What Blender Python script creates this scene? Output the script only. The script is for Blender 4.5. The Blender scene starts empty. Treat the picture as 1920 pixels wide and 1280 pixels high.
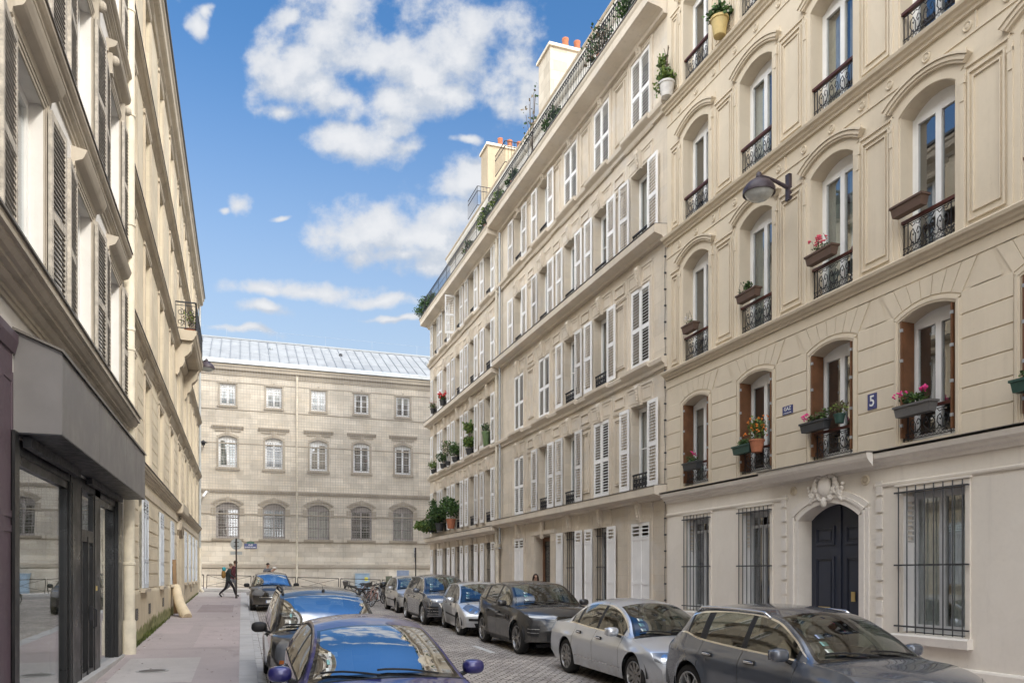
import bpy, bmesh, math, random
from mathutils import Vector, Matrix
from mathutils.bvhtree import BVHTree
pi = math.pi; R = math.radians
SC = bpy.context.scene; COL = SC.collection
random.seed(7)

# ------------------------------------------------------------------ camera
YAW = R(19.272)
cam_d = bpy.data.cameras.new('camera'); cam = bpy.data.objects.new('camera', cam_d); COL.objects.link(cam)
cam_d.sensor_width = 36; cam_d.lens = 27.19; cam_d.shift_y = 0.2276; cam_d.clip_end = 2000; cam_d.clip_start = .05
cam.location = (0, 0, 2.11); cam.rotation_euler = (R(90), 0, -YAW)
SC.camera = cam

# ------------------------------------------------------------------ light
SUN_AZ, SUN_EL = Vector((.85, -1.6)), R(33)          # where the sun stands: behind the camera, a little right
az = math.atan2(SUN_AZ.x, SUN_AZ.y)
sun_d = bpy.data.lights.new('sun', 'SUN'); sun_d.energy = 1.35; sun_d.angle = R(11); sun_d.color = (1, .93, .82)
sun = bpy.data.objects.new('sun', sun_d); COL.objects.link(sun)
sv = Vector((math.sin(az)*math.cos(SUN_EL), math.cos(az)*math.cos(SUN_EL), math.sin(SUN_EL)))
sun.rotation_euler = sv.to_track_quat('Z', 'Y').to_euler(); sun.location = (0, -30, 40)

SKY_STR = .13
W = bpy.data.worlds.new('World'); SC.world = W; W.use_nodes = True
SC.view_settings.view_transform = 'Standard'; SC.view_settings.look = 'None'
SC.view_settings.exposure = 1.08; SC.view_settings.gamma = 1
SC.cycles.max_bounces = 7; SC.cycles.diffuse_bounces = 4; SC.cycles.glossy_bounces = 4
SC.cycles.transparent_max_bounces = 10; SC.cycles.transmission_bounces = 4
SC.cycles.caustics_reflective = False; SC.cycles.caustics_refractive = False
SC.cycles.sample_clamp_indirect = 6; SC.cycles.use_denoising = True

class NT:                                             # short-hand for node trees
    def __init__(s, t): s.t = t
    def n(s, typ, **kw):
        x = s.t.nodes.new(typ)
        for k, v in kw.items():
            if hasattr(x, k): setattr(x, k, v)
        return x
    def set(s, sock, v):
        if isinstance(v, bpy.types.NodeSocket): s.t.links.new(v, sock)
        elif v is not None: sock.default_value = v
    def m(s, op, a, b=None, c=None, clamp=False):
        x = s.n('ShaderNodeMath', operation=op, use_clamp=clamp)
        for i, v in enumerate((a, b, c)): s.set(x.inputs[i], v)
        return x.outputs[0]
    def vm(s, op, a, b=None, scale=None):
        x = s.n('ShaderNodeVectorMath', operation=op)
        s.set(x.inputs[0], a); s.set(x.inputs[1], b)
        if scale is not None: s.set(x.inputs[3], scale)
        return x.outputs['Value'] if op in ('LENGTH', 'DOT_PRODUCT') else x.outputs[0]
    def mix(s, fac, a, b, blend='MIX'):
        x = s.n('ShaderNodeMix', data_type='RGBA', blend_type=blend)
        s.set(x.inputs[0], fac); s.set(x.inputs[6], a); s.set(x.inputs[7], b)
        return x.outputs[2]
    def noise(s, vec, scale, detail=4, rough=.55, lac=2.0, dist=0):
        x = s.n('ShaderNodeTexNoise')
        s.set(x.inputs['Vector'], vec); x.inputs['Scale'].default_value = scale
        x.inputs['Detail'].default_value = detail; x.inputs['Roughness'].default_value = rough
        x.inputs['Lacunarity'].default_value = lac; x.inputs['Distortion'].default_value = dist
        return x.outputs['Fac']
    def ramp(s, v, lo, hi, a=0.0, b=1.0, smooth=True):
        x = s.n('ShaderNodeMapRange', interpolation_type='SMOOTHSTEP' if smooth else 'LINEAR')
        s.set(x.inputs[0], v)
        for i, q in enumerate((lo, hi, a, b)): s.set(x.inputs[i+1], q)
        return x.outputs[0]
    def comb(s, x=0, y=0, z=0):
        c = s.n('ShaderNodeCombineXYZ')
        for i, v in enumerate((x, y, z)): s.set(c.inputs[i], v)
        return c.outputs[0]
    def sep(s, v):
        c = s.n('ShaderNodeSeparateXYZ'); s.set(c.inputs[0], v); return c.outputs

def c4(c): return (c[0], c[1], c[2], 1)

def build_sky():
    t = W.node_tree; t.nodes.clear(); N = NT(t)
    sky = N.n('ShaderNodeTexSky', sky_type='NISHITA'); sky.sun_disc = False
    sky.sun_elevation = SUN_EL; sky.sun_rotation = az; sky.air_density = 1.0; sky.dust_density = .6; sky.ozone_density = 2.2
    hs = N.n('ShaderNodeHueSaturation'); hs.inputs['Saturation'].default_value = 1.24; hs.inputs['Value'].default_value = .80
    t.links.new(sky.outputs[0], hs.inputs['Color'])
    d = N.n('ShaderNodeTexCoord').outputs['Generated']
    fwd = (math.sin(YAW), math.cos(YAW), 0); rt = (math.cos(YAW), -math.sin(YAW), 0)
    a = N.m('MAXIMUM', N.vm('DOT_PRODUCT', d, fwd), .12); b = N.vm('DOT_PRODUCT', d, rt); z = N.sep(d)[2]
    pq = N.comb(N.m('DIVIDE', b, a), N.m('DIVIDE', z, a), 0)
    zen = N.m('MULTIPLY_ADD', N.ramp(z, .60, .97), 1.1, .97)
    skyc = N.vm('SCALE', hs.outputs[0], None, zen)
    # cumulus bank: centre and half-size as slopes seen from the street
    def P(u, v, rx, ry, k=1): return ((u-960)/1450, (1077-v)/1450, rx/1450, ry/1450, k)
    blobs = [P(610,60,110,115), P(560,130,85,90), P(650,20,60,60), P(600,170,75,55), P(535,215,48,26), P(560,40,50,40),
             P(860,95,165,105), P(780,130,130,95), P(930,140,115,85), P(740,185,95,50), P(850,180,110,45), P(700,120,60,60), P(640,190,70,40),
             P(690,265,105,38), P(645,255,60,30), P(760,270,75,28), P(730,230,60,35),
             P(870,345,90,50), P(830,345,55,36), P(770,440,215,58), P(640,440,110,42), P(720,420,95,46), P(840,405,130,50), P(820,490,110,34), P(760,470,150,30),
             P(580,543,160,20), P(500,546,80,14), P(720,558,130,16), P(500,583,65,17), P(760,592,110,9),
             P(440,383,28,22), P(412,392,18,9), P(378,60,20,34), P(388,35,14,18), P(523,403,22,8), P(875,265,30,10), P(1150,560,200,40),
             P(460,622,90,8), P(1300,-150,300,90), P(200,-120,260,100), P(900,-330,500,90), P(-350,250,300,90), P(2300,200,400,120)]
    g = bpy.data.node_groups.new('cloud_density', 'ShaderNodeTree')
    g.interface.new_socket('Vector', in_out='INPUT', socket_type='NodeSocketVector')
    g.interface.new_socket('Density', in_out='OUTPUT', socket_type='NodeSocketFloat')
    G = NT(g); gi = G.n('NodeGroupInput'); go = G.n('NodeGroupOutput'); v = gi.outputs[0]
    nz = G.n('ShaderNodeTexNoise'); G.set(nz.inputs['Vector'], v); nz.inputs['Scale'].default_value = 9; nz.inputs['Detail'].default_value = 4
    w = G.vm('ADD', v, G.vm('MULTIPLY', G.vm('SUBTRACT', nz.outputs['Color'], (.5, .5, .5)), (.07, .05, 0)))
    acc = None
    for (cx, cy, rx, ry, k) in blobs:
        e = G.vm('LENGTH', G.vm('MULTIPLY', G.vm('SUBTRACT', w, (cx, cy, 0)), (1/rx, 1/ry, 0)))
        s = G.m('SUBTRACT', 1.0, e)
        acc = s if acc is None else G.m('SMOOTH_MAX', acc, s, .25)
    f1 = G.noise(v, 13, 11, .60); f2 = G.noise(v, 4.5, 4, .5)
    den = G.m('ADD', G.m('SUBTRACT', acc, .16), G.m('MULTIPLY_ADD', G.m('SUBTRACT', f1, .5), 3.0, G.m('MULTIPLY', G.m('SUBTRACT', f2, .5), .55)))
    g.links.new(den, go.inputs[0])
    def inst(vec):
        x = t.nodes.new('ShaderNodeGroup'); x.node_tree = g; t.links.new(vec, x.inputs[0]); return x.outputs[0]
    d0 = inst(pq); d1 = inst(N.vm('ADD', pq, (-.006, .030, 0)))
    alpha = N.m('MULTIPLY', N.ramp(d0, -.30, .52), .96)
    back = N.vm('DOT_PRODUCT', d, fwd)
    alpha = N.m('MULTIPLY', alpha, N.ramp(back, .12, .2))
    # unseen cloud behind and overhead, thickened as added fill light; also for reflections
    q = N.vm('DIVIDE', d, N.comb(N.m('MAXIMUM', z, .15), N.m('MAXIMUM', z, .15), N.m('MAXIMUM', z, .15)))
    al2 = N.m('MULTIPLY', N.m('MULTIPLY', N.ramp(N.noise(q, 1.1, 7, .6), .34, .56), .95), N.ramp(back, .32, .05))
    alpha = N.m('MAXIMUM', alpha, al2)
    lit = N.ramp(N.m('SUBTRACT', d1, d0), .45, -.35)
    thick = N.ramp(d0, .2, 1.1)
    k = 1/SKY_STR
    shade = N.m('MULTIPLY', lit, N.ramp(thick, 0, 1, .55, 1))
    ccol = N.mix(N.m('SUBTRACT', 1.0, shade), c4((.41*k, .415*k, .425*k)), c4((.285*k, .31*k, .35*k)))
    ccol = N.mix(N.ramp(back, .30, .0), ccol, c4((2.45*k, 2.43*k, 2.38*k)))  # out-of-view clouds raised far above the visible ones, as added fill light
    low = N.ramp(z, .06, .60, 1, 0)
    hz = N.mix(N.m('MULTIPLY', low, .93), skyc, c4((.295*k, .325*k, .342*k)))
    out = N.mix(alpha, hz, ccol)
    bg = N.n('ShaderNodeBackground'); t.links.new(out, bg.inputs[0]); bg.inputs[1].default_value = SKY_STR
    wo = N.n('ShaderNodeOutputWorld'); t.links.new(bg.outputs[0], wo.inputs[0])
build_sky()

# ------------------------------------------------------------------ materials
MATS = {}
def pbr(name, col=(.5, .5, .5), rough=.7, metal=0, coat=0, spec=.5, coat_rough=.04, sheen=0):
    if name in MATS: return MATS[name]
    m = bpy.data.materials.new(name); m.use_nodes = True; MATS[name] = m
    b = m.node_tree.nodes['Principled BSDF']
    b.inputs['Base Color'].default_value = c4(col); b.inputs['Roughness'].default_value = rough
    b.inputs['Metallic'].default_value = metal; b.inputs['Coat Weight'].default_value = coat
    b.inputs['Coat Roughness'].default_value = coat_rough; b.inputs['Specular IOR Level'].default_value = spec
    return m
def worn(name, col, rough=.75, var=.18, scale=3.0, metal=0, bump=.0, coat=0, spec=.4):
    """paint, metal or fabric with uneven tone"""
    if name in MATS: return MATS[name]
    m = pbr(name, col, rough, metal, coat, spec); N = NT(m.node_tree); b = m.node_tree.nodes['Principled BSDF']
    p = N.n('ShaderNodeNewGeometry').outputs['Position']
    f = N.noise(p, scale, 6, .65)
    c = N.mix(N.ramp(f, .3, .72), c4([x*(1-var) for x in col]), c4([min(1, x*(1+var*.6)) for x in col]))
    N.set(b.inputs['Base Color'], c)
    N.set(b.inputs['Roughness'], N.ramp(f, .3, .7, max(.02, rough-.1), min(1, rough+.1)))
    if bump:
        bn = N.n('ShaderNodeBump'); bn.inputs['Strength'].default_value = bump; bn.inputs['Distance'].default_value = .01
        N.set(bn.inputs['Height'], N.noise(p, scale*9, 4)); N.set(b.inputs['Normal'], bn.outputs[0])
    return m
def stone(name, col, stain=(.18, .15, .12), stain_amt=.35, var=.12, joints=None, rough=.88, bump=.25, blotch=None, dirt=.5, jcol=.62):
    """render or ashlar: mottled tone, runs of dirt down the face, joints (w, h, mortar)"""
    if name in MATS: return MATS[name]
    m = pbr(name, col, rough, spec=.25); N = NT(m.node_tree); b = m.node_tree.nodes['Principled BSDF']
    p = N.n('ShaderNodeNewGeometry').outputs['Position']; s = N.sep(p)
    big = N.noise(p, .55, 5, .6); fine = N.noise(p, 14, 5, .7); mid = N.noise(p, 2.6, 5, .6)
    base = N.mix(N.ramp(big, .32, .7), c4([x*(1-var) for x in col]), c4([min(.95, x*(1+var*.7)) for x in col]))
    base = N.mix(N.m('MULTIPLY', N.ramp(mid, .35, .75), .45), base, c4([col[0]*(1-var*.5), col[1]*(1-var*.75), col[2]*(1-var)]))
    h = fine
    if joints:
        br = N.n('ShaderNodeTexBrick'); br.offset = .5
        N.set(br.inputs['Vector'], N.comb(N.m('ADD', s[0], s[1]), s[2], 0))
        br.inputs['Scale'].default_value = 1; br.inputs['Brick Width'].default_value = joints[0]; br.inputs['Row Height'].default_value = joints[1]
        br.inputs['Mortar Size'].default_value = joints[2]; br.inputs['Mortar Smooth'].default_value = .3; br.inputs['Bias'].default_value = 0
        br.inputs['Color1'].default_value = (.80, .79, .77, 1); br.inputs['Color2'].default_value = (1.1, 1.1, 1.09, 1); br.inputs['Mortar'].default_value = (jcol, jcol*.97, jcol*.92, 1)
        base = N.mix(joints[3] if len(joints) > 3 else 1.0, base, br.outputs['Color'], 'MULTIPLY')
        h = N.m('SUBTRACT', fine, N.m('MULTIPLY', br.outputs['Fac'], 1.5))
    if blotch:
        base = N.mix(N.m('MULTIPLY', N.ramp(N.noise(N.vm('MULTIPLY', p, (1, 1, 1.6)), .9, 6, .6), .5, .72), blotch[3]), base, c4(blotch[:3]))
    run = N.noise(N.vm('MULTIPLY', p, (5, 5, .35)), 1.0, 5, .65)
    base = N.mix(N.m('MULTIPLY', N.ramp(run, .52, .85), stain_amt), base, c4(stain))
    base = N.mix(N.m('MULTIPLY', N.ramp(fine, .25, .6, 1, 0), .14*dirt), base, c4(stain))
    pit = N.m('MULTIPLY', N.ramp(N.noise(p, 55, 2, .5), .66, .70), N.ramp(N.noise(p, 1.7, 3, .6), .52, .64))
    base = N.mix(N.m('MULTIPLY', pit, .38), base, c4(stain))
    patch = N.ramp(N.noise(N.vm('MULTIPLY', p, (1, 1, .7)), 1.15, 2, .35), .585, .60)
    base = N.mix(N.m('MULTIPLY', patch, .30), base, c4([min(.92, x*1.07) for x in col]))
    N.set(b.inputs['Base Color'], base)
    bn = N.n('ShaderNodeBump'); bn.inputs['Strength'].default_value = bump; bn.inputs['Distance'].default_value = .008
    N.set(bn.inputs['Height'], h); N.set(b.inputs['Normal'], bn.outputs[0])
    return m
def glass(name, tint=(.72, .77, .76), f0=.10, rough=0.0, wav=.05):
    if name in MATS: return MATS[name]
    m = bpy.data.materials.new(name); m.use_nodes = True; MATS[name] = m
    t = m.node_tree; t.nodes.clear(); N = NT(t)
    tr = N.n('ShaderNodeBsdfTransparent'); tr.inputs[0].default_value = c4(tint)
    gl = N.n('ShaderNodeBsdfGlossy'); gl.inputs['Roughness'].default_value = rough; gl.inputs['Color'].default_value = (.95, .97, 1, 1)
    geo = N.n('ShaderNodeNewGeometry'); c = N.m('ABSOLUTE', N.vm('DOT_PRODUCT', geo.outputs['Normal'], geo.outputs['Incoming']))
    fr = N.m('MULTIPLY_ADD', N.m('POWER', N.m('SUBTRACT', 1.0, c, clamp=True), 4.2), 1-f0, f0, clamp=True)
    bn = N.n('ShaderNodeBump'); bn.inputs['Strength'].default_value = wav; bn.inputs['Distance'].default_value = .02
    N.set(bn.inputs['Height'], N.noise(geo.outputs['Position'], 1.2, 2)); N.set(gl.inputs['Normal'], bn.outputs[0])
    mx = N.n('ShaderNodeMixShader'); N.set(mx.inputs[0], fr)
    t.links.new(tr.outputs[0], mx.inputs[1]); t.links.new(gl.outputs[0], mx.inputs[2])
    o = N.n('ShaderNodeOutputMaterial'); t.links.new(mx.outputs[0], o.inputs[0])
    return m
def leafmat(name, col, var=.35):
    if name in MATS: return MATS[name]
    m = pbr(name, col, .55, spec=.3); N = NT(m.node_tree); b = m.node_tree.nodes['Principled BSDF']
    p = N.n('ShaderNodeNewGeometry').outputs['Position']
    f = N.noise(p, 23, 2)
    N.set(b.inputs['Base Color'], N.mix(N.ramp(f, .3, .7), c4([x*(1-var) for x in col]), c4([x*(1+var) for x in col])))
    b.inputs['Transmission Weight'].default_value = 0
    return m

M_beige = stone('beige_render', (.68, .595, .465), stain=(.36, .29, .21), stain_amt=.30, var=.06, dirt=.4, bump=.12)
M_beige_gf = stone('pinkish_render', (.81, .752, .665), stain=(.45, .40, .35), stain_amt=.28, var=.06, dirt=.5, bump=.12)
M_beige_trim = stone('cream_portal', (.80, .75, .68), stain_amt=.12, var=.05, bump=.1)
M_grey = stone('grey_limestone', (.67, .595, .49), stain=(.20, .17, .14), stain_amt=.30, var=.14, joints=(1.3, .42, .006, .35), bump=.2, blotch=(.62, .59, .55, .5))
M_greytrim = stone('grey_limestone_trim', (.68, .605, .50), stain=(.22, .19, .15), stain_amt=.32, var=.12, bump=.2, blotch=(.62, .59, .55, .5))
M_school = stone('school_ashlar', (.65, .60, .52), stain=(.20, .175, .15), stain_amt=.50, var=.20, joints=(.85, .33, .012, .75), bump=.3, blotch=(.66, .57, .44, .55))
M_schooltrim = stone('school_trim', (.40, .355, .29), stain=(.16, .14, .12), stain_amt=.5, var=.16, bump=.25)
M_lstone = stone('warm_ashlar', (.66, .585, .45), stain=(.28, .22, .15), stain_amt=.25, var=.12, joints=(1.1, .40, .006, .4), bump=.2, blotch=(.66, .57, .41, .45))
M_lwhite = stone('white_render', (.74, .725, .70), stain=(.35, .32, .28), stain_amt=.2, var=.06, bump=.08)
M_lwtrim = stone('weathered_shade_darkened_moulding', (.50, .455, .385), stain=(.16, .14, .11), stain_amt=.5, var=.18, bump=.15)  # weathered, and darkened further: shade of the undersides is put into the colour
M_dark_lead = worn('zinc_flashing', (.20, .185, .17), .55, .25, 2, metal=.3)
M_zinc = worn('zinc_roof', (.27, .282, .293), .7, .16, 1.2, metal=.1)
M_white = worn('white_joinery', (.86, .86, .85), .45, .06, 2)
M_shut = worn('white_shutter_paint', (.88, .87, .85), .55, .07, 1.7)
M_lshut = worn('flaking_grey_shutter', (.30, .28, .25), .8, .35, 6, bump=.3)
M_lshutf = worn('flaking_shutter_frame', (.50, .46, .40), .8, .35, 9, bump=.3)
M_brown = worn('varnished_brown_wood', (.165, .075, .035), .5, .25, 5)
M_rail = worn('dark_red_handrail', (.09, .03, .022), .4, .2, 5)
M_iron = worn('black_ironwork', (.022, .023, .028), .45, .3, 8)
M_greyiron = worn('grey_iron_bars', (.055, .056, .06), .55, .25, 8)
M_glass = glass('window_glass', f0=.26)
M_curt = worn('net_curtain', (.72, .72, .70), .9, .12, 8)
M_curt2 = worn('cream_curtain', (.58, .52, .42), .9, .15, 8); M_curt3 = worn('grey_green_curtain', (.30, .34, .32), .9, .15, 8); M_blind = worn('roller_blind', (.62, .60, .55), .8, .1, 3); M_shutb = worn('greyed_shutter_paint', (.74, .725, .70), .6, .12, 2.2)
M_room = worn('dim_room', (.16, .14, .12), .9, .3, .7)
M_door = worn('midnight_blue_door_paint', (.034, .040, .060), .42, .12, 3)
M_brass = pbr('brass', (.62, .48, .22), .35, metal=.8)
M_downpipe = worn('cream_downpipe', (.66, .60, .49), .6, .18, 3)
M_zincpipe = worn('zinc_pipe', (.42, .44, .45), .5, .18, 4, metal=.4)
M_terra = worn('terracotta', (.42, .16, .085), .85, .2, 7)
M_brownbox = worn('brown_plastic', (.12, .075, .055), .6, .15, 5)
M_darkbox = worn('slate_plastic', (.05, .052, .055), .55, .2, 5)
M_teal = worn('green_plastic', (.03, .075, .06), .5, .2, 5)
M_leafA = leafmat('leaf_mid', (.075, .135, .035)); M_leafB = leafmat('leaf_dark', (.035, .075, .025)); M_leafC = leafmat('leaf_pale', (.16, .22, .05)); M_leafD = leafmat('leaf_dry', (.13, .10, .06))
M_pink = pbr('pink_petals', (.75, .05, .25), .6); M_red = pbr('red_petals', (.62, .015, .02), .6); M_orange = pbr('orange_petals', (.80, .22, .02), .6); M_whitepet = pbr('white_petals', (.8, .75, .7), .6)
M_stem = worn('twig', (.10, .07, .045), .8, .2, 9)
M_whitepot = worn('white_pot', (.62, .60, .57), .6, .15, 5); M_yelpot = worn('ochre_pot', (.55, .42, .18), .6, .15, 5)

# ------------------------------------------------------------------ mesh builder
class MB:
    def __init__(s, xf=None): s.v = []; s.f = []; s.m = []; s.xf = xf
    def p(s, q):
        s.v.append(tuple(s.xf(*q)) if s.xf else tuple(q)); return len(s.v)-1
    def face(s, pts, m=0): s.f.append([s.p(q) for q in pts]); s.m.append(m)
    def box(s, a0, a1, b0, b1, c0, c1, m=0):
        i = [s.p(q) for q in ((a0,b0,c0),(a1,b0,c0),(a1,b1,c0),(a0,b1,c0),(a0,b0,c1),(a1,b0,c1),(a1,b1,c1),(a0,b1,c1))]
        for q in ((0,3,2,1),(4,5,6,7),(0,1,5,4),(1,2,6,5),(2,3,7,6),(3,0,4,7)): s.f.append([i[k] for k in q]); s.m.append(m)
    def prism(s, prof, s0, s1, m=0, caps=True):         # profile of (b,c) run along a
        n = len(prof); A = [s.p((s0, b, c)) for b, c in prof]; B = [s.p((s1, b, c)) for b, c in prof]
        for k in range(n):
            j = (k+1) % n; s.f.append([A[k], A[j], B[j], B[k]]); s.m.append(m)
        if caps: s.f.append(A[::-1]); s.m.append(m); s.f.append(B); s.m.append(m)
    def hexa(s, lo, hi, m=0):                            # two quads of four points
        i = [s.p(q) for q in list(lo)+list(hi)]
        for q in ((0,3,2,1),(4,5,6,7),(0,1,5,4),(1,2,6,5),(2,3,7,6),(3,0,4,7)): s.f.append([i[k] for k in q]); s.m.append(m)
    def tube(s, pts, r, n=6, m=0, caps=True, closed=False):
        pts = [Vector(p) for p in pts]; rings = []; N = len(pts); prev = None
        for k, p in enumerate(pts):
            a = pts[(k-1) % N] if (closed or k > 0) else p; b = pts[(k+1) % N] if (closed or k < N-1) else p
            d = (b-a); d = d.normalized() if d.length > 1e-9 else Vector((0, 0, 1))
            if prev is None:
                u = d.orthogonal().normalized()
                for ax in ((0,0,1),(0,1,0),(1,0,0)):
                    w = Vector(ax).cross(d)
                    if w.length > .3: u = w.normalized(); break
            else:
                u = prev - d*prev.dot(d); u = u.normalized() if u.length > 1e-6 else d.orthogonal().normalized()
            prev = u; v = d.cross(u); rr = r[k] if isinstance(r, (list, tuple)) else r
            rings.append([s.p(p + (u*math.cos(2*pi*j/n+pi/n) + v*math.sin(2*pi*j/n+pi/n))*rr) for j in range(n)])
        for k in range(N if closed else N-1):
            A, B = rings[k], rings[(k+1) % N]
            for j in range(n): s.f.append([A[j], A[(j+1) % n], B[(j+1) % n], B[j]]); s.m.append(m)
        if caps and not closed: s.f.append(rings[0][::-1]); s.m.append(m); s.f.append(rings[-1]); s.m.append(m)
    def lathe(s, prof, c=(0,0,0), n=20, m=0, axis='z', arc=2*pi):
        rings = []
        for r, z in prof:
            ring = []
            for j in range(n):
                a = arc*j/n; x, y = r*math.cos(a), r*math.sin(a)
                q = (x, y, z) if axis == 'z' else ((x, z, y) if axis == 'y' else (z, x, y))
                ring.append(s.p((q[0]+c[0], q[1]+c[1], q[2]+c[2])))
            rings.append(ring)
        for k in range(len(prof)-1):
            for j in range(n):
                s.f.append([rings[k][j], rings[k][(j+1) % n], rings[k+1][(j+1) % n], rings[k+1][j]]); s.m.append(m)
        return rings
    def blob(s, c, r, m=0, nu=12, nv=8, e=1.0):          # superellipsoid
        sg = lambda x: math.copysign(abs(x)**e, x)
        rings = []
        for i in range(nv+1):
            t = -pi/2+pi*i/nv
            rings.append([s.p((c[0]+r[0]*sg(math.cos(t))*sg(math.cos(2*pi*j/nu)), c[1]+r[1]*sg(math.cos(t))*sg(math.sin(2*pi*j/nu)), c[2]+r[2]*sg(math.sin(t)))) for j in range(nu)])
        for i in range(nv):
            for j in range(nu): s.f.append([rings[i][j], rings[i][(j+1) % nu], rings[i+1][(j+1) % nu], rings[i+1][j]]); s.m.append(m)
    def build(s, name, mats, parent=None, smooth=False, off=None, sharp=None, weld=False):
        me = bpy.data.meshes.new(name)
        o = Vector((0, 0, 0)); q = parent
        while off is None and q is not None: o = o+q.location; q = q.parent
        me.from_pydata([(v[0]-o[0], v[1]-o[1], v[2]-o[2]) for v in s.v], [], s.f)
        for x in (mats if isinstance(mats, (list, tuple)) else [mats]): me.materials.append(x)
        if any(s.m): me.polygons.foreach_set('material_index', s.m)
        if weld:
            bm = bmesh.new(); bm.from_mesh(me); bmesh.ops.remove_doubles(bm, verts=bm.verts, dist=1e-5); bm.to_mesh(me); bm.free()
        if smooth:
            me.shade_smooth()
            if sharp: me.set_sharp_from_angle(angle=R(sharp))
        me.update()
        return link(name, me, parent)
def link(name, me, parent=None, loc=None):
    o = bpy.data.objects.new(name, me); COL.objects.link(o)
    if parent is not None: o.parent = parent
    if loc is not None: o.location = loc
    return o
def thing(name, label, cat, loc=(0,0,0), group=None, rot=None):
    o = bpy.data.objects.new(name, None); o.empty_display_size = .2; COL.objects.link(o); o.location = loc
    if rot: o.rotation_euler = rot
    return tag(o, label, cat, group)
def tag(o, label, cat, group=None):
    o['label'] = label; o['category'] = cat
    if group: o['group'] = group
    return o
def structure(o): o['kind'] = 'structure'; return o
def dup(o, parent=None, loc=None):
    c = o.copy(); COL.objects.link(c)
    if parent is not None: c.parent = parent
    if loc is not None: c.location = loc
    for ch in o.children: dup(ch, c)
    return c

def G(x, y):                                              # street level: it climbs away from the camera, more on the left
    x = max(-3.5, min(11, x)); y = max(-40, min(56, y))
    return y*(.0227-.0006*(x+2.25))
KERB = .13

class Facade:                                             # s runs along the wall, d outwards, z up
    def __init__(s, o, sd, dd): s.o = Vector(o); s.sd = Vector(sd); s.dd = Vector(dd)
    def pt(s, a, d, z): return s.o + s.sd*a + s.dd*d + Vector((0, 0, z))
    def vec(s, a, d, z): return s.sd*a + s.dd*d + Vector((0, 0, z))
    def mb(s): return MB(s.pt)
    def mv(s): return MB(s.vec)
FR = Facade((10.3, 0, 0), (0, 1, 0), (-1, 0, 0))
FL = Facade((-2.25, 0, 0), (0, 1, 0), (1, 0, 0))
FF = Facade((0, 53, 0), (1, 0, 0), (0, -1, 0))

def arc_z(s, sa, sb, zs, zc):
    r = zc-zs
    if r < 1e-4: return zs
    h = (sb-sa)/2; Rr = (h*h+r*r)/(2*r); x = s-(sa+sb)/2
    return zc-Rr+math.sqrt(max(0, Rr*Rr-x*x))
def wall(mb, s0, s1, z0, z1, ops, depth=.32, m=0, mrev=None, narc=8, d=0.0):
    """front face with openings (sa, sb, za, zspring, zcrown[, depth]) and their reveals"""
    mrev = m if mrev is None else mrev
    br = {s0, s1}
    for o in ops:
        br.add(o[0]); br.add(o[1])
        if o[4]-o[3] > 1e-4:
            for k in range(1, narc): br.add(o[0]+(o[1]-o[0])*k/narc)
    br = sorted(b for b in br if s0-1e-6 <= b <= s1+1e-6)
    for a, b in zip(br[:-1], br[1:]):
        if b-a < 1e-5: continue
        mid = (a+b)/2; ca = cb = z0
        for o in sorted([o for o in ops if o[0] < mid < o[1]], key=lambda o: o[2]):
            mb.face([(a, d, ca), (b, d, cb), (b, d, o[2]), (a, d, o[2])], m)
            ca, cb = arc_z(a, o[0], o[1], o[3], o[4]), arc_z(b, o[0], o[1], o[3], o[4])
        mb.face([(a, d, ca), (b, d, cb), (b, d, z1), (a, d, z1)], m)
    for o in ops:
        sa, sb, za, zs, zc = o[:5]; dp = o[5] if len(o) > 5 else depth
        mb.face([(sa, d, za), (sa, d, zs), (sa, -dp, zs), (sa, -dp, za)], mrev)
        mb.face([(sb, d, za), (sb, d, zs), (sb, -dp, zs), (sb, -dp, za)], mrev)
        mb.face([(sa, d, za), (sb, d, za), (sb, -dp, za), (sa, -dp, za)], mrev)
        k = narc if zc-zs > 1e-4 else 1
        for i in range(k):
            a = sa+(sb-sa)*i/k; b = sa+(sb-sa)*(i+1)/k; za_, zb_ = arc_z(a, sa, sb, zs, zc), arc_z(b, sa, sb, zs, zc)
            mb.face([(a, d, za_), (b, d, zb_), (b, -dp, zb_), (a, -dp, za_)], mrev)
def rooms(mb, ops, depth=.32, back=1.6):
    for o in ops:
        sa, sb, za, zc = o[0]-.25, o[1]+.25, o[2]-.1, o[4]+.15; d0 = -(o[5] if len(o) > 5 else depth)-.04; d1 = d0-back
        mb.face([(sa, d1, za), (sb, d1, za), (sb, d1, zc), (sa, d1, zc)])
        mb.face([(sa, d0, za), (sa, d1, za), (sa, d1, zc), (sa, d0, zc)]); mb.face([(sb, d0, za), (sb, d1, za), (sb, d1, zc), (sb, d0, zc)])
        mb.face([(sa, d0, zc), (sb, d0, zc), (sb, d1, zc), (sa, d1, zc)]); mb.face([(sa, d0, za), (sb, d0, za), (sb, d1, za), (sa, d1, za)])
def arch_strip(mb, sa, sb, zs, zc, w0, w1, d0, d1, m=0, n=10):
    """a moulding that follows the window arch between offsets w0 and w1"""
    for i in range(n):
        t0, t1 = i/n, (i+1)/n
        q = []
        for t in (t0, t1):
            for w in (w0, w1):
                a = sa-w+(sb-sa+2*w)*t
                q.append((a, arc_z(a, sa-w, sb+w, zs+w*.82, zc+w)))
        lo = [(q[0][0], d0, q[0][1]), (q[2][0], d0, q[2][1]), (q[3][0], d0, q[3][1]), (q[1][0], d0, q[1][1])]
        hi = [(a, d1, z) for a, _, z in lo]
        mb.hexa(lo, hi, m)
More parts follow.
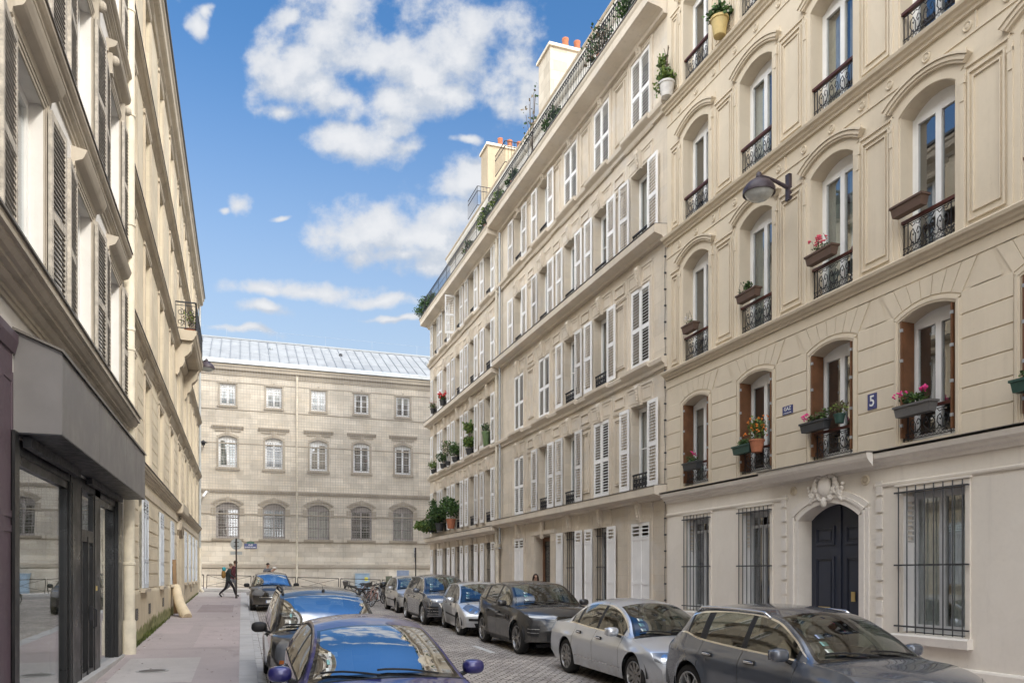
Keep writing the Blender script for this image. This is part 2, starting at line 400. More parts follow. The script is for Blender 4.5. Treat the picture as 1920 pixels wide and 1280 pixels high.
def frame_strip(mb, s0, s1, z0, z1, w, d0, d1, m=0):      # a raised picture-frame moulding
    mb.box(s0, s1, d0, d1, z0, z0+w, m); mb.box(s0, s1, d0, d1, z1-w, z1, m)
    mb.box(s0, s0+w, d0, d1-.001, z0+w, z1-w, m); mb.box(s1-w, s1, d0, d1-.001, z0+w, z1-w, m)

WIN = {}
def window(F, par, s, za, w, h, zs=None, depth=.30, muntins=0, curtain=.5, key='w', name='window', mats=None, transom=None, open_leaf=False):
    """casement window, glass a sub-part; meshes shared between equal windows"""
    rise = 0 if zs is None else (za+h)-zs
    k = (key, id(F), round(w, 3), round(h, 3), round(rise, 3), muntins, transom, depth)
    fm = mats or M_white
    loc = F.pt(s, -depth, za)-par.location
    if k not in WIN:
        mb = F.mv(); a, b = -w/2, w/2; hr = h-rise; t = .055
        mb.box(a, a+t, -.05, .0, 0, hr); mb.box(b-t, b, -.05, 0, 0, hr); mb.box(a+t, b-t, -.05, -.001, 0, .05); mb.box(a+t, b-t, -.05, -.001, hr-t, hr)
        if rise > 0:
            n = 8
            for i in range(n):
                x0, x1 = a+w*i/n, a+w*(i+1)/n
                mb.hexa([(x0, -.05, hr), (x1, -.05, hr), (x1, -.02, hr), (x0, -.02, hr)],
                        [(x0, -.05, arc_z(x0, a, b, hr, h)), (x1, -.05, arc_z(x1, a, b, hr, h)), (x1, -.02, arc_z(x1, a, b, hr, h)), (x0, -.02, arc_z(x0, a, b, hr, h))])
        st = .06; top = hr-t if transom is None else hr*transom
        mb.box(-.055, .055, -.045, .012, .05, top)                     # meeting stiles
        for x0, x1 in ((a+t, a+t+st), (b-t-st, b-t)): mb.box(x0, x1, -.045, .006, .05, hr-t)
        mb.box(a+t+st, b-t-st, -.045, .006, .05, .13); mb.box(a+t+st, b-t-st, -.045, .006, hr-t-.06, hr-t)
        if transom: mb.box(a+t, b-t, -.045, .01, top-.03, top+.03)
        for q in range(muntins):
            z = .12+(hr-t-.17)*(q+1)/(muntins+1); mb.box(a+t+st, b-t-st, -.04, -.005, z-.014, z+.014)
        fo = mb.build(name, fm, off=(0, 0, 0)); fo.parent = par; fo.location = loc
        g = F.mv(); zt = hr-t-.05
        for x0, x1 in ((a+t+st, -.055), (.055, b-t-st)): g.face([(x0, -.025, .12), (x1, -.025, .12), (x1, -.025, zt), (x0, -.025, zt)])
        po = g.build('pane', M_glass, off=(0, 0, 0)); po.parent = fo
        c = F.mv(); n = 40
        for x0, x1 in ((a+t, a+t+(w/2-t)*.92), (b-t-(w/2-t)*.92, b-t)):
            for i in range(n):
                u0, u1 = x0+(x1-x0)*i/n, x0+(x1-x0)*(i+1)/n; f = lambda u: -.13+.018*math.sin(u*95)+.008*math.sin(u*41)
                c.face([(u0, f(u0), .04), (u1, f(u1), .04), (u1, f(u1), zt+.03), (u0, f(u0), zt+.03)])
        co = c.build('curtain', M_curt, off=(0, 0, 0), smooth=True, weld=True); co.parent = fo
        WIN[k] = (fo.data, po.data, co.data)
    else:
        fo = link(name, WIN[k][0], par, loc); po = link('pane', WIN[k][1], fo); co = link('curtain', WIN[k][2], fo)
    if random.random() > curtain: bpy.data.objects.remove(co)
    else:
        q = random.random(); co.material_slots[0].link = 'OBJECT'; co.material_slots[0].material = M_curt if q < .5 else (M_curt2 if q < .72 else M_curt3)
    if random.random() < .14 and w > .9:
        mb = F.mv(); zb = (h-rise)*random.uniform(.45, .8); mb.box(-w/2+.07, w/2-.07, -.085, -.08, zb, h-rise-.04); bo = mb.build('blind', M_blind, off=(0, 0, 0)); bo.parent = fo
    return fo
LEAF = {}
def shutter_mesh(F, w, h, th=.04, solid=0.0, sgn=1, pitch=.080, mats=None):
    """louvred leaf hinged at s=0 and reaching to s=w; solid = share of the height that is plain panel"""
    k = (id(F), round(w, 3), round(h, 3), solid, id(mats))
    if k in LEAF: return LEAF[k]
    mb = F.mv(); t = .065
    mb.box(0, t, 0, th, 0, h); mb.box(w-t, w, 0, th, 0, h); mb.box(t, w-t, 0, th-.002, 0, .11); mb.box(t, w-t, 0, th-.002, h-.09, h)
    zl = .11
    if solid:
        zl = h*solid; mb.box(t, w-t, .008, th-.016, .11, zl); mb.box(t, w-t, 0, th-.002, zl, zl+.08); mb.box(t, w-t, 0, th-.002, zl*.36, zl*.36+.07); zl += .08
        segs = [(zl, h-.09)]
    else:
        mid = h*.46; mb.box(t, w-t, 0, th-.002, mid, mid+.1); segs = [(zl, mid), (mid+.1, h-.09)]
    for z0, z1 in segs:
        n = max(2, int((z1-z0)/pitch)); st = (z1-z0)/n
        for i in range(n):
            z = z0+st*i
            mb.hexa([(t, th-.003, z+.006), (w-t, th-.003, z+.006), (w-t, .003, z+.028), (t, .003, z+.028)],
                    [(t, th-.003, z+.020), (w-t, th-.003, z+.020), (w-t, .003, z+.040), (t, .003, z+.040)], 1)
    o = mb.build('shutter', mats or [M_shut, M_shut], off=(0, 0, 0)); me = o.data; bpy.data.objects.remove(o)
    LEAF[k] = me; return me
def leaf(F, par, s, d, z, me, ang=0.0, mirror=False, name='shutter'):
    o = link(name, me, par, F.pt(s, d, z)-par.location)
    # leaf mesh runs along +s; turned about its hinge
    sgn = 1 if (F.sd.cross(F.dd)).z > 0 else -1
    o.rotation_euler = (0, 0, sgn*ang)
    return o
def spiral(c, r0, r1, a0, turns, n=14):
    return [(c[0]+(r0+(r1-r0)*i/n)*math.cos(a0+turns*2*pi*i/n), c[1]+(r0+(r1-r0)*i/n)*math.sin(a0+turns*2*pi*i/n)) for i in range(n+1)]
GC = {}
def guard_mesh(F, w, h, style):
    k = (id(F), round(w, 2), round(h, 2), style)
    if k in GC: return GC[k]
    mb = F.mv(); r = .0075
    ln = lambda pts, rr=r, n=4: mb.tube([(x, 0, z) for x, z in pts], rr, n)
    a, b = -w/2, w/2
    if style == 'scroll':
        mb.box(a-.03, b+.03, -.03, .035, h-.035, h+.012, 1)
        ln([(a, h-.07), (b, h-.07)]); ln([(a, .03), (b, .03)], .009); ln([(a, .12), (b, .12)])
        for x in (a+.02, b-.02, a+.10, b-.10): ln([(x, 0), (x, h-.03)], .009)
        n = 3; cw = (w-.24)/n; hh = h-.19
        for i in range(n):
            cx = a+.12+cw*(i+.5); q = cw*.42
            for sx in (-1, 1):
                ln([(cx+sx*x, z) for x, z in [(0, .12), (q*.5, .15), (q, .12+hh*.35), (q*.85, .12+hh*.62), (q*.45, .12+hh*.72), (q*.2, .12+hh*.55), (q*.42, .12+hh*.42), (q*.6, .12+hh*.5)]], .008)
                ln([(cx+sx*x, z) for x, z in [(q*.95, h-.07), (q*.6, .12+hh*.85), (q*.15, .12+hh*.9), (q*.1, h-.09)]], .007)
                ln([(cx+sx*x, z) for x, z in [(q*.9, .12), (q*.7, .12+hh*.16), (q*.35, .12+hh*.14), (q*.4, .13)]], .007)
            ln([(cx, .12), (cx, .12+hh*.5)], .007)
        m2 = max(3, int(w/.075))
        for i in range(m2):
            cx = a+.04+(w-.08)*(i+.5)/m2; ln([(cx+.03*math.cos(t*pi/4), .075+.03*math.sin(t*pi/4)) for t in range(9)], .005, 3)
    else:                                                  # cast panel, dense
        mb.box(a-.02, b+.02, -.025, .03, h-.03, h+.01)
        ln([(a, .02), (b, .02)], .012); ln([(a, h-.09), (b, h-.09)], .008)
        n = max(3, int(w/.17)); cw = w/n
        for i in range(n+1): ln([(a+cw*i, 0), (a+cw*i, h)], .010)
        for i in range(n):
            cx = a+cw*(i+.5); hz = h-.1
            for sx in (-1, 1):
                ln([(cx+sx*x, z) for x, z in [(0, .03), (cw*.40, hz*.25), (cw*.2, hz*.48), (cw*.05, hz*.4), (cw*.2, hz*.3)]], .011)
                ln([(cx+sx*x, z) for x, z in [(cw*.2, hz*.48), (cw*.42, hz*.72), (cw*.15, hz*.96), (0, hz*.8), (cw*.15, hz*.68)]], .011)
            mb.blob((cx, 0, hz*.5), (cw*.16, .015, hz*.12), 0, 6, 4)
    o = mb.build('guard_rail', [M_iron, M_rail], off=(0, 0, 0)); me = o.data; bpy.data.objects.remove(o)
    GC[k] = me; return me
def guard(F, par, s, d, z, w, h, style): return link('guard_rail', guard_mesh(F, w, h, style), par, F.pt(s, d, z)-par.location)
# ------------------------------------------------------------------ ground, road, pavements
def asphalt(name, col, var=.2, patch=None, bump=.35, spk=90):
    m = pbr(name, col, .9, spec=.25); N = NT(m.node_tree); b = m.node_tree.nodes['Principled BSDF']
    p = N.n('ShaderNodeNewGeometry').outputs['Position']
    big = N.noise(p, .5, 6, .65); fi = N.noise(p, spk, 2, .6)
    c = N.mix(N.ramp(big, .3, .72), c4([x*(1-var) for x in col]), c4([x*(1+var) for x in col]))
    c = N.mix(N.m('MULTIPLY', N.ramp(fi, .55, .75), .35), c, c4([min(1, x*1.7) for x in col]))
    c = N.mix(N.m('MULTIPLY', N.ramp(N.noise(N.vm('MULTIPLY', p, (1.6, .45, 1)), 1.3, 6, .7), .56, .74), .5), c, c4([x*.62 for x in col]))
    c = N.mix(N.m('MULTIPLY', N.ramp(N.noise(p, 7, 2, .5), .70, .74), .5), c, c4([x*.45 for x in col]))
    N.set(b.inputs['Base Color'], c)
    bn = N.n('ShaderNodeBump'); bn.inputs['Strength'].default_value = bump; bn.inputs['Distance'].default_value = .006
    N.set(bn.inputs['Height'], fi); N.set(b.inputs['Normal'], bn.outputs[0]); return m
def setts(name):
    m = pbr(name, (.2, .18, .16), .75, spec=.35); N = NT(m.node_tree); b = m.node_tree.nodes['Principled BSDF']
    p = N.n('ShaderNodeNewGeometry').outputs['Position']
    wv = N.n('ShaderNodeTexNoise'); N.set(wv.inputs['Vector'], p); wv.inputs['Scale'].default_value = 5.5; wv.inputs['Detail'].default_value = 3
    q = N.vm('ADD', p, N.vm('MULTIPLY', N.vm('SUBTRACT', wv.outputs['Color'], (.5, .5, .5)), (.085, .075, 0)))
    br = N.n('ShaderNodeTexBrick'); br.offset = .5; br.squash = 1; N.set(br.inputs['Vector'], q)
    br.inputs['Scale'].default_value = 1; br.inputs['Brick Width'].default_value = .165; br.inputs['Row Height'].default_value = .125
    br.inputs['Mortar Size'].default_value = .014; br.inputs['Mortar Smooth'].default_value = .25; br.inputs['Bias'].default_value = 0
    br.inputs['Color1'].default_value = (.36, .325, .30, 1); br.inputs['Color2'].default_value = (.60, .555, .51, 1); br.inputs['Mortar'].default_value = (.11, .095, .08, 1)
    big = N.noise(p, .7, 5, .65)
    c = N.mix(1.0, br.outputs['Color'], N.mix(N.ramp(big, .3, .7), (.78, .76, .74, 1), (1.2, 1.17, 1.13, 1)), 'MULTIPLY')
    c = N.mix(N.m('MULTIPLY', N.ramp(N.noise(p, 40, 3, .6), .5, .75), .35), c, (.42, .39, .35, 1))
    N.set(b.inputs['Base Color'], c); N.set(b.inputs['Roughness'], N.ramp(br.outputs['Fac'], 0, 1, .62, .95))
    bn = N.n('ShaderNodeBump'); bn.inputs['Strength'].default_value = .8; bn.inputs['Distance'].default_value = .03
    N.set(bn.inputs['Height'], N.m('ADD', N.m('MULTIPLY', br.outputs['Fac'], -1.0), N.m('MULTIPLY', N.noise(p, 16, 4), .5))); N.set(b.inputs['Normal'], bn.outputs[0]); return m
M_ground = asphalt('rough_ground', (.16, .15, .14))
M_setts = setts('granite_setts')
M_cross = asphalt('cross_street_asphalt', (.20, .185, .175))
M_pave = asphalt('pink_grey_asphalt', (.43, .37, .355), .08)
M_pave2 = asphalt('pale_concrete', (.50, .46, .43), .12)
M_granite = stone('kerb_granite', (.52, .51, .50), stain=(.15, .14, .13), stain_amt=.15, var=.14, bump=.4)
M_line = worn('worn_road_paint', (.66, .65, .62), .8, .3, 9)

def sheet(name, x0, x1, y0, y1, dz, m, nx=4, ny=40, parent=None):
    b = MB(); id_ = [[b.p((x0+(x1-x0)*i/nx, y0+(y1-y0)*j/ny, G(x0+(x1-x0)*i/nx, y0+(y1-y0)*j/ny)+dz)) for i in range(nx+1)] for j in range(ny+1)]
    for j in range(ny):
        for i in range(nx): b.f.append([id_[j][i], id_[j][i+1], id_[j+1][i+1], id_[j+1][i]]); b.m.append(0)
    return b.build(name, m, parent)
xs = [-400, -60, -20, -3.5, -2, 0, 3, 6, 9, 11, 30, 80, 400]; ys = [-400, -80, -40, -20, 0, 10, 20, 30, 40, 48, 56, 60, 120, 400]
b = MB(); ii = [[b.p((x, y, G(x, y)-.03)) for x in xs] for y in ys]
for j in range(len(ys)-1):
    for i in range(len(xs)-1): b.f.append([ii[j][i], ii[j][i+1], ii[j+1][i+1], ii[j+1][i]]); b.m.append(0)
structure(b.build('ground', M_ground))
structure(sheet('road', .25, 7.75, -40, 46.4, 0, M_setts, 6, 80))
structure(sheet('cross_road', -60, 60, 46.4, 50.3, .002, M_cross, 40, 4))
structure(sheet('pavement', -2.6, -.04, -40, 41.0, KERB, M_pave, 3, 80))
structure(sheet('pavement_corner', -2.6, -.04, 41.0, 46.2, KERB-.01, M_pave2, 3, 10))
structure(sheet('pavement_right', 8.0, 10.6, -40, 46.2, KERB, M_pave, 3, 80))
structure(sheet('pavement_far', -60, 60, 50.55, 53.2, KERB, M_pave2, 40, 3))
structure(sheet('pavement_patch', -2.0, -.75, 13.2, 16.4, KERB+.004, M_pave2, 3, 6))
def kerb(name, x0, x1, y0, y1, L=1.0, along='y'):
    b = MB(); y = y0 if along == 'y' else x0; end = y1 if along == 'y' else x1
    while y < end:
        e = min(y+L*random.uniform(.8, 1.25), end); g = .004
        if along == 'y': q = [(x0, y+g), (x1, y+g), (x1, e-g), (x0, e-g)]
        else: q = [(y+g, y0), (e-g, y0), (e-g, y1), (y+g, y1)]
        j = random.uniform(-.004, .004)
        b.hexa([(px, py, G(px, py)-.15) for px, py in q], [(px, py, G(px, py)+KERB+.003+j) for px, py in q]); y = e
    return structure(b.build(name, M_granite))
kerb('kerb', -.04, .25, -5, 46.2); kerb('kerb_right', 7.72, 8.0, -5, 46.2); kerb('kerb_far', -30, 40, 50.3, 50.55, along='x')
# channel of lengthwise setts along the kerb
def gutter_setts():
    b = MB()
    for row in range(2):
        y = 5.0
        while y < 45:
            L = random.uniform(.2, .3); x0 = .27+row*.15
            q = [(x0, y+.008), (x0+.135, y+.008), (x0+.135, y+L-.008), (x0, y+L-.008)]; h = random.uniform(.006, .016)
            b.hexa([(px, py, G(px, py)-.05) for px, py in q], [(px, py, G(px, py)+h) for px, py in q]); y += L
    structure(b.build('road_channel', M_granite))
gutter_setts()
def line(name, x0, x1, y0, y1, label):
    tag(sheet(name, x0, x1, y0, y1, .005, M_line, 2, 8), label, 'road marking')
    COL.objects[name]['kind'] = 'structure'
line('road_marking', 5.42, 5.56, 17.0, 18.55, 'worn white parking line on the setts beside the dark SUV')
line('road_marking_corner', 5.42, 5.56, 37.2, 38.4, 'short white parking line by the bicycles')

M_seam = asphalt('pavement_repair', (.34, .285, .275), .1); M_lite = asphalt('pavement_resurfaced', (.47, .40, .385), .08)
for nm, x0, x1, y0, y1, mm in (('pavement_joint', -2.2, -.05, 12.55, 12.585, M_seam), ('pavement_joint', -2.2, -.05, 17.9, 17.93, M_seam), ('pavement_joint', -2.2, -.05, 26.2, 26.23, M_seam), ('pavement_repair', -1.0, -.06, 18.2, 23.4, M_lite), ('pavement_repair', -2.1, -1.3, 21.5, 24.0, M_lite), ('pavement_repair', -1.5, -.3, 29.5, 34.0, M_seam), ('pavement_repair', -2.1, -.06, 9.0, 12.5, M_lite)):
    structure(sheet(nm, x0, x1, y0, y1, KERB+.003+.0005*random.random(), mm, 2, 6))
# manhole on the pale slab
mh = thing('manhole_cover', 'round cast iron cover in the pale slab before the shopfront', 'manhole', (-1.45, 14.6, G(-1.4, 14.6)+KERB+.004))
b = MB(); c = (mh.location.x, mh.location.y, mh.location.z)
b.lathe([(0, .008), (.20, .008), (.21, .006), (.21, .0)], c, 28); b.build('lid', worn('worn_iron', (.16, .14, .125), .6, .3, 20), mh)
b = MB(); b.lathe([(.22, .0), (.222, .009), (.26, .009), (.26, .0)], c, 28); b.build('frame', M_granite, mh)

# ------------------------------------------------------------------ beige house, no. 5 (right)
def beige_house():
    F = FR; H = thing('apartment_building', 'beige rendered apartment house with arched windows and a dark blue arched door, number five', 'building', (10.3, 12, G(10.3, 12)))
    S0, S1 = -26.0, 17.4
    cols = [(16.07, 1.10), (13.78, 1.10), (11.55, 1.08), (9.45, 1.04), (7.32, 1.06), (5.2, 1.06)]
    fl = [dict(sill=4.28, zs=6.27, zc=6.40), dict(sill=7.35, zs=9.66, zc=9.86), dict(sill=10.80, zs=12.84, zc=13.02), dict(sill=14.20, zs=16.18, zc=16.38)]
    ops = []
    for c, w in cols:
        for f in fl: ops.append((c-w/2, c+w/2, f['sill'], f['zs'], f['zc'], .34))
    gw = [(8.74, 9.94, 1.15, 3.48), (13.30, 14.28, 1.22, 3.47), (15.50, 16.50, 1.24, 3.47), (5.6, 6.8, 1.1, 3.48)]
    gops = [(a, b_, z0, z1, z1, .30) for a, b_, z0, z1 in gw]; dops = [(10.86, 12.44, -.5, 3.16, 3.44, .34)]
    mb = F.mb(); wall(mb, S0, S1, -.6, 4.02, gops+dops, m=1, narc=12); wall(mb, S0, S1, 4.02, 20.6, ops, m=0)
    mb.face([(S0, 0, 20.6), (S1, 0, 20.6), (S1, -12, 20.6), (S0, -12, 20.6)]); mb.face([(S1, 0, -.6), (S1, 0, 20.6), (S1, -12, 20.6), (S1, -12, -.6)]); mb.face([(S0, 0, -.6), (S0, 0, 20.6), (S0, -12, 20.6), (S0, -12, -.6)])
    mb.build('wall', [M_beige, M_beige_gf], H)
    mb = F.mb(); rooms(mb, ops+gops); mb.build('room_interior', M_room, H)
    # cornices and bands
    def band(z, prof, name='cornice', s0=S0, s1=S1+.02, mat=M_beige):
        mb = F.mb(); mb.prism([(d, z+q) for d, q in prof], s0, s1); return mb.build(name, mat, H)
    pf = [(0, 0), (.05, 0), (.06, .04), (.10, .06), (.12, .10), (.17, .12), (.19, .17), (.17, .19), (0, .21)]
    for z in (7.07, 10.50, 13.86): band(z, pf)
    band(3.92, [(0, 0), (.04, 0), (.05, .05), (.11, .08), (.12, .12), (.18, .15), (.20, .21), (.20, .235), (0, .26)], mat=M_beige_trim)
    band(3.925, [(.203, .02), (.205, .03), (.30, .12), (.33, .17), (.35, .24), (.34, .262), (.203, .265)], 'porch_cornice', 10.35, 13.25, M_beige_trim)
    mb = F.mb(); mb.prism([(.20, 4.19), (.235, 4.187), (.235, 4.196), (.0, 4.21), (0, 4.196)], S0, 10.34); mb.prism([(.20, 4.19), (.235, 4.187), (.235, 4.196), (.0, 4.21), (0, 4.196)], 13.27, S1+.03); mb.prism([(.30, 4.19), (.375, 4.186), (.375, 4.198), (.0, 4.215), (0, 4.2)], 10.33, 13.27)
    mb.build('flashing', M_dark_lead, H)
    mb = F.mb()
    for a, b_ in ((S0, 10.5), (12.75, S1)): mb.prism([(0, 3.60), (.025, 3.60), (.035, 3.625), (.035, 3.65), (.015, 3.665), (0, 3.665)], a, b_)
    mb.build('string_course', M_beige_gf, H)
    mb = F.mb(); mb.prism([(0, -.5), (.05, -.5), (.05, .66), (.035, .69), (0, .70)], S0, 10.4); mb.prism([(0, -.5), (.05, -.5), (.05, .66), (.035, .69), (0, .70)], 12.9, S1); mb.build('plinth', M_beige_gf, H)
    # rusticated first floor: blocks stand 14 mm proud of the grooves
    mb = F.mb(); zl = [4.20, 4.55, 4.92, 5.29, 5.67, 6.04, 6.40]; g = .011; pr = .016
    edges = [S1-.02] + sum([[c+w/2+.11, c-w/2-.11] for c, w in cols], []) + [2.0]
    for k in range(0, len(edges), 2):
        hi, lo = edges[k], edges[k+1]
        if hi-lo < .05: continue
        for z0, z1 in zip(zl[:-1], zl[1:]): mb.prism([(0, z0+g), (pr-.006, z0+g), (pr, z0+g+.006), (pr, z1-g-.006), (pr-.006, z1-g), (0, z1-g)], lo+g, hi-g)
        mb.box(lo-.05, hi+.05, 0, pr, 6.85+g, 7.06)
        # corner blocks beside the voussoirs
        mb.face([(lo+.17, pr, 6.40+g), (hi-.17, pr, 6.40+g), (hi-.33, pr, 6.85-g), (lo+.33, pr, 6.85-g)][::1]) if hi-lo > .8 else None
    for c, w in cols:
        a, b_ = c-w/2-.13, c+w/2+.13; n = 7; wt = w+.26+.52
        mb.box(c-w/2-.3, c+w/2+.3, 0, pr-.002, 6.85+g, 7.055)
        for i in range(n):
            q = []
            for t, e in ((i/n, .007), ((i+1)/n, -.007)):
                x0 = a+(b_-a)*t+e; x1 = c-wt/2+wt*t+e
                q.append((x0, arc_z(x0, a, b_, 6.36, 6.52)+.01, x1))
            lo = [(q[0][0], 0, q[0][1]), (q[1][0], 0, q[1][1]), (q[1][2], 0, 6.85-g), (q[0][2], 0, 6.85-g)]
            mb.hexa(lo, [(x, pr, z) for x, _, z in lo])
    mb.build('rustication', M_beige, H)
    # window surrounds
    mb = F.mv(); w = 1.08
    for s0 in (-w/2-.10, w/2+.005): mb.box(s0, s0+.095, 0, .0215, -.06, 2.03); mb.box(s0+.03, s0+.065, .0225, .0335, -.06, 2.03)
    arch_strip(mb, -w/2, w/2, 1.99, 2.12, .005, .10, 0, .022); arch_strip(mb, -w/2, w/2, 1.99, 2.12, .035, .07, .0225, .034)
    s1 = mb.build('window_surround', M_beige, off=(0,0,0)).data
    hs = {}
    for fi in (1, 2, 3):
        h = fl[fi]['zs']-fl[fi]['sill']; r = fl[fi]['zc']-fl[fi]['zs']; mb = F.mv()
        for s0 in (-w/2-.17, w/2+.005):
            mb.box(s0, s0+.165, 0, .0195, -.10, h+.07); x = s0 if s0 < 0 else s0+.10
            mb.box(x, x+.065, .0205, .04, -.10, h-.02)
            mb.box(x-.02 if s0 < 0 else x, x+.065 if s0 < 0 else x+.085, .0, .06, h-.16, h-.10); mb.box(x, x+.065, .041, .055, h-.42, h-.16)
        arch_strip(mb, -w/2, w/2, h, h+r, .005, .17, 0, .02, 0, 12)
        arch_strip(mb, -w/2, w/2, h, h+r, .17, .29, 0, .075, 0, 12); arch_strip(mb, -w/2, w/2, h, h+r, .205, .26, .0755, .10, 0, 12); arch_strip(mb, -w/2, w/2, h, h+r, .265, .295, .0755, .125, 0, 12)
        hs[fi] = mb.build('window_surround', M_beige, off=(0,0,0)).data
    for o in [o for o in COL.objects if o.name.startswith('window_surround')]: bpy.data.objects.remove(o)
    for ci, (c, w_) in enumerate(cols):
        for fi, f in enumerate(fl):
            link('window_surround', s1 if fi == 0 else hs[fi], H, F.pt(c, 0, f['sill'])-H.location)
            wo = window(F, H, c, f['sill'], w_-.004, f['zc']-f['sill'], f['zs'], depth=.26, curtain=.7 if fi else .5, key='b')
            if ci < 5: guard(F, H, c, -.05, f['sill']+.02, w_-.02, .56 if fi else .50, 'scroll')
    # pilaster panels between bays, frieze panels and rosettes
    mb = F.mb(); ros = F.mv()
    ros.lathe([(0, .012), (.03, .018), (.035, .008), (.055, .008), (.062, .026), (.075, .026), (.08, 0)], (0, 0, 0), 18, 0, 'z')
    ros.v = [tuple(F.vec(0, 0, 0)) for _ in ros.v] if False else ros.v
    rm = MB(lambda x, y, z: F.vec(x, z, y)); rm.lathe([(0, .014), (.03, .020), (.036, .008), (.052, .008), (.062, .028), (.074, .026), (.08, 0)], (0, 0, 0), 18)
    ro = rm.build('rosette', M_beige, off=(0,0,0), smooth=True); rmesh = ro.data; bpy.data.objects.remove(ro)
    mids = [(17.4+16.62)/2] + [((cols[k][0]-cols[k][1]/2)+(cols[k+1][0]+cols[k+1][1]/2))/2 for k in range(5)]
    for fi in (1, 2, 3):
        f = fl[fi]; z0, z1 = f['sill']+.05, f['zs']-.12
        for k, mm in enumerate(mids):
            hw_ = .16 if k == 0 else .30
            frame_strip(mb, mm-hw_, mm+hw_, z0, z1+.10, .03, 0, .034); frame_strip(mb, mm-hw_+.075, mm+hw_-.075, z0+.12, z1, .018, 0, .028)
            if k: mb.box(mm-hw_-.07, mm-hw_-.035, 0, .02, z0-.2, z1+.5); mb.box(mm+hw_+.035, mm+hw_+.07, 0, .02, z0-.2, z1+.5)
            mb.box(mm-hw_-.05, mm+hw_+.05, 0, .03, f['zs']+.06, f['zs']+.10)
        zt = {1: 10.50, 2: 13.86, 3: 17.3}[fi]
        mb.box(2, S1, 0, .02, zt-.32, zt-.29)
        for k in range(len(cols)):
            c = cols[k][0]
            for t in (-.74, 0, .74):
                if c+t < S1-.1: link('rosette', rmesh, H, F.pt(c+t, .002, zt-.16)-H.location)
        for mm in mids: mb.box(mm+.16, mm+.18, 0, .025, zt-.29, zt-.02)
    mb.build('wall_panels', M_beige, H)
    # first-floor shutters folded into the reveals
    mb = F.mv(); mb.box(-.015, .015, -.24, .03, 0, 1.92); mb.box(.016, .021, -.20, -.01, .08, .92); mb.box(.016, .021, -.20, -.01, 1.0, 1.84); mb.box(-.021, -.016, -.20, -.01, .08, 1.84)
    for z in (.18, .70, 1.25, 1.75): mb.box(-.024, .026, .005, .033, z, z+.05, 1)
    so = mb.build('shutter', [M_brown, M_zincpipe], off=(0,0,0)); sm = so.data; bpy.data.objects.remove(so)
    for c, w_ in cols[:5]:
        for sg in (-1, 1): link('shutter', sm, H, F.pt(c+sg*(w_/2-.04), -.0, 4.36)-H.location)
    # ground-floor windows and their bars
    for (a, b_, z0, z1) in gw:
        c = (a+b_)/2; w_ = b_-a
        window(F, H, c, z0+.02, w_-.004, z1-z0-.03, None, depth=.22, curtain=.2, key='g', transom=.86 if a > 12 else None, mats=worn('grey_white_joinery', (.52, .53, .54), .5, .1, 3))
        mb = F.mv(); t = .085
        mb.box(-w_/2-t, -w_/2-.004, 0, .025, -.02, z1-z0+t); mb.box(w_/2+.004, w_/2+t, 0, .025, -.02, z1-z0+t); mb.box(-w_/2-.004, w_/2+.004, 0, .025, z1-z0+.004, z1-z0+t)
        mb.box(-w_/2-t-.03, w_/2+t+.03, 0, .05, z1-z0+t, z1-z0+t+.035)
        o = mb.build('window_surround', M_beige_gf, off=(0,0,0)); o.parent = H; o.location = F.pt(c, 0, z0)-H.location
        mb = F.mv(); mb.prism([(-.3, -.14), (.11, -.16), (.12, -.03), (.10, -.005), (-.3, .0)], -w_/2-.12, w_/2+.12); o = mb.build('sill', M_beige_trim, off=(0,0,0)); o.parent = H; o.location = F.pt(c, 0, z0)-H.location
        mb = F.mv(); n = 8; hh = z1-z0
        for i in range(n):
            x = -w_/2-.0+w_*i/(n-1); mb.tube([(x, .07, .02), (x, .07, hh+.07)], .0105, 5)
        for z in (.12, hh*.48, hh-.02):
            mb.box(-w_/2-.09, w_/2+.09, .059, .081, z-.013, z+.013)
            for sx in (-1, 1): mb.box(sx*(w_/2+.07)-.01, sx*(w_/2+.07)+.01, 0, .059, z-.01, z+.01)
        o = mb.build('window_grille', M_greyiron, off=(0,0,0)); o.parent = H; o.location = F.pt(c, 0, z0)-H.location
        lm = shutter_mesh(F, w_*.24, z1-z0-.1, .03, .62, mats=None)
        o = leaf(F, H, b_-.03, -.03, z0+.03, lm, R(-95))
    # portal
    a, b_, zs, zc = 10.86, 12.44, 3.16, 3.44
    mb = F.mb()
    for s0, sg in ((a, -1), (b_, 1)):
        for w0, w1, d in ((0.002, .10, .03), (.10, .15, .055), (.15, .235, .035)):
            x0, x1 = sorted((s0+sg*w0, s0+sg*w1)); mb.box(x0, x1, 0, d-.001, -.4, zs+w0*.82)
    for w0, w1, d in ((.002, .10, .03), (.10, .15, .055), (.15, .235, .035)): arch_strip(mb, a, b_, zs, zc, w0, w1, 0, d, 0, 14)
    mb.build('portal_surround', M_beige_trim, H)
    mb = F.mb()
    for s0 in (10.40, 12.86):
        z = .55
        while z < 3.5: mb.box(s0-.065, s0+.065, 0, .03, z+.02, z+.255); z += .29
    mb.build('quoins', M_beige_trim, H)
    # carved cartouche
    mb = F.mb(); C0 = (11.66, .06, 3.74)
    mb.blob(C0, (.17, .09, .21), 0, 16, 10); mb.lathe([], C0) if False else None
    for i in range(26):
        t = 2*pi*i/26; rr = .045+.02*math.sin(i*2.3); mb.blob((C0[0]+.245*math.cos(t)*(1+.15*math.sin(3*t)), .06, C0[2]+.255*math.sin(t)), (rr, .05, rr), 0, 8, 6)
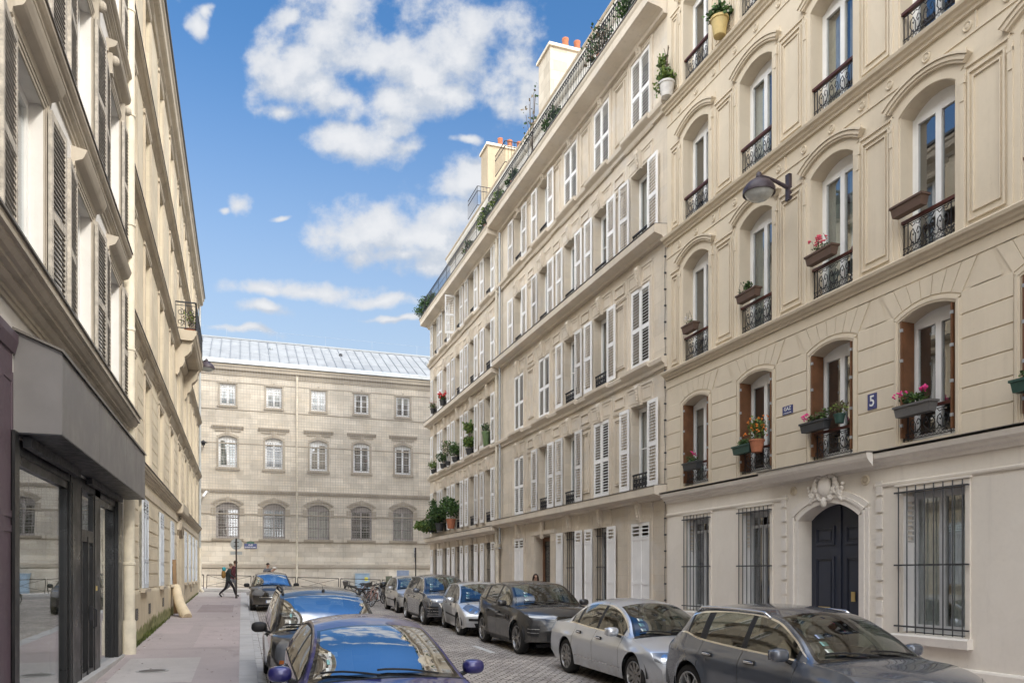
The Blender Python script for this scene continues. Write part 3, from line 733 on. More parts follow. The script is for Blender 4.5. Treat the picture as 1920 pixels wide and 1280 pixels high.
    for sx in (-1, 1):
        for i in range(11):
            t = i/10; mb.blob((C0[0]+sx*(.24+.20*t), .05, C0[2]-.10+.10*math.sin(t*7)+.05*t), (.05-.02*t, .045, .06-.02*t), 0, 8, 6)
        for i in range(7):
            t = i/6; mb.blob((C0[0]+sx*(.30+.1*t), .045, C0[2]-.14-.11*t), (.04, .04, .045), 0, 8, 6)
        mb.tube([(C0[0]+sx*x, .08, C0[2]+z) for x, z in spiral((.10, .24), .08, .02, 0, 1.6)], .022, 6)
    mb.blob((C0[0], .10, C0[2]+.27), (.11, .08, .08), 0, 12, 8); mb.blob((C0[0], .08, C0[2]-.28), (.06, .06, .10), 0, 10, 8)
    mb.build('carved_cartouche', M_beige_trim, H, smooth=True)
    for s in (10.72, 12.58): link('rosette', rmesh, H, F.pt(s, .002, 3.76)-H.location).scale = (1.15, 1.15, 1.15)
    # door leaves
    for sg, nm in ((1, 'door'), (-1, 'door')):
        mb = F.mb(); m0 = 11.65; w_ = .78; D = -.30
        s_in, s_out = m0+sg*.006, m0+sg*w_; n = 8
        for i in range(n):
            x0, x1 = s_in+(s_out-s_in)*i/n, s_in+(s_out-s_in)*(i+1)/n
            mb.hexa([(x0, D-.05, -.1), (x1, D-.05, -.1), (x1, D, -.1), (x0, D, -.1)], [(x0, D-.05, arc_z(x0, a, b_, zs, zc)), (x1, D-.05, arc_z(x1, a, b_, zs, zc)), (x1, D, arc_z(x1, a, b_, zs, zc)), (x0, D, arc_z(x0, a, b_, zs, zc))])
        p0, p1 = sorted((m0+sg*.14, m0+sg*.66))
        for z0, z1 in ((.75, 2.46), (2.68, 3.04), (.25, .62)):
            frame_strip(mb, p0, p1, z0, z1, .045, D, D+.03); frame_strip(mb, p0+.05, p1-.05, z0+.05, z1-.05, .02, D, D+.018); mb.box(p0+.10, p1-.10, D, D+.02, z0+.10, z1-.10)
        if sg > 0: mb.box(m0-.035, m0+.035, D+.001, D+.03, -.1, 3.42)
        o = mb.build(nm, M_door, H)
        mb = F.mb()
        if sg < 0:
            mb.box(m0-.40, m0-.31, D+.03, D+.045, 1.62, 1.80, 0); mb.box(m0-.385, m0-.325, D+.045, D+.049, 1.73, 1.745, 0); mb.box(m0-.385, m0-.325, D+.045, D+.049, 1.68, 1.695, 0)
            mb.build('intercom_plate', M_brass, o)
        else: mb.box(m0+.24, m0+.56, D+.02, D+.036, 1.42, 1.50); mb.box(m0+.27, m0+.53, D+.036, D+.042, 1.435, 1.485); mb.build('letter_slot', M_brass, o)
    # cable clipped along the party wall
    mb = F.mb(); mb.tube([(17.46+.015*math.sin(k*1.7), .03, .4+k*.35) for k in range(30)], .008, 4)
    for k in range(24): mb.box(17.44, 17.48, .0, .05, .6+k*.42, .64+k*.42)
    mb.build('cable', M_greyiron, H)
    return H
BEIGE = beige_house()

# ------------------------------------------------------------------ grey stone houses further on (right)
GF_S = [(4.45, 6.76), (7.79, 9.99), (11.13, 13.20), (14.35, 16.34)]
def grey_mods():
    F = FR; d = {}
    w = 1.05
    mb = F.mv()                                             # surround
    for s0, s1 in ((-w/2-.16, -w/2-.004), (w/2+.004, w/2+.16)): mb.box(s0, s1, 0, .03, -.05, 2.32); x = s0 if s0 < 0 else s1-.05; mb.box(x, x+.05, .0305, .05, -.05, 2.32)
    mb.box(-w/2-.16, w/2+.16, 0, .03, 2.321, 2.84); mb.box(-w/2-.16, w/2+.16, .0305, .055, 2.79, 2.84)
    for sx in (-1, 1):
        x0, x1 = sorted((sx*.17, sx*(w/2+.10))); frame_strip(mb, x0, x1, 2.40, 2.72, .025, .0305, .045)
    d['window_surround'] = mb
    mb = F.mv()                                             # keystone console with a carved drop
    mb.prism([(0, 2.28), (.08, 2.28), (.10, 2.40), (.13, 2.55), (.16, 2.72), (.17, 2.84), (0, 2.84)], -.115, .115)
    for i in range(6): z = 2.36+.075*i; r = .035+.012*(i % 2)+.005*i; mb.blob((0, .11+.012*i, z), (r*1.2, .03, r), 0, 8, 6)
    for sx in (-1, 1): mb.tube([(sx*.05+x*.8, .165, 2.76+z) for x, z in spiral((0, 0), .045, .01, pi/2, 1.3, 8)], .014, 5)
    d['keystone'] = mb
    mb = F.mv()                                             # panel between bays
    mb.box(-.43, .43, 0, .012, 2.36, 2.84)
    frame_strip(mb, -.30, .30, .25, 2.15, .035, 0, .045); frame_strip(mb, -.235, .235, .32, 2.08, .018, 0, .03)
    frame_strip(mb, -.30, .30, 2.44, 2.76, .035, .0125, .05); mb.box(-.40, .40, 0, .03, 2.26, 2.30); mb.box(-.40, .40, 0, .045, 2.30, 2.335)
    d['wall_panel'] = mb
    for k in (1, 0):
        mb = F.mv(); x = w/2+.24                             # sill that breaks forward
        mb.prism([(0, -.36), (.05, -.36), (.08, -.30), (.10, -.24), (.20, -.18), (.24, -.14), (.25, -.06), (.22, -.045), (0, -.02)], -x, x); d['window_sill'] = mb
    out = {}
    for k, m in d.items():
        o = m.build(k, M_greytrim, off=(0,0,0)); out[k] = o.data; bpy.data.objects.remove(o)
    return out
GM = grey_mods()
def grey_house(label, S0, S1, cols, states, gstates, step, door_col=None):
    F = FR; H = thing('apartment_building', label, 'building', (10.3, (S0+S1)/2, G(10.3, (S0+S1)/2)))
    ops = []; w = 1.04
    for c in cols:
        for za, zt in GF_S: ops.append((c-w/2, c+w/2, za, zt, zt, .34))
    gops = []
    for i, c in enumerate(cols):
        if door_col == i: gops.append((25.28, 26.86, -.3, 3.50, 3.50, .36))
        else: gops.append((c-w/2, c+w/2, 1.15, 3.56, 3.56, .34))
    D0 = -.03
    mb = F.mb(); wall(mb, S0, S1, -.6, 4.0, gops, m=0, d=D0); wall(mb, S0, S1, 4.0, 17.0, ops, m=0, d=D0)
    mb.face([(S0, D0, 17), (S1, D0, 17), (S1, -12, 17), (S0, -12, 17)]); mb.face([(S1, D0, -.6), (S1, D0, 17), (S1, -12, 17), (S1, -12, -.6)])
    mb.build('wall', M_grey, H)
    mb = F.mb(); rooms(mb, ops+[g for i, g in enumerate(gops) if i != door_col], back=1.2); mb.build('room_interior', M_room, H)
    def run(name, prof, z, s0=S0, s1=S1, mat=M_greytrim):
        mb = F.mb(); mb.prism([(d, z+q) for d, q in prof], s0, s1); return mb.build(name, mat, H)
    big = [(-.03, 0), (.10, 0), (.13, .06), (.30, .10), (.36, .12), (.37, .30), (.34, .33), (-.03, .37)]
    run('cornice', big, 4.06+step); run('cornice', big, 10.74+step)
    run('string_course', [(-.03, 0), (.05, 0), (.07, .08), (.15, .14), (.17, .24), (.14, .27), (-.03, .29)], 7.45); run('string_course', [(-.03, 0), (.05, 0), (.07, .08), (.15, .14), (.17, .24), (.14, .27), (-.03, .29)], 14.02)
    run('flashing', [(-.02, .37), (.36, .332), (.385, .325), (.385, .337), (-.02, .39)], 4.06+step, mat=M_dark_lead); run('flashing', [(-.02, .37), (.36, .332), (.385, .325), (.385, .337), (-.02, .39)], 10.74+step, mat=M_dark_lead)
    run('top_cornice', [(-.03, 0), (.10, 0), (.12, .08), (.22, .12), (.50, .16), (.55, .18), (.56, .38), (.60, .44), (.61, .50), (-.03, .54)], 16.50+step)
    run('terrace_edge', [(-.03, .54), (.60, .505), (.635, .50), (.635, .53), (-.03, .57)], 16.50+step, mat=M_dark_lead)
    run('plinth', [(-.03, -.5), (.03, -.5), (.03, .95), (.01, 1.0), (-.03, 1.0)], 0)
    mids = [(a+b)/2 for a, b in zip(cols[:-1], cols[1:])]
    lv = {}
    for fi, (za, zt) in enumerate(GF_S):
        h = zt-za
        for ci, c in enumerate(cols):
            sc = h/2.30
            for nm in ('window_surround', 'keystone'): o = link(nm, GM[nm], H, F.pt(c, D0, za)-H.location); o.scale = (1, 1, sc)
            if fi in (1, 3): link('window_sill', GM['window_sill'], H, F.pt(c, -.02, za)-H.location)
            st = states[fi][ci]; lm = shutter_mesh(F, .525, h-.03)
            if st == 'C':
                for sg in (-1, 1): link('shutter', lm, H, F.pt(c+(-.52 if sg < 0 else .0), -.055, za+.015)-H.location)
            else:
                window(F, H, c, za+.02, w-.004, h-.03, None, depth=.26, curtain=.6, key='gr', muntins=1 if (fi+ci) % 3 == 0 else 0)
                for sg in (-1, 1):
                    if st == 'H' and sg > 0: leaf(F, H, c+w/2, .03, za+.015, lm, R(88))
                    else:
                        o = link('shutter', lm, H, F.pt(c-.525-w/2-.01 if sg < 0 else c+w/2+.01, .04, za+.015)-H.location); o.rotation_euler = (0, 0, R(random.uniform(0, 3.5)) if sg > 0 else R(random.uniform(-1.5, .5)))
                        if random.random() < .3:
                            for k in (0, 1): o.material_slots[k].link = 'OBJECT'; o.material_slots[k].material = M_shutb
                guard(F, H, c, -.08, za, w-.02, .44, 'panel')
        for mm in mids: o = link('wall_panel', GM['wall_panel'], H, F.pt(mm, D0, za)-H.location); o.scale = (1, 1, h/2.30)
    for i, c in enumerate(cols):
        if i == door_col: continue
        h = 2.40; st = gstates[i]
        o = link('keystone', GM['keystone'], H, F.pt(c, D0, 1.26)-H.location)
        o = link('window_surround', GM['window_surround'], H, F.pt(c, D0, 1.22)-H.location)
        lm = shutter_mesh(F, .525, h-.03, solid=.80)
        if st == 'C':
            for sg in (-1, 1): link('shutter', lm, H, F.pt(c+(-.52 if sg < 0 else .0), -.05, 1.165)-H.location)
        else:
            window(F, H, c, 1.17, w-.004, h-.03, None, depth=.28, curtain=.3, key='gg')
            for sg in (-1, 1): link('shutter', lm, H, F.pt(c-.525-w/2-.01 if sg < 0 else c+w/2+.01, .035, 1.165)-H.location)
            mb = F.mb()
            for k in range(6): x = c-w/2+.08+(w-.16)*k/5; mb.tube([(x, -.10, 1.16), (x, -.10, 3.54)], .011, 5)
            for z in (1.35, 2.35, 3.30): mb.box(c-w/2, c+w/2, -.115, -.09, z-.012, z+.012)
            mb.build('window_grille', M_greyiron, H)
    if door_col is not None:
        c = 26.07; mb = F.mb()
        for x0, x1 in ((24.86, 25.27), (26.87, 27.2)):
            mb.box(x0, x1, -.03, .04, -.3, 3.56)
            for k in range(4): x = x0+.04+k*.075; mb.box(x, x+.035, .0405, .055, .9, 3.3)
        mb.box(24.84, 27.22, -.03, .06, 3.565, 3.70); mb.prism([(0, 3.42), (.07, 3.42), (.10, 3.6), (.11, 4.02), (0, 4.02)], c-.11, c+.11)
        mb.build('door_surround', M_greytrim, H)
        mb = F.mb(); D = -.31
        mb.box(c-.79, c-.62, D-.05, D, -.1, 3.49); mb.box(c+.62, c+.79, D-.05, D, -.1, 3.49); mb.box(c-.62, c+.62, D-.05, D, 3.34, 3.49); mb.box(c-.07, c+.07, D-.05, D+.01, -.1, 3.34); mb.box(c-.62, c+.62, D-.05, D-.002, -.1, 1.0)
        o = mb.build('door', M_brown, H)
        mb = F.mb(); mb.box(c-.62, c+.62, D-.045, D-.035, 1.0, 3.34); mb.build('door_glass', M_glass, o); mb = F.mb(); mb.box(c-.78, c+.78, D-.5, D-.48, -.1, 3.48); mb.build('hall_wall', M_room, H)
        mb = F.mb()
        for k in range(9): x = c-.57+1.14*k/8; mb.tube([(x, D-.02, 1), (x, D-.02, 3.34)], .009, 4)
        for k in range(8): z = 1.2+k*.28; mb.tube([(c-.62, D-.018, z), (c+.62, D-.018, z)], .009, 4)
        mb.build('door_ironwork', M_iron, o)
    # terrace railing
    mb = F.mb(); zb = 17.07+step; d = .50; ht = .86; n = int((S1-S0)/.125)
    mb.tube([(S0, d, zb+ht), (S1, d, zb+ht)], .018, 5); mb.tube([(S0, d, zb+.10), (S1, d, zb+.10)], .011, 4); mb.tube([(S0, d, zb+ht-.13), (S1, d, zb+ht-.13)], .010, 4)
    for k in range(n+1):
        s = S0+(S1-S0)*k/n; big_ = k % 14 == 0; mb.tube([(s, d, zb-.03), (s, d, zb+ht)], .016 if big_ else .008, 4)
        if not big_: mb.blob((s, d, zb+.44), (.016, .016, .03), 0, 5, 3); mb.tube([(s+.035*math.cos(t*pi/3), d, zb+ht-.065+.045*math.sin(t*pi/3)) for t in range(7)], .006, 3)
    mb.build('terrace_railing', M_iron, H)
    # set-back attic storey with its own eaves
    mb = F.mb(); ao = []
    for c in cols: ao.append((c-.5, c+.5, 17.15, 19.3, 19.3, .2))
    ml = MB(lambda s, dd, z: F.pt(s, dd-1.25, z)); wall(ml, S0, S1, 17.0, 20.3, ao); ml.face([(S1, 0, 17), (S1, 0, 20.4), (S1, -8, 20.4), (S1, -8, 17)])
    ml.prism([(0, 20.2), (.12, 20.24), (.22, 20.38), (.25, 20.5), (0, 20.55)], S0, S1+.1)
    ml.build('attic_wall', worn('attic_render', (.68, .65, .59), .85, .12, 1.2), H)
    ml = MB(lambda s, dd, z: F.pt(s, dd-1.25, z)); ml.prism([(0, 20.551), (.27, 20.5), (.30, 20.56), (.28, 20.62), (-7, 22.0), (-7, 21.0)], S0, S1+.12); ml.build('attic_roof', worn('tan_eaves', (.46, .38, .28), .7, .2, 3), H)
    ml = MB(lambda s, dd, z: F.pt(s, dd-1.25, z)); rooms(ml, ao, .2, .8); ml.build('attic_interior', M_room, H)
    for c in cols: window(Facade((11.55, 0, 0), (0, 1, 0), (-1, 0, 0)) if False else FA, H, c, 17.17, .99, 2.1, None, depth=.15, curtain=.5, key='at')
    return H
FA = Facade((11.55, 0, 0), (0, 1, 0), (-1, 0, 0))
cn = [18.85, 21.28, 23.62, 26.0, 28.68]
GREY1 = grey_house('grey limestone apartment house with white louvred shutters and a brown glazed street door', 17.42, 31.02, cn,
    ['OCOOC', 'COOCC', 'OOOOO', 'CCCOO'], 'COO-C', 0, door_col=3)
cf = [32.62, 35.18, 37.66, 40.22, 42.42]
GREY2 = grey_house('grey limestone corner house with open white shutters and plants on its sills', 31.03, 43.95, cf,
    ['OOOOO', 'OOOOO', 'OOOOO', 'OOHOO'], 'OOOOO', -.20)
# rain pipes at the party wall
mb = FR.mb()
for s, r, d in ((31.16, .055, .10), (30.72, .05, .10)):
    mt = 0 if s > 31 else 1
    mb.tube([(s, d, 16.4), (s, d, 1.9 if mt == 0 else 3.4)], r, 10, mt)
    for z in (3.2, 5.6, 8.0, 10.4, 12.8, 15.2): mb.lathe([(r+.012, z), (r+.012, z+.07)], (s, d, 0), 10, mt)
mb.tube([(31.0, .11, 3.3), (31.0, .11, .3)], .075, 12, 0); mb.box(30.85, 31.2, .03, .2, 3.25, 3.42, 0)
mb.build('downpipe', [M_downpipe, M_zincpipe], GREY1, smooth=True, sharp=40)

# chimney stacks
def chimney(label, x, y, w, l, z0, z1, mat):
    H = thing('chimney', label, 'chimney', (x, y, z0))
    b = MB(); b.box(x, x+l, y, y+w, z0, z1); b.build('stack', mat, H)
    b = MB(); b.box(x-.09, x+l+.09, y-.09, y+w+.09, z1+.001, z1+.13); b.build('cap', M_greytrim, H)
    for k in range(5):
        xx = x+.75+k*.55; b = MB(); b.lathe([(.12, z1+.13), (.14, z1+.17), (.13, z1+.46), (.15, z1+.49), (.145, z1+.55), (.11, z1+.55), (.11, z1+.3)], (xx, y+.14, 0), 12); b.build('chimney_pot', M_terra, H, smooth=True, sharp=40)
M_chim = stone('chimney_stone', (.56, .50, .41), stain_amt=.2, joints=(.6, .42, .008, .8))
chimney('tall pale chimney stack with terracotta pots behind the near roof terrace', 12.35, 30.4, 1.35, 4.2, 19, 24.5, M_chim)
chimney('lower ochre chimney stack with terracotta pots behind the far roof terrace', 12.5, 39.7, 1.2, 3.8, 19, 25.2, stone('ochre_stack', (.45, .37, .26), stain_amt=.4))
# little balconies of the storey above
def roof_cage(label, y0, y1, x, z):
    o = MB(); h = .95
    for a, b_ in (((x, y0), (x, y1)), ((x, y0), (x+1.4, y0))):
        n = 9
        for zz in (z, z+h, z+h*.75): o.tube([(a[0], a[1], zz), (b_[0], b_[1], zz)], .018, 4)
        for k in range(n+1): o.tube([(a[0]+(b_[0]-a[0])*k/n, a[1]+(b_[1]-a[1])*k/n, z), (a[0]+(b_[0]-a[0])*k/n, a[1]+(b_[1]-a[1])*k/n, z+h)], .010, 4)
    tag(o.build('roof_railing', M_iron), label, 'railing')
roof_cage('iron balcony railing on the attic nearer the tall chimney', 33.0, 34.4, 11.2, 20.7)
roof_cage('iron balcony railing on the attic by the lower chimney', 37.3, 39.0, 11.2, 20.7)
# ------------------------------------------------------------------ white house with the shop (left)
def white_house():
    F = FL; S0, S1 = -24.0, 17.3
    H = thing('apartment_building', 'white rendered apartment house with weathered grey louvred shutters above a dark shopfront', 'building', (-2.25, 12, G(-2.2, 12)))
    cs = [9.98, 13.1, 16.06, 6.9, 3.8]; w = 1.28
    rows = [(5.32, 7.74), (8.62, 10.98), (12.2, 14.4)]
    ops = [(c-w/2, c+w/2, a, b_, b_, .21) for c in cs for a, b_ in rows]
    sop = [(9.52, 14.12, .45, 3.52, 3.52, .20), (14.55, 16.34, .45, 3.52, 3.52, .20)]
    mb = F.mb(); wall(mb, S0, S1, -.6, 4.85, [(9.45, 16.42, -.4, 3.56, 3.56, .12)], m=0); wall(mb, S0, S1, 4.85, 17.5, ops)
    mb.face([(S0, 0, 17.5), (S1, 0, 17.5), (S1, -10, 17.5), (S0, -10, 17.5)]); mb.face([(S1, 0, -.6), (S1, 0, 17.5), (S1, -10, 17.5), (S1, -10, -.6)]); mb.face([(S0, 0, -.6), (S0, 0, 17.5), (S0, -10, 17.5), (S0, -10, -.6)])
    mb.build('wall', M_lwhite, H)
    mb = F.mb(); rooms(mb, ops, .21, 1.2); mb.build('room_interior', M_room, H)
    def run(name, prof, z, mat, s0=S0, s1=S1): mb = F.mb(); mb.prism([(d, z+q) for d, q in prof], s0, s1); return mb.build(name, mat, H)
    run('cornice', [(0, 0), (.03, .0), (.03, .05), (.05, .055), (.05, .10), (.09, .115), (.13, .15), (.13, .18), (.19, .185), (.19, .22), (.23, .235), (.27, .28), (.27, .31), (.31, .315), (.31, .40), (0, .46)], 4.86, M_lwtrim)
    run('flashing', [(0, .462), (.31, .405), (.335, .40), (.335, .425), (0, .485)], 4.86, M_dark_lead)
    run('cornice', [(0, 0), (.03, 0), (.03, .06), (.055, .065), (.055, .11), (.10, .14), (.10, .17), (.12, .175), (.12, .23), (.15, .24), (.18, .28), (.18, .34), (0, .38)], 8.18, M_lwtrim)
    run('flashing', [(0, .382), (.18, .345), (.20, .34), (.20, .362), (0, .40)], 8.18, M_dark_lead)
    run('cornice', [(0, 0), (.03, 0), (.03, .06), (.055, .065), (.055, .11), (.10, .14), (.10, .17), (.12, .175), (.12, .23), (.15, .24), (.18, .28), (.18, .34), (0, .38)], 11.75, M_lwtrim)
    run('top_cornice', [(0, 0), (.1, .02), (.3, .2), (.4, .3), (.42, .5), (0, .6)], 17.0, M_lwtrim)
    mb = F.mv()
    for k in range(3): mb.box(-w/2-.05-.05*k, -w/2-.004-.05*k, 0, .02+.012*k, -.02, 2.38+.05*k); mb.box(w/2+.004+.05*k, w/2+.05+.05*k, 0, .02+.012*k, -.02, 2.38+.05*k); mb.box(-w/2-.05-.05*k, w/2+.05+.05*k, 0, .02+.012*k, 2.385+.05*k, 2.43+.05*k)
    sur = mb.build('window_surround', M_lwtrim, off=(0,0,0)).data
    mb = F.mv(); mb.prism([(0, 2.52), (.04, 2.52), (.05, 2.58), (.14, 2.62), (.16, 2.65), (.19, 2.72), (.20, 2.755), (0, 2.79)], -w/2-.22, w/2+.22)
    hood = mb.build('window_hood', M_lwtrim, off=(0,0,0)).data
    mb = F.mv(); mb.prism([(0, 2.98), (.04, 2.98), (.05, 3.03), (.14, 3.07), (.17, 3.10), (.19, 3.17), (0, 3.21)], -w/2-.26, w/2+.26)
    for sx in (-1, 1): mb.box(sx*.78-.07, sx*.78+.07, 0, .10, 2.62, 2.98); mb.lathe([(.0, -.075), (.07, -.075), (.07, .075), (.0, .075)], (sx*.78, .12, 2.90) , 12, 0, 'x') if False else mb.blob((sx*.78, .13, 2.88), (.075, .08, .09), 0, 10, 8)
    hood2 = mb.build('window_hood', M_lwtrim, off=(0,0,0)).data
    for o in [o for o in COL.objects if o.parent is None and o.name.split('.')[0] in ('window_surround', 'window_hood')]: bpy.data.objects.remove(o)
    lmat = [M_lshutf, M_lshut]
    for c in cs:
        for ri, (a, b_) in enumerate(rows):
            h = b_-a
            link('window_surround', sur, H, F.pt(c, 0, a+h-2.42)-H.location)
            if ri == 0: link('window_hood', hood, H, F.pt(c, 0, a+h-2.42)-H.location)
            if ri == 1: link('window_hood', hood2, H, F.pt(c, 0, a+h-2.65)-H.location)
            if c < 5: continue
            window(F, H, c, a+.02, w-.004, h-.03, None, depth=.15, curtain=.8, key='l')
            lm = shutter_mesh(F, .66, h-.06, .045, 0, 1, .062, lmat)
            for sg in (-1, 1): leaf(F, H, c+w/2+.02 if sg > 0 else c-w/2-.02, .05, a+.03, lm, R(3) if sg > 0 else R(177)).scale = (1, 1 , 1)
            guard(F, H, c, -.06, a, w-.03, .42, 'panel')
    # pipe at the joint with the stone house
    mb = F.mb(); s = 17.22; d = .12
    mb.tube([(s, d, 16.6), (s, d, .62)], .10, 14)
    for z in (1.0, 2.3, 4.0, 6.6, 7.0, 9.1, 11.3, 13.4): mb.lathe([(.102, z), (.116, z+.01), (.116, z+.06), (.102, z+.07)], (s, d, 0), 14)
    mb.lathe([(.125, .35), (.125, 1.15), (.115, 1.2)], (s, d, 0), 14); mb.tube([(s+.18, .05, 1.0), (s+.12, .08, .85), (s, d, .78)], .06, 8)
    mb.build('downpipe', worn('ivory_downpipe', (.74, .68, .55), .6, .15, 3), H, smooth=True, sharp=40)
    # shopfront
    M_sf = worn('anthracite_shopfront', (.013, .013, .014), .35, .2, 2); M_sb = worn('grey_fascia_metal', (.175, .168, .168), .45, .10, 1.5)
    P = H
    mb = F.mb(); prof = [(0.0, 3.60), (.45, 3.60), (.45, 4.47), (0.0, 4.66)]; mb.prism(prof, 9.34, 16.80); mb.prism([(.0, 4.661), (.46, 4.472), (.475, 4.45), (.475, 4.49), (0, 4.69)], 9.30, 16.84, 1)
    for s in (11.6, 14.2): mb.box(s, s+.006, .4501, .4525, 3.61, 4.46, 1)
    mb.build('shop_fascia', [M_sb, M_dark_lead], P)
    mb = F.mb(); mb.box(9.34, 16.80, .02, .449, 3.585, 3.599); mb.box(9.45, 16.42, -.12, .0, 3.40, 3.56); mb.box(9.5, 12.2, .05, .13, 3.47, 3.58); mb.box(13.2, 16.4, .03, .11, 3.49, 3.58); mb.build('shutter_housing', M_iron, P)
    mb = F.mb()
    for a, b_, d in ((9.36, 9.46, .03), (12.17, 12.98, .01), (14.12, 14.62, .0), (16.27, 16.80, .05)): mb.box(a, b_, -.12, d, -.3, 3.5)
    for a, b_ in ((9.46, 12.17), (14.62, 16.27)): mb.box(a, b_, -.12, -.02, -.3, .50); mb.box(a, a+.06, -.11, -.02, .5, 3.4); mb.box(b_-.06, b_, -.11, -.02, .5, 3.4); mb.box(a+.06, b_-.06, -.11, -.021, 3.30, 3.4); mb.box(a+.06, b_-.06, -.11, -.021, .5, .55)
    mb.box(9.2, 9.36, .0, .05, -.3, 3.6)
    for s in (12.25, 12.9): mb.box(s, s+.012, .0105, .018, .3, 3.4)
    mb.build('shop_frame', M_sf, P)
    for a, b_ in ((9.52, 12.11), (14.68, 16.21)):
        mb = F.mb(); mb.box(a, b_, -.075, -.065, .55, 3.30); mb.build('shop_window', glass('shop_glass', (.80, .83, .82), .22), P)
    mb = F.mb(); mb.box(11.62, 11.70, -.5, -.13, .5, 3.3); mb.box(11.70, 12.1, -.30, -.16, .5, 3.3, 0); mb.box(14.7, 15.0, -.5, -.16, .8, 3.3, 0); mb.build('display_panel', worn('pale_boards', (.46, .42, .31), .7, .15, 3), P)
    mb = F.mb(); mb.box(9.8, 11.3, -1.5, -1.35, .4, 1.6); mb.box(9.95, 10.0, -.9, -.85, .5, 2.5); mb.box(10.3, 10.34, -1.0, -.96, .5, 2.1); mb.box(10.9, 11.2, -.9, -.6, .4, 1.2); mb.build('shop_counter', worn('shop_clutter', (.45, .36, .24), .7, .3, 4), P)
    mb = F.mb()
    z0, z1 = .3, 3.5; d1 = -2.6
    mb.face([(9.4, d1, z0), (16.4, d1, z0), (16.4, d1, z1), (9.4, d1, z1)]); mb.face([(9.4, -.12, z0), (9.4, d1, z0), (9.4, d1, z1), (9.4, -.12, z1)]); mb.face([(16.4, -.12, z0), (16.4, d1, z0), (16.4, d1, z1), (16.4, -.12, z1)]); mb.face([(9.4, -.12, z0), (16.4, -.12, z0), (16.4, d1, z0), (9.4, d1, z0)]); mb.face([(9.4, -.12, z1), (16.4, -.12, z1), (16.4, d1, z1), (9.4, d1, z1)])
    mb.build('shop_interior', worn('shop_walls', (.40, .37, .31), .85, .15, 1), P)
    mb = F.mb(); a, b_ = 13.02, 14.10
    for x0, x1 in ((a, a+.09), (13.51, 13.61), (b_-.09, b_)): mb.box(x0, x1, -.09, -.01, .42, 2.72)
    mb.box(a, b_, -.09, -.012, .42, .62); mb.box(a, b_, -.09, -.012, 2.62, 2.80); mb.box(a, a+.07, -.09, -.012, 2.8, 3.4); mb.box(b_-.07, b_, -.09, -.012, 2.8, 3.4); mb.box(13.53, 13.59, -.01, .0, .42, 2.7)
    dd = mb.build('shop_door', M_sf, P)
    mb = F.mb(); mb.box(a+.09, 13.51, -.06, -.05, .62, 2.62); mb.box(13.61, b_-.09, -.06, -.05, .62, 2.62); mb.box(a+.07, b_-.07, -.06, -.05, 2.8, 3.4); mb.build('door_glass', glass('shop_glass'), dd)
    mb = F.mb(); mb.box(13.64, 13.68, .0, .05, 1.40, 1.62); mb.tube([(13.66, .05, 1.58), (13.66, .09, 1.56), (13.66, .09, 1.30), (13.66, .05, 1.28)], .012, 6); mb.build('door_handle', M_iron, dd)
    mb = F.mb(); mb.box(14.2, 14.25, .0, .02, 1.85, 1.93); mb.build('lock_plate', M_brass, P)
    mb = F.mb(); mb.box(9.45, 16.85, -.12, .09, -.3, G(-2.1, 13.5)+KERB+.12); mb.build('doorstep', M_granite, P)
    return H
WHITE = white_house()
# purple shopfront nearer the camera
def purple_shop():
    F = FL; H = thing('shopfront', 'purple painted wooden shopfront pilaster at the left edge, beside the grey fascia', 'shopfront', (-2.25, 7, G(-2.2, 7)))
    M_p = worn('plum_paint', (.105, .075, .095), .5, .14, 3)
    mb = F.mb(); s1 = 9.26
    mb.box(2, s1, 0.002, .012, -.3, 4.40); mb.box(s1-.5, s1-.34, .0125, .02, .1, 4.2); mb.box(s1-.06, s1, .0125, .02, .1, 4.2)
    for z in (.3, 2.55, 2.7, 4.1): mb.box(s1-.34, s1-.06, .0125, .02, z, z+.07)
    mb.build('pilaster', M_p, H)
    for a in (2.3, 5.4):
        mb = F.mb(); frame_strip(mb, a, a+2.8, .55, 3.6, .07, .0125, .03); frame_strip(mb, a, a+2.8, 3.68, 4.25, .05, .0125, .03); o = mb.build('shop_window', M_p, H)
        mb = F.mb(); mb.box(a+.08, a+2.72, .0125, .016, .63, 3.52); mb.build('pane', pbr('dark_shop_pane', (.02, .022, .025), .05, coat=.5), o)
    mb = F.mb(); mb.prism([(.002, 4.40), (.03, 4.40), (.045, 4.46), (.06, 4.52), (.06, 4.60), (.002, 4.66)], 2, s1+.03); mb.build('cornice', M_p, H)
purple_shop()

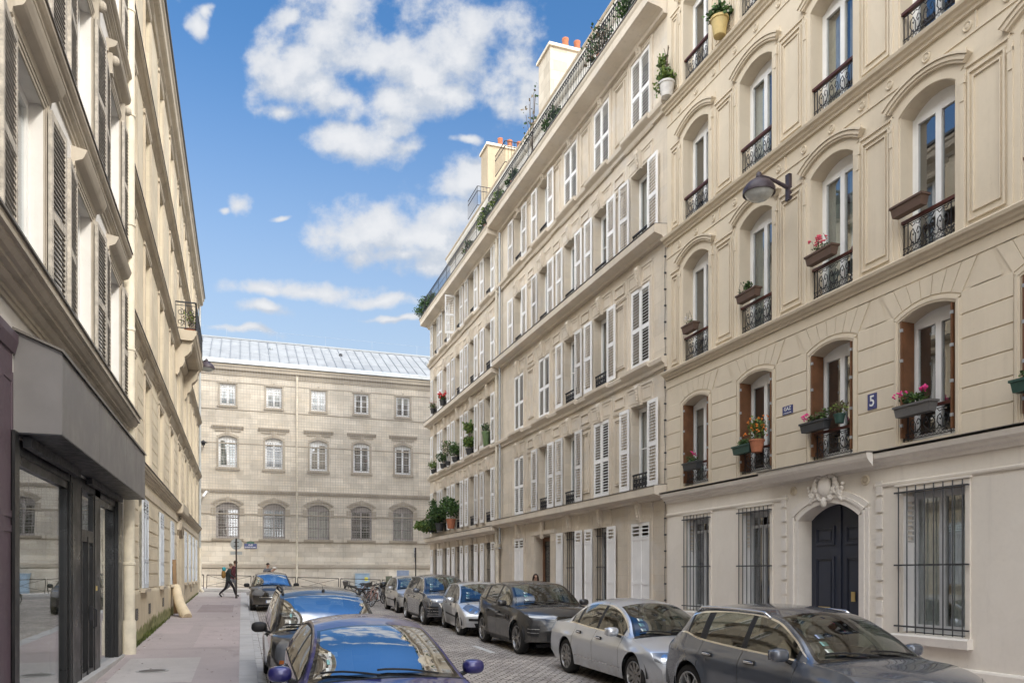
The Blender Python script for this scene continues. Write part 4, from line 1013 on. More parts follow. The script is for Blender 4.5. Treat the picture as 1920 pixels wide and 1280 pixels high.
# ------------------------------------------------------------------ warm stone house (left, further)
def stone_house():
    F = FL; S0, S1 = 17.32, 45.9
    H = thing('apartment_building', 'warm stone apartment house with ruled joints and a carved corner balcony', 'building', (-2.25, 31, G(-2.2, 31)))
    cs = [18.5, 21.4, 24.88, 28.45, 31.95, 35.2, 38.2, 41.1, 43.9]; w = 1.16
    rows = [(4.75, 6.93), (7.70, 10.06), (10.72, 13.25), (14.05, 16.4)]
    ops = [(c-w/2, c+w/2, a, b_, b_, .30) for c in cs for a, b_ in rows]
    door = (31.0, 33.3, .3, 3.55, 3.95, .45)
    gws = [20.25, 24.7, 28.4, 34.9, 37.6, 40.3, 43.0]
    gops = [(c-.52, c+.52, 1.78, 3.92, 3.92, .10) for c in gws]
    mb = F.mb(); wall(mb, S0, S1, -.3, 4.4, gops+[door]); wall(mb, S0, S1, 4.4, 17.2, ops)
    mb.face([(S1, 0, -.3), (S1, 0, 17.2), (S1, -11, 17.2), (S1, -11, -.3)]); mb.face([(S0, 0, 17.2), (S1, 0, 17.2), (S1, -11, 17.2), (S0, -11, 17.2)])
    mb.build('wall', M_lstone, H)
    mb = F.mb(); rooms(mb, ops, .3, 1.0); mb.build('room_interior', M_room, H)
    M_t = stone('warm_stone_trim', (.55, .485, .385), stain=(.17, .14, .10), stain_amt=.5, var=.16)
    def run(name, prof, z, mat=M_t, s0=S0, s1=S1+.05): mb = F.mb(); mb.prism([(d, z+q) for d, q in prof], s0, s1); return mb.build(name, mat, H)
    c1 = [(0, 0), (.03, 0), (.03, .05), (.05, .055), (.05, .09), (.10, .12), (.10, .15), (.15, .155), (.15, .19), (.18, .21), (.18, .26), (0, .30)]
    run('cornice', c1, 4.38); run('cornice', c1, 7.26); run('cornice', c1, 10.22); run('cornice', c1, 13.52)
    fl = [(0, .302), (.18, .265), (.20, .26), (.20, .28), (0, .32)]
    for z in (4.38, 7.26, 10.22, 13.52): run('flashing', fl, z, M_dark_lead)
    run('string_course', [(0, 0), (.03, 0), (.03, .2), (0, .2)], 4.05)
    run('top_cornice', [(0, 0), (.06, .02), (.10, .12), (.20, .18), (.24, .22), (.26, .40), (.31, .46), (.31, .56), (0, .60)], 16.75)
    mb = F.mb(); mb.prism([(-.1, 17.36), (.30, 17.35), (.36, 17.36), (.36, 17.44), (.27, 17.5), (-4, 19.4), (-4, 17.4)], S0, S1+.12); mb.build('roof', worn('roof_edge_zinc', (.18, .185, .19), .5, .15, 2, metal=.3), H)
    mb = F.mv()
    for k in range(2): mb.box(-w/2-.09-.06*k, -w/2-.004-.06*k, 0, .03+.015*k, -.0, 2.2); mb.box(w/2+.004+.06*k, w/2+.09+.06*k, 0, .03+.015*k, 0, 2.2); mb.box(-w/2-.09-.06*k, w/2+.09+.06*k, 0, .03+.015*k, 2.205+.06*k, 2.29+.06*k)
    for k in range(6): mb.box(-w/2-.28, w/2+.28, 0, .02+.014*k, 2.39+.04*k, 2.415+.04*k)
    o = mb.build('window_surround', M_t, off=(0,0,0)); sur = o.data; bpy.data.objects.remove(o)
    for c in cs:
        for ri, (a, b_) in enumerate(rows):
            o = link('window_surround', sur, H, F.pt(c, 0, a)-H.location); o.scale = (1, 1, (b_-a)/2.2)
            if c > 18.6: window(F, H, c, a+.02, w-.004, b_-a-.03, None, depth=.25, curtain=.7, key='ls')
    # rustication of the lower floors between windows
    mb = F.mb(); ed = [S0+.1]+sum([[c-w/2-.18, c+w/2+.18] for c in cs], [])+[S1]
    for k in range(0, len(ed), 2):
        a, b_ = ed[k], ed[k+1]
        if b_-a < .3: continue
        z = 4.72
        while z < 6.9: mb.box(a+.03, b_-.03, 0, .018, z+.015, min(z+.36, 7.1)-.012); z += .36
        mb.build('rustication', M_lstone, H); mb = F.mb()
    ed = [S0+.1]+sum([[c-.62, c+.62] for c in gws[:3]], [])+[30.7, 33.6]+sum([[c-.62, c+.62] for c in gws[3:]], [])+[S1]
    for k in range(0, len(ed), 2):
        a, b_ = ed[k], ed[k+1]
        if b_-a < .3: continue
        z = 1.78
        while z < 3.9: mb.box(a+.02, b_-.02, 0, .02, z+.018, z+.34); z += .358
        mb.build('rustication', M_lstone, H); mb = F.mb()
    mb = F.mb(); mb.prism([(0, -.3), (.05, -.3), (.05, 1.68), (.03, 1.74), (0, 1.76)], S0+.2, 30.8); mb.prism([(0, -.3), (.05, -.3), (.05, 1.68), (.03, 1.74), (0, 1.76)], 33.5, S1)
    mb.build('plinth', stone('mossy_plinth', (.60, .52, .38), stain=(.20, .18, .12), stain_amt=.45, var=.16, bump=.3), H)
    # closed metal shutters on the ground floor
    Mm = worn('pale_blue_grey_shutter', (.60, .64, .69), .5, .12, 2)
    lm = shutter_mesh(F, .52, 2.10, .04, .80, mats=[Mm, M_iron])
    for i, c in enumerate(gws):
        for sg in (-1, 1): link('shutter', lm, H, F.pt(c-.52 if sg < 0 else c, .03 if i else .07, 1.80)-H.location)
        mb = F.mv(); mb.prism([(0, -.10), (.10, -.10), (.11, -.02), (0, 0)], -.62, .62); o = mb.build('sill', M_t, off=(0,0,0)); o.parent = H; o.location = F.pt(c, .05, 1.80)-H.location
    # cellar vents
    for s in (18.95, 21.5, 25.1, 28.9, 34.0, 38.5):
        z = 1.12+.012*(s-19); mb = F.mb(); mb.box(s-.22, s+.22, .051, .058, z-.02, z+.24)
        o = mb.build('cellar_vent', M_iron, H); mb = F.mb()
        for k in range(4): mb.box(s-.2, s+.2, .0585, .068, z+.01+.055*k, z+.035+.055*k)
        mb.build('vent_slats', worn('vent_metal', (.20, .18, .16), .6, .2, 9), o)
    # street door with carved key
    mb = F.mb(); a, b_, za, zs, zc = door[:5]
    for w0, w1, d in ((.005, .16, .05), (.16, .26, .09)):
        arch_strip(mb, a, b_, zs, zc, w0, w1, 0, d)
        for s0, sg in ((a, -1), (b_, 1)): x0, x1 = sorted((s0+sg*w0, s0+sg*w1)); mb.box(x0, x1, 0, d, .5, zs)
    mb.prism([(0, 3.8), (.06, 3.82), (.10, 3.95), (.12, 4.3), (0, 4.36)], 32.0, 32.3)
    for k in range(8): mb.blob((32.15+random.uniform(-.4, .4), .05, 4.24+random.uniform(-.06, .06)), (.09, .05, .06), 0, 8, 6)
    mb.prism([(.0, 4.36), (.2, 4.36), (.24, 4.44), (.25, 4.72), (0, 4.76)], 30.6, 33.7)
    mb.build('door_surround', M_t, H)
    mb = F.mb(); mb.box(a, b_, -.46, -.40, .3, 3.9); mb.box((a+b_)/2-.03, (a+b_)/2+.03, -.40, -.38, .3, 3.9)
    for x0 in (a+.2, (a+b_)/2+.15):
        for z0, z1 in ((.8, 1.8), (2.0, 3.3)): frame_strip(mb, x0, x0+.75, z0, z1, .06, -.40, -.37)
    mb.build('door', worn('door_oak', (.20, .12, .07), .5, .2, 4), H)
    # stone balcony on consoles
    B0, B1, Z = 30.2, 35.1, 10.62
    mb = F.mb(); mb.prism([(0, Z-.05), (.55, Z-.05), (.62, Z), (.66, Z+.10), (.70, Z+.14), (.71, Z+.26), (.74, Z+.30), (0, Z+.33)], B0, B1); bo = mb.build('balcony', M_t, H)
    for s in (B0+.15, B1-.55):
        mb = F.mb(); pr = [(0, Z-1.25), (.06, Z-1.28), (.12, Z-1.18), (.14, Z-1.02), (.24, Z-.95), (.30, Z-.80), (.30, Z-.62), (.42, Z-.52), (.52, Z-.38), (.54, Z-.20), (.60, Z-.06), (0, Z-.06)]
        mb.prism(pr, s, s+.40); mb.build('console', M_t, bo)
    mb = F.mb(); zb = Z+.34; ht = .98
    path = [(B0+.05, .0), (B0+.05, .68), (B1-.05, .68), (B1-.05, 0)]
    for z, r in ((zb+ht, .03), (zb+.05, .02), (zb+ht-.12, .014)): mb.tube([(s, d, z) for s, d in path], r, 5)
    for (a0, b0), (a1, b1) in zip(path[:-1], path[1:]):
        L = math.hypot(a1-a0, b1-b0); n = max(2, int(L/.35))
        for k in range(n+1):
            x, y = a0+(a1-a0)*k/n, b0+(b1-b0)*k/n; mb.tube([(x, y, zb), (x, y, zb+ht)], .018, 4)
        for k in range(n):
            cx, cy, ux, uy = a0+(a1-a0)*(k+.5)/n, b0+(b1-b0)*(k+.5)/n, (a1-a0)/L, (b1-b0)/L; q = L/n*.42
            for sp in (spiral((0, zb+.25), q*.9, .03, -pi/2, 1.4), spiral((0, zb+.62), q*.9, .03, pi/2, -1.4)): mb.tube([(cx+ux*x, cy+uy*x, z) for x, z in sp], .014, 4)
    mb.build('balcony_railing', M_iron, bo)
    # pipe at the far corner
    mb = F.mb(); mb.tube([(S1-.15, .09, 16.9), (S1-.15, .09, 3.6)], .06, 10, 1); mb.tube([(S1-.15, .10, 3.6), (S1-.15, .10, 1.35), (S1-.2, .26, 1.15)], .085, 10, 0)
    mb.build('downpipe', [M_downpipe, M_zincpipe], H, smooth=True, sharp=40)
    return H
STONE = stone_house()
# moss and weeds where wall meets pavement
mb = MB(); rn = random.Random(3)
for k in range(1500):
    y = 18.3+abs(rn.gauss(0, 1))*3.6 if rn.random() < .7 else rn.uniform(33.6, 44)
    if 29 < y < 33.4 or y > 45: continue
    h = .03+.09*rn.random()**2*(2.0 if 20 < y < 23 else 1); x = -2.195+abs(rn.gauss(0, .025)); z = G(x, y)+KERB
    a = rn.uniform(0, pi); wv = .02+.03*rn.random(); dx, dy = wv*math.cos(a)*.5, wv*math.sin(a)
    mb.face([(x-dx*.5, y-dy, z), (x+dx*.5, y+dy, z), (x+dx*.3+rn.uniform(0, .05), y+dy*.3+rn.uniform(-.04, .04), z+h)], rn.choice((0, 0, 1)))
o = mb.build('weeds', [leafmat('moss_green', (.10, .14, .03)), leafmat('moss_pale', (.17, .19, .06))]); o['kind'] = 'stuff'; tag(o, 'green moss and weeds along the foot of the stone wall', 'weeds')
mb = FL.mb()
for k in range(520):                                     # moss film growing up the plinth
    s = 18.4+rn.random()**1.3*10.8; zb = G(-2.2, s)+KERB; h = (.10+.36*rn.random()**1.8)*(1-.35*abs((s-23)/7)); ww = .10+.22*rn.random()
    mb.face([(s-ww, .0525, zb-.02), (s+ww, .0525, zb-.02), (s+ww*.6, .0525+.0001*k/520, zb+h*.8), (s, .0525, zb+h), (s-ww*.7, .0525, zb+h*.7)])
o = mb.build('moss', worn('moss_film', (.30, .30, .13), .95, .3, 7)); o['kind'] = 'stuff'; tag(o, 'yellow green moss film creeping up the stone plinth', 'moss')

# ------------------------------------------------------------------ school at the end of the street
def school():
    F = FF; S0, S1 = -19.0, 28.0
    H = thing('school_building', 'long soot-streaked stone school across the end of the street under a zinc roof', 'building', (4, 53, G(4, 53)))
    cs = [-.84+2.845*k for k in range(-4, 9)]; ops = []
    r1, r2, r3 = (4.44, 6.45, 6.78), (9.05, 10.88, 11.06), (13.03, 14.40, 14.40)
    for c in cs: ops += [(c-.71, c+.71, *r1, .35), (c-.56, c+.56, *r2, .30), (c-.48, c+.48, *r3, .25)]
    mb = F.mb(); wall(mb, S0, S1, -.2, 15.3, ops, narc=10); mb.build('wall', M_school, H)
    mb = F.mb(); rooms(mb, ops, .3, 1.2); mb.build('room_interior', M_room, H)
    def run(name, prof, z, mat=M_schooltrim, s0=S0, s1=S1): mb = F.mb(); mb.prism([(d, z+q) for d, q in prof], s0, s1); return mb.build(name, mat, H)
    run('plinth', [(0, 0), (.06, 0), (.06, 2.5), (0, 2.5)], 0, M_school); run('string_course', [(0, 0), (.10, .02), (.13, .05), (.13, .24), (.07, .30), (0, .32)], 2.51)
    run('string_course', [(0, 0), (.05, 0), (.07, .06), (0, .08)], 4.22); run('string_course', [(0, 0), (.04, 0), (.05, .06), (0, .08)], 6.0)
    run('cornice', [(0, 0), (.05, 0), (.08, .08), (.16, .12), (.18, .22), (0, .26)], 7.36)
    run('string_course', [(0, 0), (.035, 0), (.045, .05), (0, .07)], 10.55); run('string_course', [(0, 0), (.035, 0), (.045, .05), (0, .07)], 12.72)
    run('string_course', [(0, 0), (.035, 0), (.045, .05), (0, .07)], 14.48)
    run('top_cornice', [(0, 0), (.05, 0), (.08, .10), (.10, .22), (.18, .28), (.26, .32), (.28, .46), (.36, .52), (.38, .62), (0, .66)], 14.95)
    mb = F.mb(); mb.prism([(-.1, 15.62), (.44, 15.61), (.46, 15.62), (.46, 15.86), (.42, 15.9), (-.1, 15.7)], S0, S1); mb.build('gutter', worn('gutter_zinc', (.50, .53, .55), .45, .12, 3, metal=.4), H)
    mb = F.mb(); y0, z0, y1, z1 = .40, 15.90, -5.0, 18.72
    mb.prism([(y0, z0), (y1, z1), (y1-5, z0-.4), (y0-.2, z0-.4)], S0, S1)
    d = Vector((y1-y0, z1-z0)).normalized(); nv = Vector((d.y, -d.x))*-1 if False else Vector((.5, .86))
    s = S0
    while s < S1: mb.hexa([(s-.012, y0, z0), (s+.012, y0, z0), (s+.012, y1, z1), (s-.012, y1, z1)], [(s-.012, y0, z0+.05), (s+.012, y0, z0+.05), (s+.012, y1, z1+.05), (s-.012, y1, z1+.05)], 1); s += .61
    for t in (.36, .72):
        yy, zz = y0+(y1-y0)*t, z0+(z1-z0)*t; k = 0; s = S0
        while s < S1: o_ = .12*(k % 2-.5); mb.box(s+.012, s+.598, yy+o_-.008, yy+o_+.008, zz-o_*.52-.02, zz-o_*.52+.016, 1); s += .61; k += 1
    mb.box(S0, S1, y1-.1, y1+.1, z1-.02, z1+.09, 1)
    for s in (1.9, 6.66, 12.9): mb.blob((s, -3.0, z0+(z1-z0)*.63+.02), (.13, .12, .16), 2 if 6 < s < 7 else 1, 8, 6)
    mb.build('roof', [M_zinc, worn('zinc_seam', (.25, .27, .29), .45, .1, 2, metal=.4), M_iron], H)
    mb = F.mb()
    for k in range(14): mb.tube([(S0+1+k*3.4, -5, 18.7), (S0+1+k*3.4, -5, 19.5)], .008, 4)
    mb.tube([(S0, -5, 19.48), (S1, -5, 19.48)], .006, 4); mb.build('ridge_rail', worn('galvanised', (.30, .34, .38), .7, .1, 4), H)
    # surrounds
    def proto(fn, name, mat=M_schooltrim):
        mb = F.mv(); fn(mb); o = mb.build(name, mat, off=(0,0,0)); me = o.data; bpy.data.objects.remove(o); return me
    def f1(mb):
        arch_strip(mb, -.71, .71, 2.01, 2.34, .20, .30, 0, .10, 0, 10); arch_strip(mb, -.71, .71, 2.01, 2.34, .005, .2, 0, .03, 0, 10)
        mb.box(-.10, .10, 0, .14, 2.34, 2.70)
        for sx in (-1, 1): mb.box(sx*.86-.15, sx*.86+.15, 0, .05, 1.60, 1.98); mb.box(sx*.86-.18, sx*.86+.18, 0, .08, 1.52, 1.60)
        mb.prism([(0, -.16), (.12, -.16), (.15, -.10), (.15, 0), (0, .02)], -.96, .96)
    def f2(mb):
        mb.prism([(0, 2.42), (.06, 2.42), (.08, 2.50), (.18, 2.54), (.20, 2.62), (0, 2.66)], -.97, .97)
        for sx in (-1, 1): mb.box(sx*.48-.30, sx*.48+.30, 0, .06, 2.28, 2.40)
        mb.box(-.12, .12, 0, .09, 2.02, 2.42); arch_strip(mb, -.56, .56, 1.83, 2.01, .004, .14, 0, .03, 0, 8)
        for sx in (-1, 1): mb.box(sx*.63-.06, sx*.63+.06, 0, .03, 0, 1.83)
        mb.prism([(0, -.22), (.10, -.22), (.14, -.14), (.14, -.02), (0, .0)], -.72, .72)
    def f3(mb):
        mb.box(-.62, .62, 0, .05, 1.375, 1.46); mb.prism([(0, -.16), (.10, -.16), (.12, -.03), (0, 0)], -.62, .62); mb.box(-.04, .04, 0, .08, 1.45, 1.62)
        for sx in (-1, 1): mb.box(sx*.54-.055, sx*.54+.055, 0, .03, 0, 1.37)
    m1, m2, m3 = proto(f1, 'window_surround'), proto(f2, 'window_surround'), proto(f3, 'window_surround')
    def fg(mb):
        for k in range(9): x = -.66+1.32*k/8; mb.tube([(x, -.05, .02), (x, -.05, arc_z(x, -.71, .71, 2.01, 2.34)-.02)], .014, 4)
        for z in (.15, .75, 1.35, 1.95): mb.box(-.70, .70, -.06, -.04, z-.015, z+.015)
    gm = proto(fg, 'window_grille', worn('school_bars', (.20, .18, .17), .6, .2, 5))
    def fb(mb):
        for z in (.10, .22, .34): mb.tube([(-.55, .02, z), (.55, .02, z)], .012, 4)
    bm_ = proto(fb, 'guard_bar', M_greyiron)
    M_sj = worn('school_white_joinery', (.78, .80, .82), .5, .05, 2); M_so = worn('school_dull_joinery', (.46, .43, .42), .6, .1, 2)
    for c in cs:
        for me, r in ((m1, r1), (m2, r2), (m3, r3)): link('window_surround', me, H, F.pt(c, 0, r[0])-H.location)
        link('window_grille', gm, H, F.pt(c, 0, r1[0])-H.location)
        window(F, H, c, r1[0]+.02, 1.41, 2.32, r1[1], depth=.24, muntins=3, curtain=.35, key='s1', mats=M_so)
        window(F, H, c, r2[0]+.02, 1.11, 1.98, r2[1], depth=.18, muntins=2, curtain=.35, key='s2', mats=M_sj)
        window(F, H, c, r3[0]+.02, .95, 1.34, None, depth=.14, muntins=2, curtain=.55, key='s3', mats=M_sj)
        if -6 < c < 13:
            for r in (r2, r3): link('guard_bar', bm_, H, F.pt(c, 0, r[0])-H.location)
    mb = F.mb(); mb.tube([(3.45, .12, 15.2), (3.45, .12, .9)], .065, 10)
    for z in (1.6, 4.1, 7.2, 10, 13): mb.lathe([(.075, z), (.075, z+.08)], (3.45, .12, 0), 10)
    mb.build('downpipe', M_downpipe, H, smooth=True, sharp=40)
    mb = F.mb(); mb.box(10.1, 10.95, .062, .075, 1.95, 2.42); mb.build('painted_panel', worn('blue_patch', (.27, .33, .45), .8, .15, 4), H)
    return H
SCHOOL = school()
# ball-catching net stretched before the school windows
mb = FF.mb(); s, e, z0, z1, p = -6.0, 16.5, 4.5, 15.45, .17
k = s
while k < e: mb.box(k, k+.016, .50, .511, z0, z1); k += p
k = z0
while k < z1: mb.box(s, e, .5115, .5225, k, k+.016); k += p
tag(mb.build('protective_net', worn('net_cord', (.42, .39, .36), .8, .2, 2)), 'fine square-mesh net hung in front of the school windows', 'net')
# ------------------------------------------------------------------ cars
def pchip(pts):
    pts = sorted(pts); X = [p[0] for p in pts]; Y = [p[1] for p in pts]; n = len(X)
    h = [X[i+1]-X[i] for i in range(n-1)]; dl = [(Y[i+1]-Y[i])/h[i] for i in range(n-1)]; d = [0]*n
    d[0], d[-1] = dl[0], dl[-1]
    for i in range(1, n-1):
        if dl[i-1]*dl[i] > 0: w1, w2 = 2*h[i]+h[i-1], h[i]+2*h[i-1]; d[i] = (w1+w2)/(w1/dl[i-1]+w2/dl[i])
    def f(x):
        if x <= X[0]: return Y[0]
        if x >= X[-1]: return Y[-1]
        i = 0
        while x > X[i+1]: i += 1
        t = (x-X[i])/h[i]; t2, t3 = t*t, t*t*t
        return (2*t3-3*t2+1)*Y[i]+(t3-2*t2+t)*h[i]*d[i]+(-2*t3+3*t2)*Y[i+1]+(t3-t2)*h[i]*d[i+1]
    return f
def sstep(a, b, x): t = max(0, min(1, (x-a)/(b-a))); return t*t*(3-2*t)
def paint(name, col, metal=.55, rough=.28):
    m = pbr(name, col, rough, metal, coat=1.0, coat_rough=.025)
    N = NT(m.node_tree); b = m.node_tree.nodes['Principled BSDF']; p = N.n('ShaderNodeNewGeometry').outputs['Position']
    zo = N.sep(N.n('ShaderNodeTexCoord').outputs['Object'])[2]
    dust = N.m('MULTIPLY', N.m('ADD', N.ramp(zo, .62, .22, 0, .55), .035), N.ramp(N.noise(p, 6, 6, .7), .35, .7, .35, 1))   # road dust thins out upwards
    pc = N.mix(N.m('MULTIPLY', N.ramp(N.noise(p, 420, 1), .55, .8), .25), c4(col), c4([min(1, x*1.8+.02) for x in col]))
    N.set(b.inputs['Base Color'], N.mix(dust, pc, c4((.26, .23, .19)))); N.set(b.inputs['Metallic'], N.m('MULTIPLY', N.m('SUBTRACT', 1.0, dust), metal)); N.set(b.inputs['Coat Weight'], N.m('SUBTRACT', 1.0, dust))
    N.set(b.inputs['Coat Roughness'], N.ramp(N.noise(p, 5, 5), .35, .75, .006, .035))
    return m
M_cglass = glass('car_glass', (.46, .53, .49), .13)
M_csky = glass('athermic_windscreen_glass', (.50, .56, .56), .50)
M_cside = glass('car_side_glass', (.30, .34, .31), .15)
M_blackpl = worn('black_plastic', (.018, .018, .019), .55, .2, 6)
M_gloss = pbr('gloss_black', (.008, .008, .009), .12, coat=.6)
M_chrome = pbr('chrome', (.80, .81, .82), .12, metal=1)
M_tyre = worn('tyre_rubber', (.022, .021, .020), .85, .25, 9, bump=.2)
M_alloy = worn('alloy_rim', (.50, .50, .49), .35, .2, 12, metal=.8); M_alloyd = worn('machined_dark_rim', (.33, .32, .31), .35, .3, 12, metal=.8); M_steelcap = worn('dusty_wheel_cover', (.40, .385, .36), .5, .25, 12, metal=.5)
M_brake = worn('brake_dark', (.03, .028, .026), .7, .3, 9)
M_int = worn('car_interior', (.08, .08, .083), .8, .2, 5); M_int2 = worn('car_seat', (.17, .165, .16), .85, .2, 6)
M_lamp = pbr('lamp_lens', (.20, .21, .23), .2, metal=.35, coat=1); M_lampd = pbr('lamp_bowl', (.50, .52, .54), .10, metal=.9, coat=1); M_amber = pbr('amber_lens', (.45, .13, .03), .15, coat=1); M_redl = pbr('red_lens', (.45, .02, .015), .15, coat=1)
M_plate = pbr('white_plate', (.78, .78, .76), .4); M_sticker = pbr('sticker_paper', (.72, .76, .72), .6); M_stg = pbr('sticker_teal', (.22, .44, .42), .5); M_stb = pbr('sticker_blue', (.35, .42, .62), .5)

def wheel_meshes(r, w, rim_r, spokes, style, mat):
    t = MB(); k = rim_r
    t.lathe([(k-.01, -w/2+.02), (k+.008, -w/2+.004), (r*.88, -w/2-.004), (r*.965, -w/2+.015), (r, -w/2+.045), (r, -.01), (r-.008, -.008), (r-.008, .008), (r, .01), (r, w/2-.045), (r*.965, w/2-.015), (r*.88, w/2+.004), (k+.008, w/2-.004), (k-.01, w/2-.02)], (0,0,0), 44, 0, 'y')
    to = t.build('wheel', M_tyre, off=(0,0,0), smooth=True, sharp=50); tm = to.data; bpy.data.objects.remove(to)
    b = MB(); o = -w/2                                     # outer face is -y
    b.lathe([(k+.012, o+.006), (k+.004, o-.002), (k-.008, o+.002), (k-.018, o+.03), (k-.03, o+.10), (k-.03, w/2-.02)], (0,0,0), 40, 0, 'y')
    b.lathe([(.0, o+.09), (k-.03, o+.09)], (0,0,0), 28, 1, 'y')
    b.lathe([(0, o+.016), (.028, o+.016), (.034, o+.02), (.06, o+.026), (.068, o+.05), (.07, o+.09)], (0,0,0), 20, 0, 'y')
    for i in range(spokes):
        a = 2*pi*i/spokes
        for q in ((0,) if style == 'single' else (-1, 1)):
            ai = a+q*.06; ao = a+q*(.16 if style == 'double' else .0)
            def P(rr, an, sw, yy): c, s = math.cos(an), math.sin(an); return (rr*c-sw*s, yy, rr*s+sw*c)
            wi, wo = (.020, .012) if style == 'double' else (.026, .030)
            if style == 'cover': wi, wo = .03, .062
            lo = [P(.05, ai, -wi, o+.028), P(.05, ai, wi, o+.028), P(k-.012, ao, wo, o+.012), P(k-.012, ao, -wo, o+.012)]
            hi = [P(.05, ai, -wi, o+.06), P(.05, ai, wi, o+.06), P(k-.012, ao, wo, o+.04), P(k-.012, ao, -wo, o+.04)]
            b.hexa(lo, hi, 0)
            if style == 'cover' : break
    ro = b.build('rim', [mat, M_brake], off=(0,0,0), smooth=True, sharp=35); rm = ro.data; bpy.data.objects.remove(ro)
    return tm, rm

def car(label, x, y, yaw=0, L=4.3, W=1.80, H=1.5, wb=2.6, fo=.85, top=None, belt=None, xc=1.0, xh=.1, rg=(-1.5, -1.85), doors=(.78, -.15, -1.0), quarter=None, tum=.20, rtyre=.32, rimr=.215, spokes=7, rstyle='single', rimmat=None,
        body=None, clad=False, rails=None, chrome=False, bumper=None, zsill=.22, grille=None, lamps=None, nose_bow=.30, mirror=None, mirror_x=None, crease=None, wip=True, steer=0.0, stickers=True, antenna=None, fogs=None, plate=True, group='parked cars', lower=None, rdoor=True, wsg=None, rear_bow=.18, flare=.02, trim_side=None, tail=None):
    xf, xr = wb/2+fo, wb/2+fo-L; ax = (wb/2, -wb/2); Ra = rtyre+.055
    T = pchip(top); B = pchip(belt); hwm = W/2
    z0 = G(x, y)
    O = thing('parked_car', label, 'car', (x, y, z0), group, rot=(0, math.atan(.0185), -pi/2+yaw))
    def hw(xx):
        h = hwm-.012*((xx)/(L/2))**2
        if xx > ax[0]: h -= .10*max(0, (xx-ax[0])/(xf-ax[0]))**2.2
        if xx < ax[1]: h -= .09*max(0, (ax[1]-xx)/(ax[1]-xr))**2.2
        return h
    zend = lambda xx: zsill + .07*sstep(xf-.35, xf, xx)+.12*sstep(xr+.35, xr, xx)
    def zbot(xx):
        z = zend(xx)
        for a in ax:
            d = abs(xx-a)
            if d < Ra: z = max(z, rtyre+math.sqrt(max(0, Ra*Ra-d*d)))
        return z
    Hedge = max(T(xc-.9), 1.0)
    NL, TOPF = 13, [1, .955, .90, .75, .55, .30, 0]
    def ysid(xx, z, zs, h):
        yv = h
        zm = .60
        if z > zm: yv -= .035*((z-zm)/max(.1, zs-zm))**2
        else: yv -= .055*((zm-z)/(zm-.15))**1.8
        if crease:
            zc_ = crease-.015*xx; yv += .010*math.exp(-((z-zc_)/.03)**2)*sstep(xf-.1, ax[0]-.1, xx)
            if z > zc_: yv -= .40*(z-zc_)*sstep(xf, ax[0]+.2, xx)
        for a in ax:
            d = math.hypot(xx-a, z-rtyre)
            if d < Ra+.14: yv += flare*math.exp(-((d-Ra)/.07)**2)
        return yv
    def warp(p):
        X, Y, Z = p; q = min(1, abs(Y)/hwm)
        X -= nose_bow*q**2.4*sstep(ax[0]-.1, xf, X)
        X += rear_bow*q**2.4*sstep(ax[1]+.1, xr, X)
        return (X, Y, Z)
    def section(xx):
        zt = T(xx); h = hw(xx); green = zt > B(xx)+.075
        zs = min(B(xx), zt-.055); zb = min(zbot(xx), zs-.03)
        g = max(0, min(1, (zt-.065-zs)/(H-.065-B(0)))) if green else 0
        rows = []
        for i in range(NL+1):
            z = zb+(zs-zb)*i/NL; rows.append((xx, ysid(xx, z, zs, h), z))
        yP2 = rows[-1][1]; zP3 = max(zs+.006, zt-.065); yP3 = yP2-.022-tum*g**.9
        hh = zP3-zs; e0, e1, e2 = min(.022, hh*.1), min(.05, hh*.3), min(.022, hh*.12)
        for e in (e0, hh*.30+e0*.5, hh*.62, hh-e1, hh-e1+e2):
            t = e/hh; rows.append((xx, yP2+(yP3-yP2)*t+.018*math.sin(pi*t)*g, zs+e))
        bow = .17*sstep(xh-.3, xc, xx)*sstep(xf, xc, xx)
        rbow = .10*sstep(rg[0]+.3, rg[1], xx)*sstep(xr-.2, rg[1], xx)
        for f in TOPF: rows.append((xx+(bow-rbow)*(1-f*f), yP3*f, zt-(zt-zP3)*f**2.2))
        return rows
    # stations: even spacing plus the exact edges of arches, doors and glass
    st = set()
    n = int(L/.045)
    for i in range(n+1): st.add(round(xr+L*i/n, 4))
    for a in ax:
        for k in range(0, 25): st.add(round(a+Ra*math.cos(pi*k/24), 4))
    for k in range(6): st.add(round(xf-.004*k*k, 4)); st.add(round(xr+.004*k*k, 4))
    cuts = list(doors) if rdoor else list(doors[:2]); gap = .0045
    keep = set()
    for c in cuts+[xc+.03]:
        for q in (c-gap, c+gap): keep.add(round(q, 4))
    marks = [xc, xh, rg[0], rg[1]]+[c+s for c in cuts for s in (.05, -.05)]
    if quarter: marks += list(quarter)
    for m_ in marks: keep.add(round(m_, 4))
    st = sorted([s for s in st if xr <= s <= xf and all(abs(s-k) > .012 for k in keep)]+[k for k in keep])
    secs = [section(s) for s in st]; nr = len(secs[0]); iP2 = NL; iP3 = NL+6; nS = len(st)
    parts = {}
    def part(k): return parts.setdefault(k, MB())
    allv, allf = [], []
    def put(key, m, pts): part(key).face(pts, m); i = len(allv); allv.extend(pts); allf.append(list(range(i, i+len(pts))))
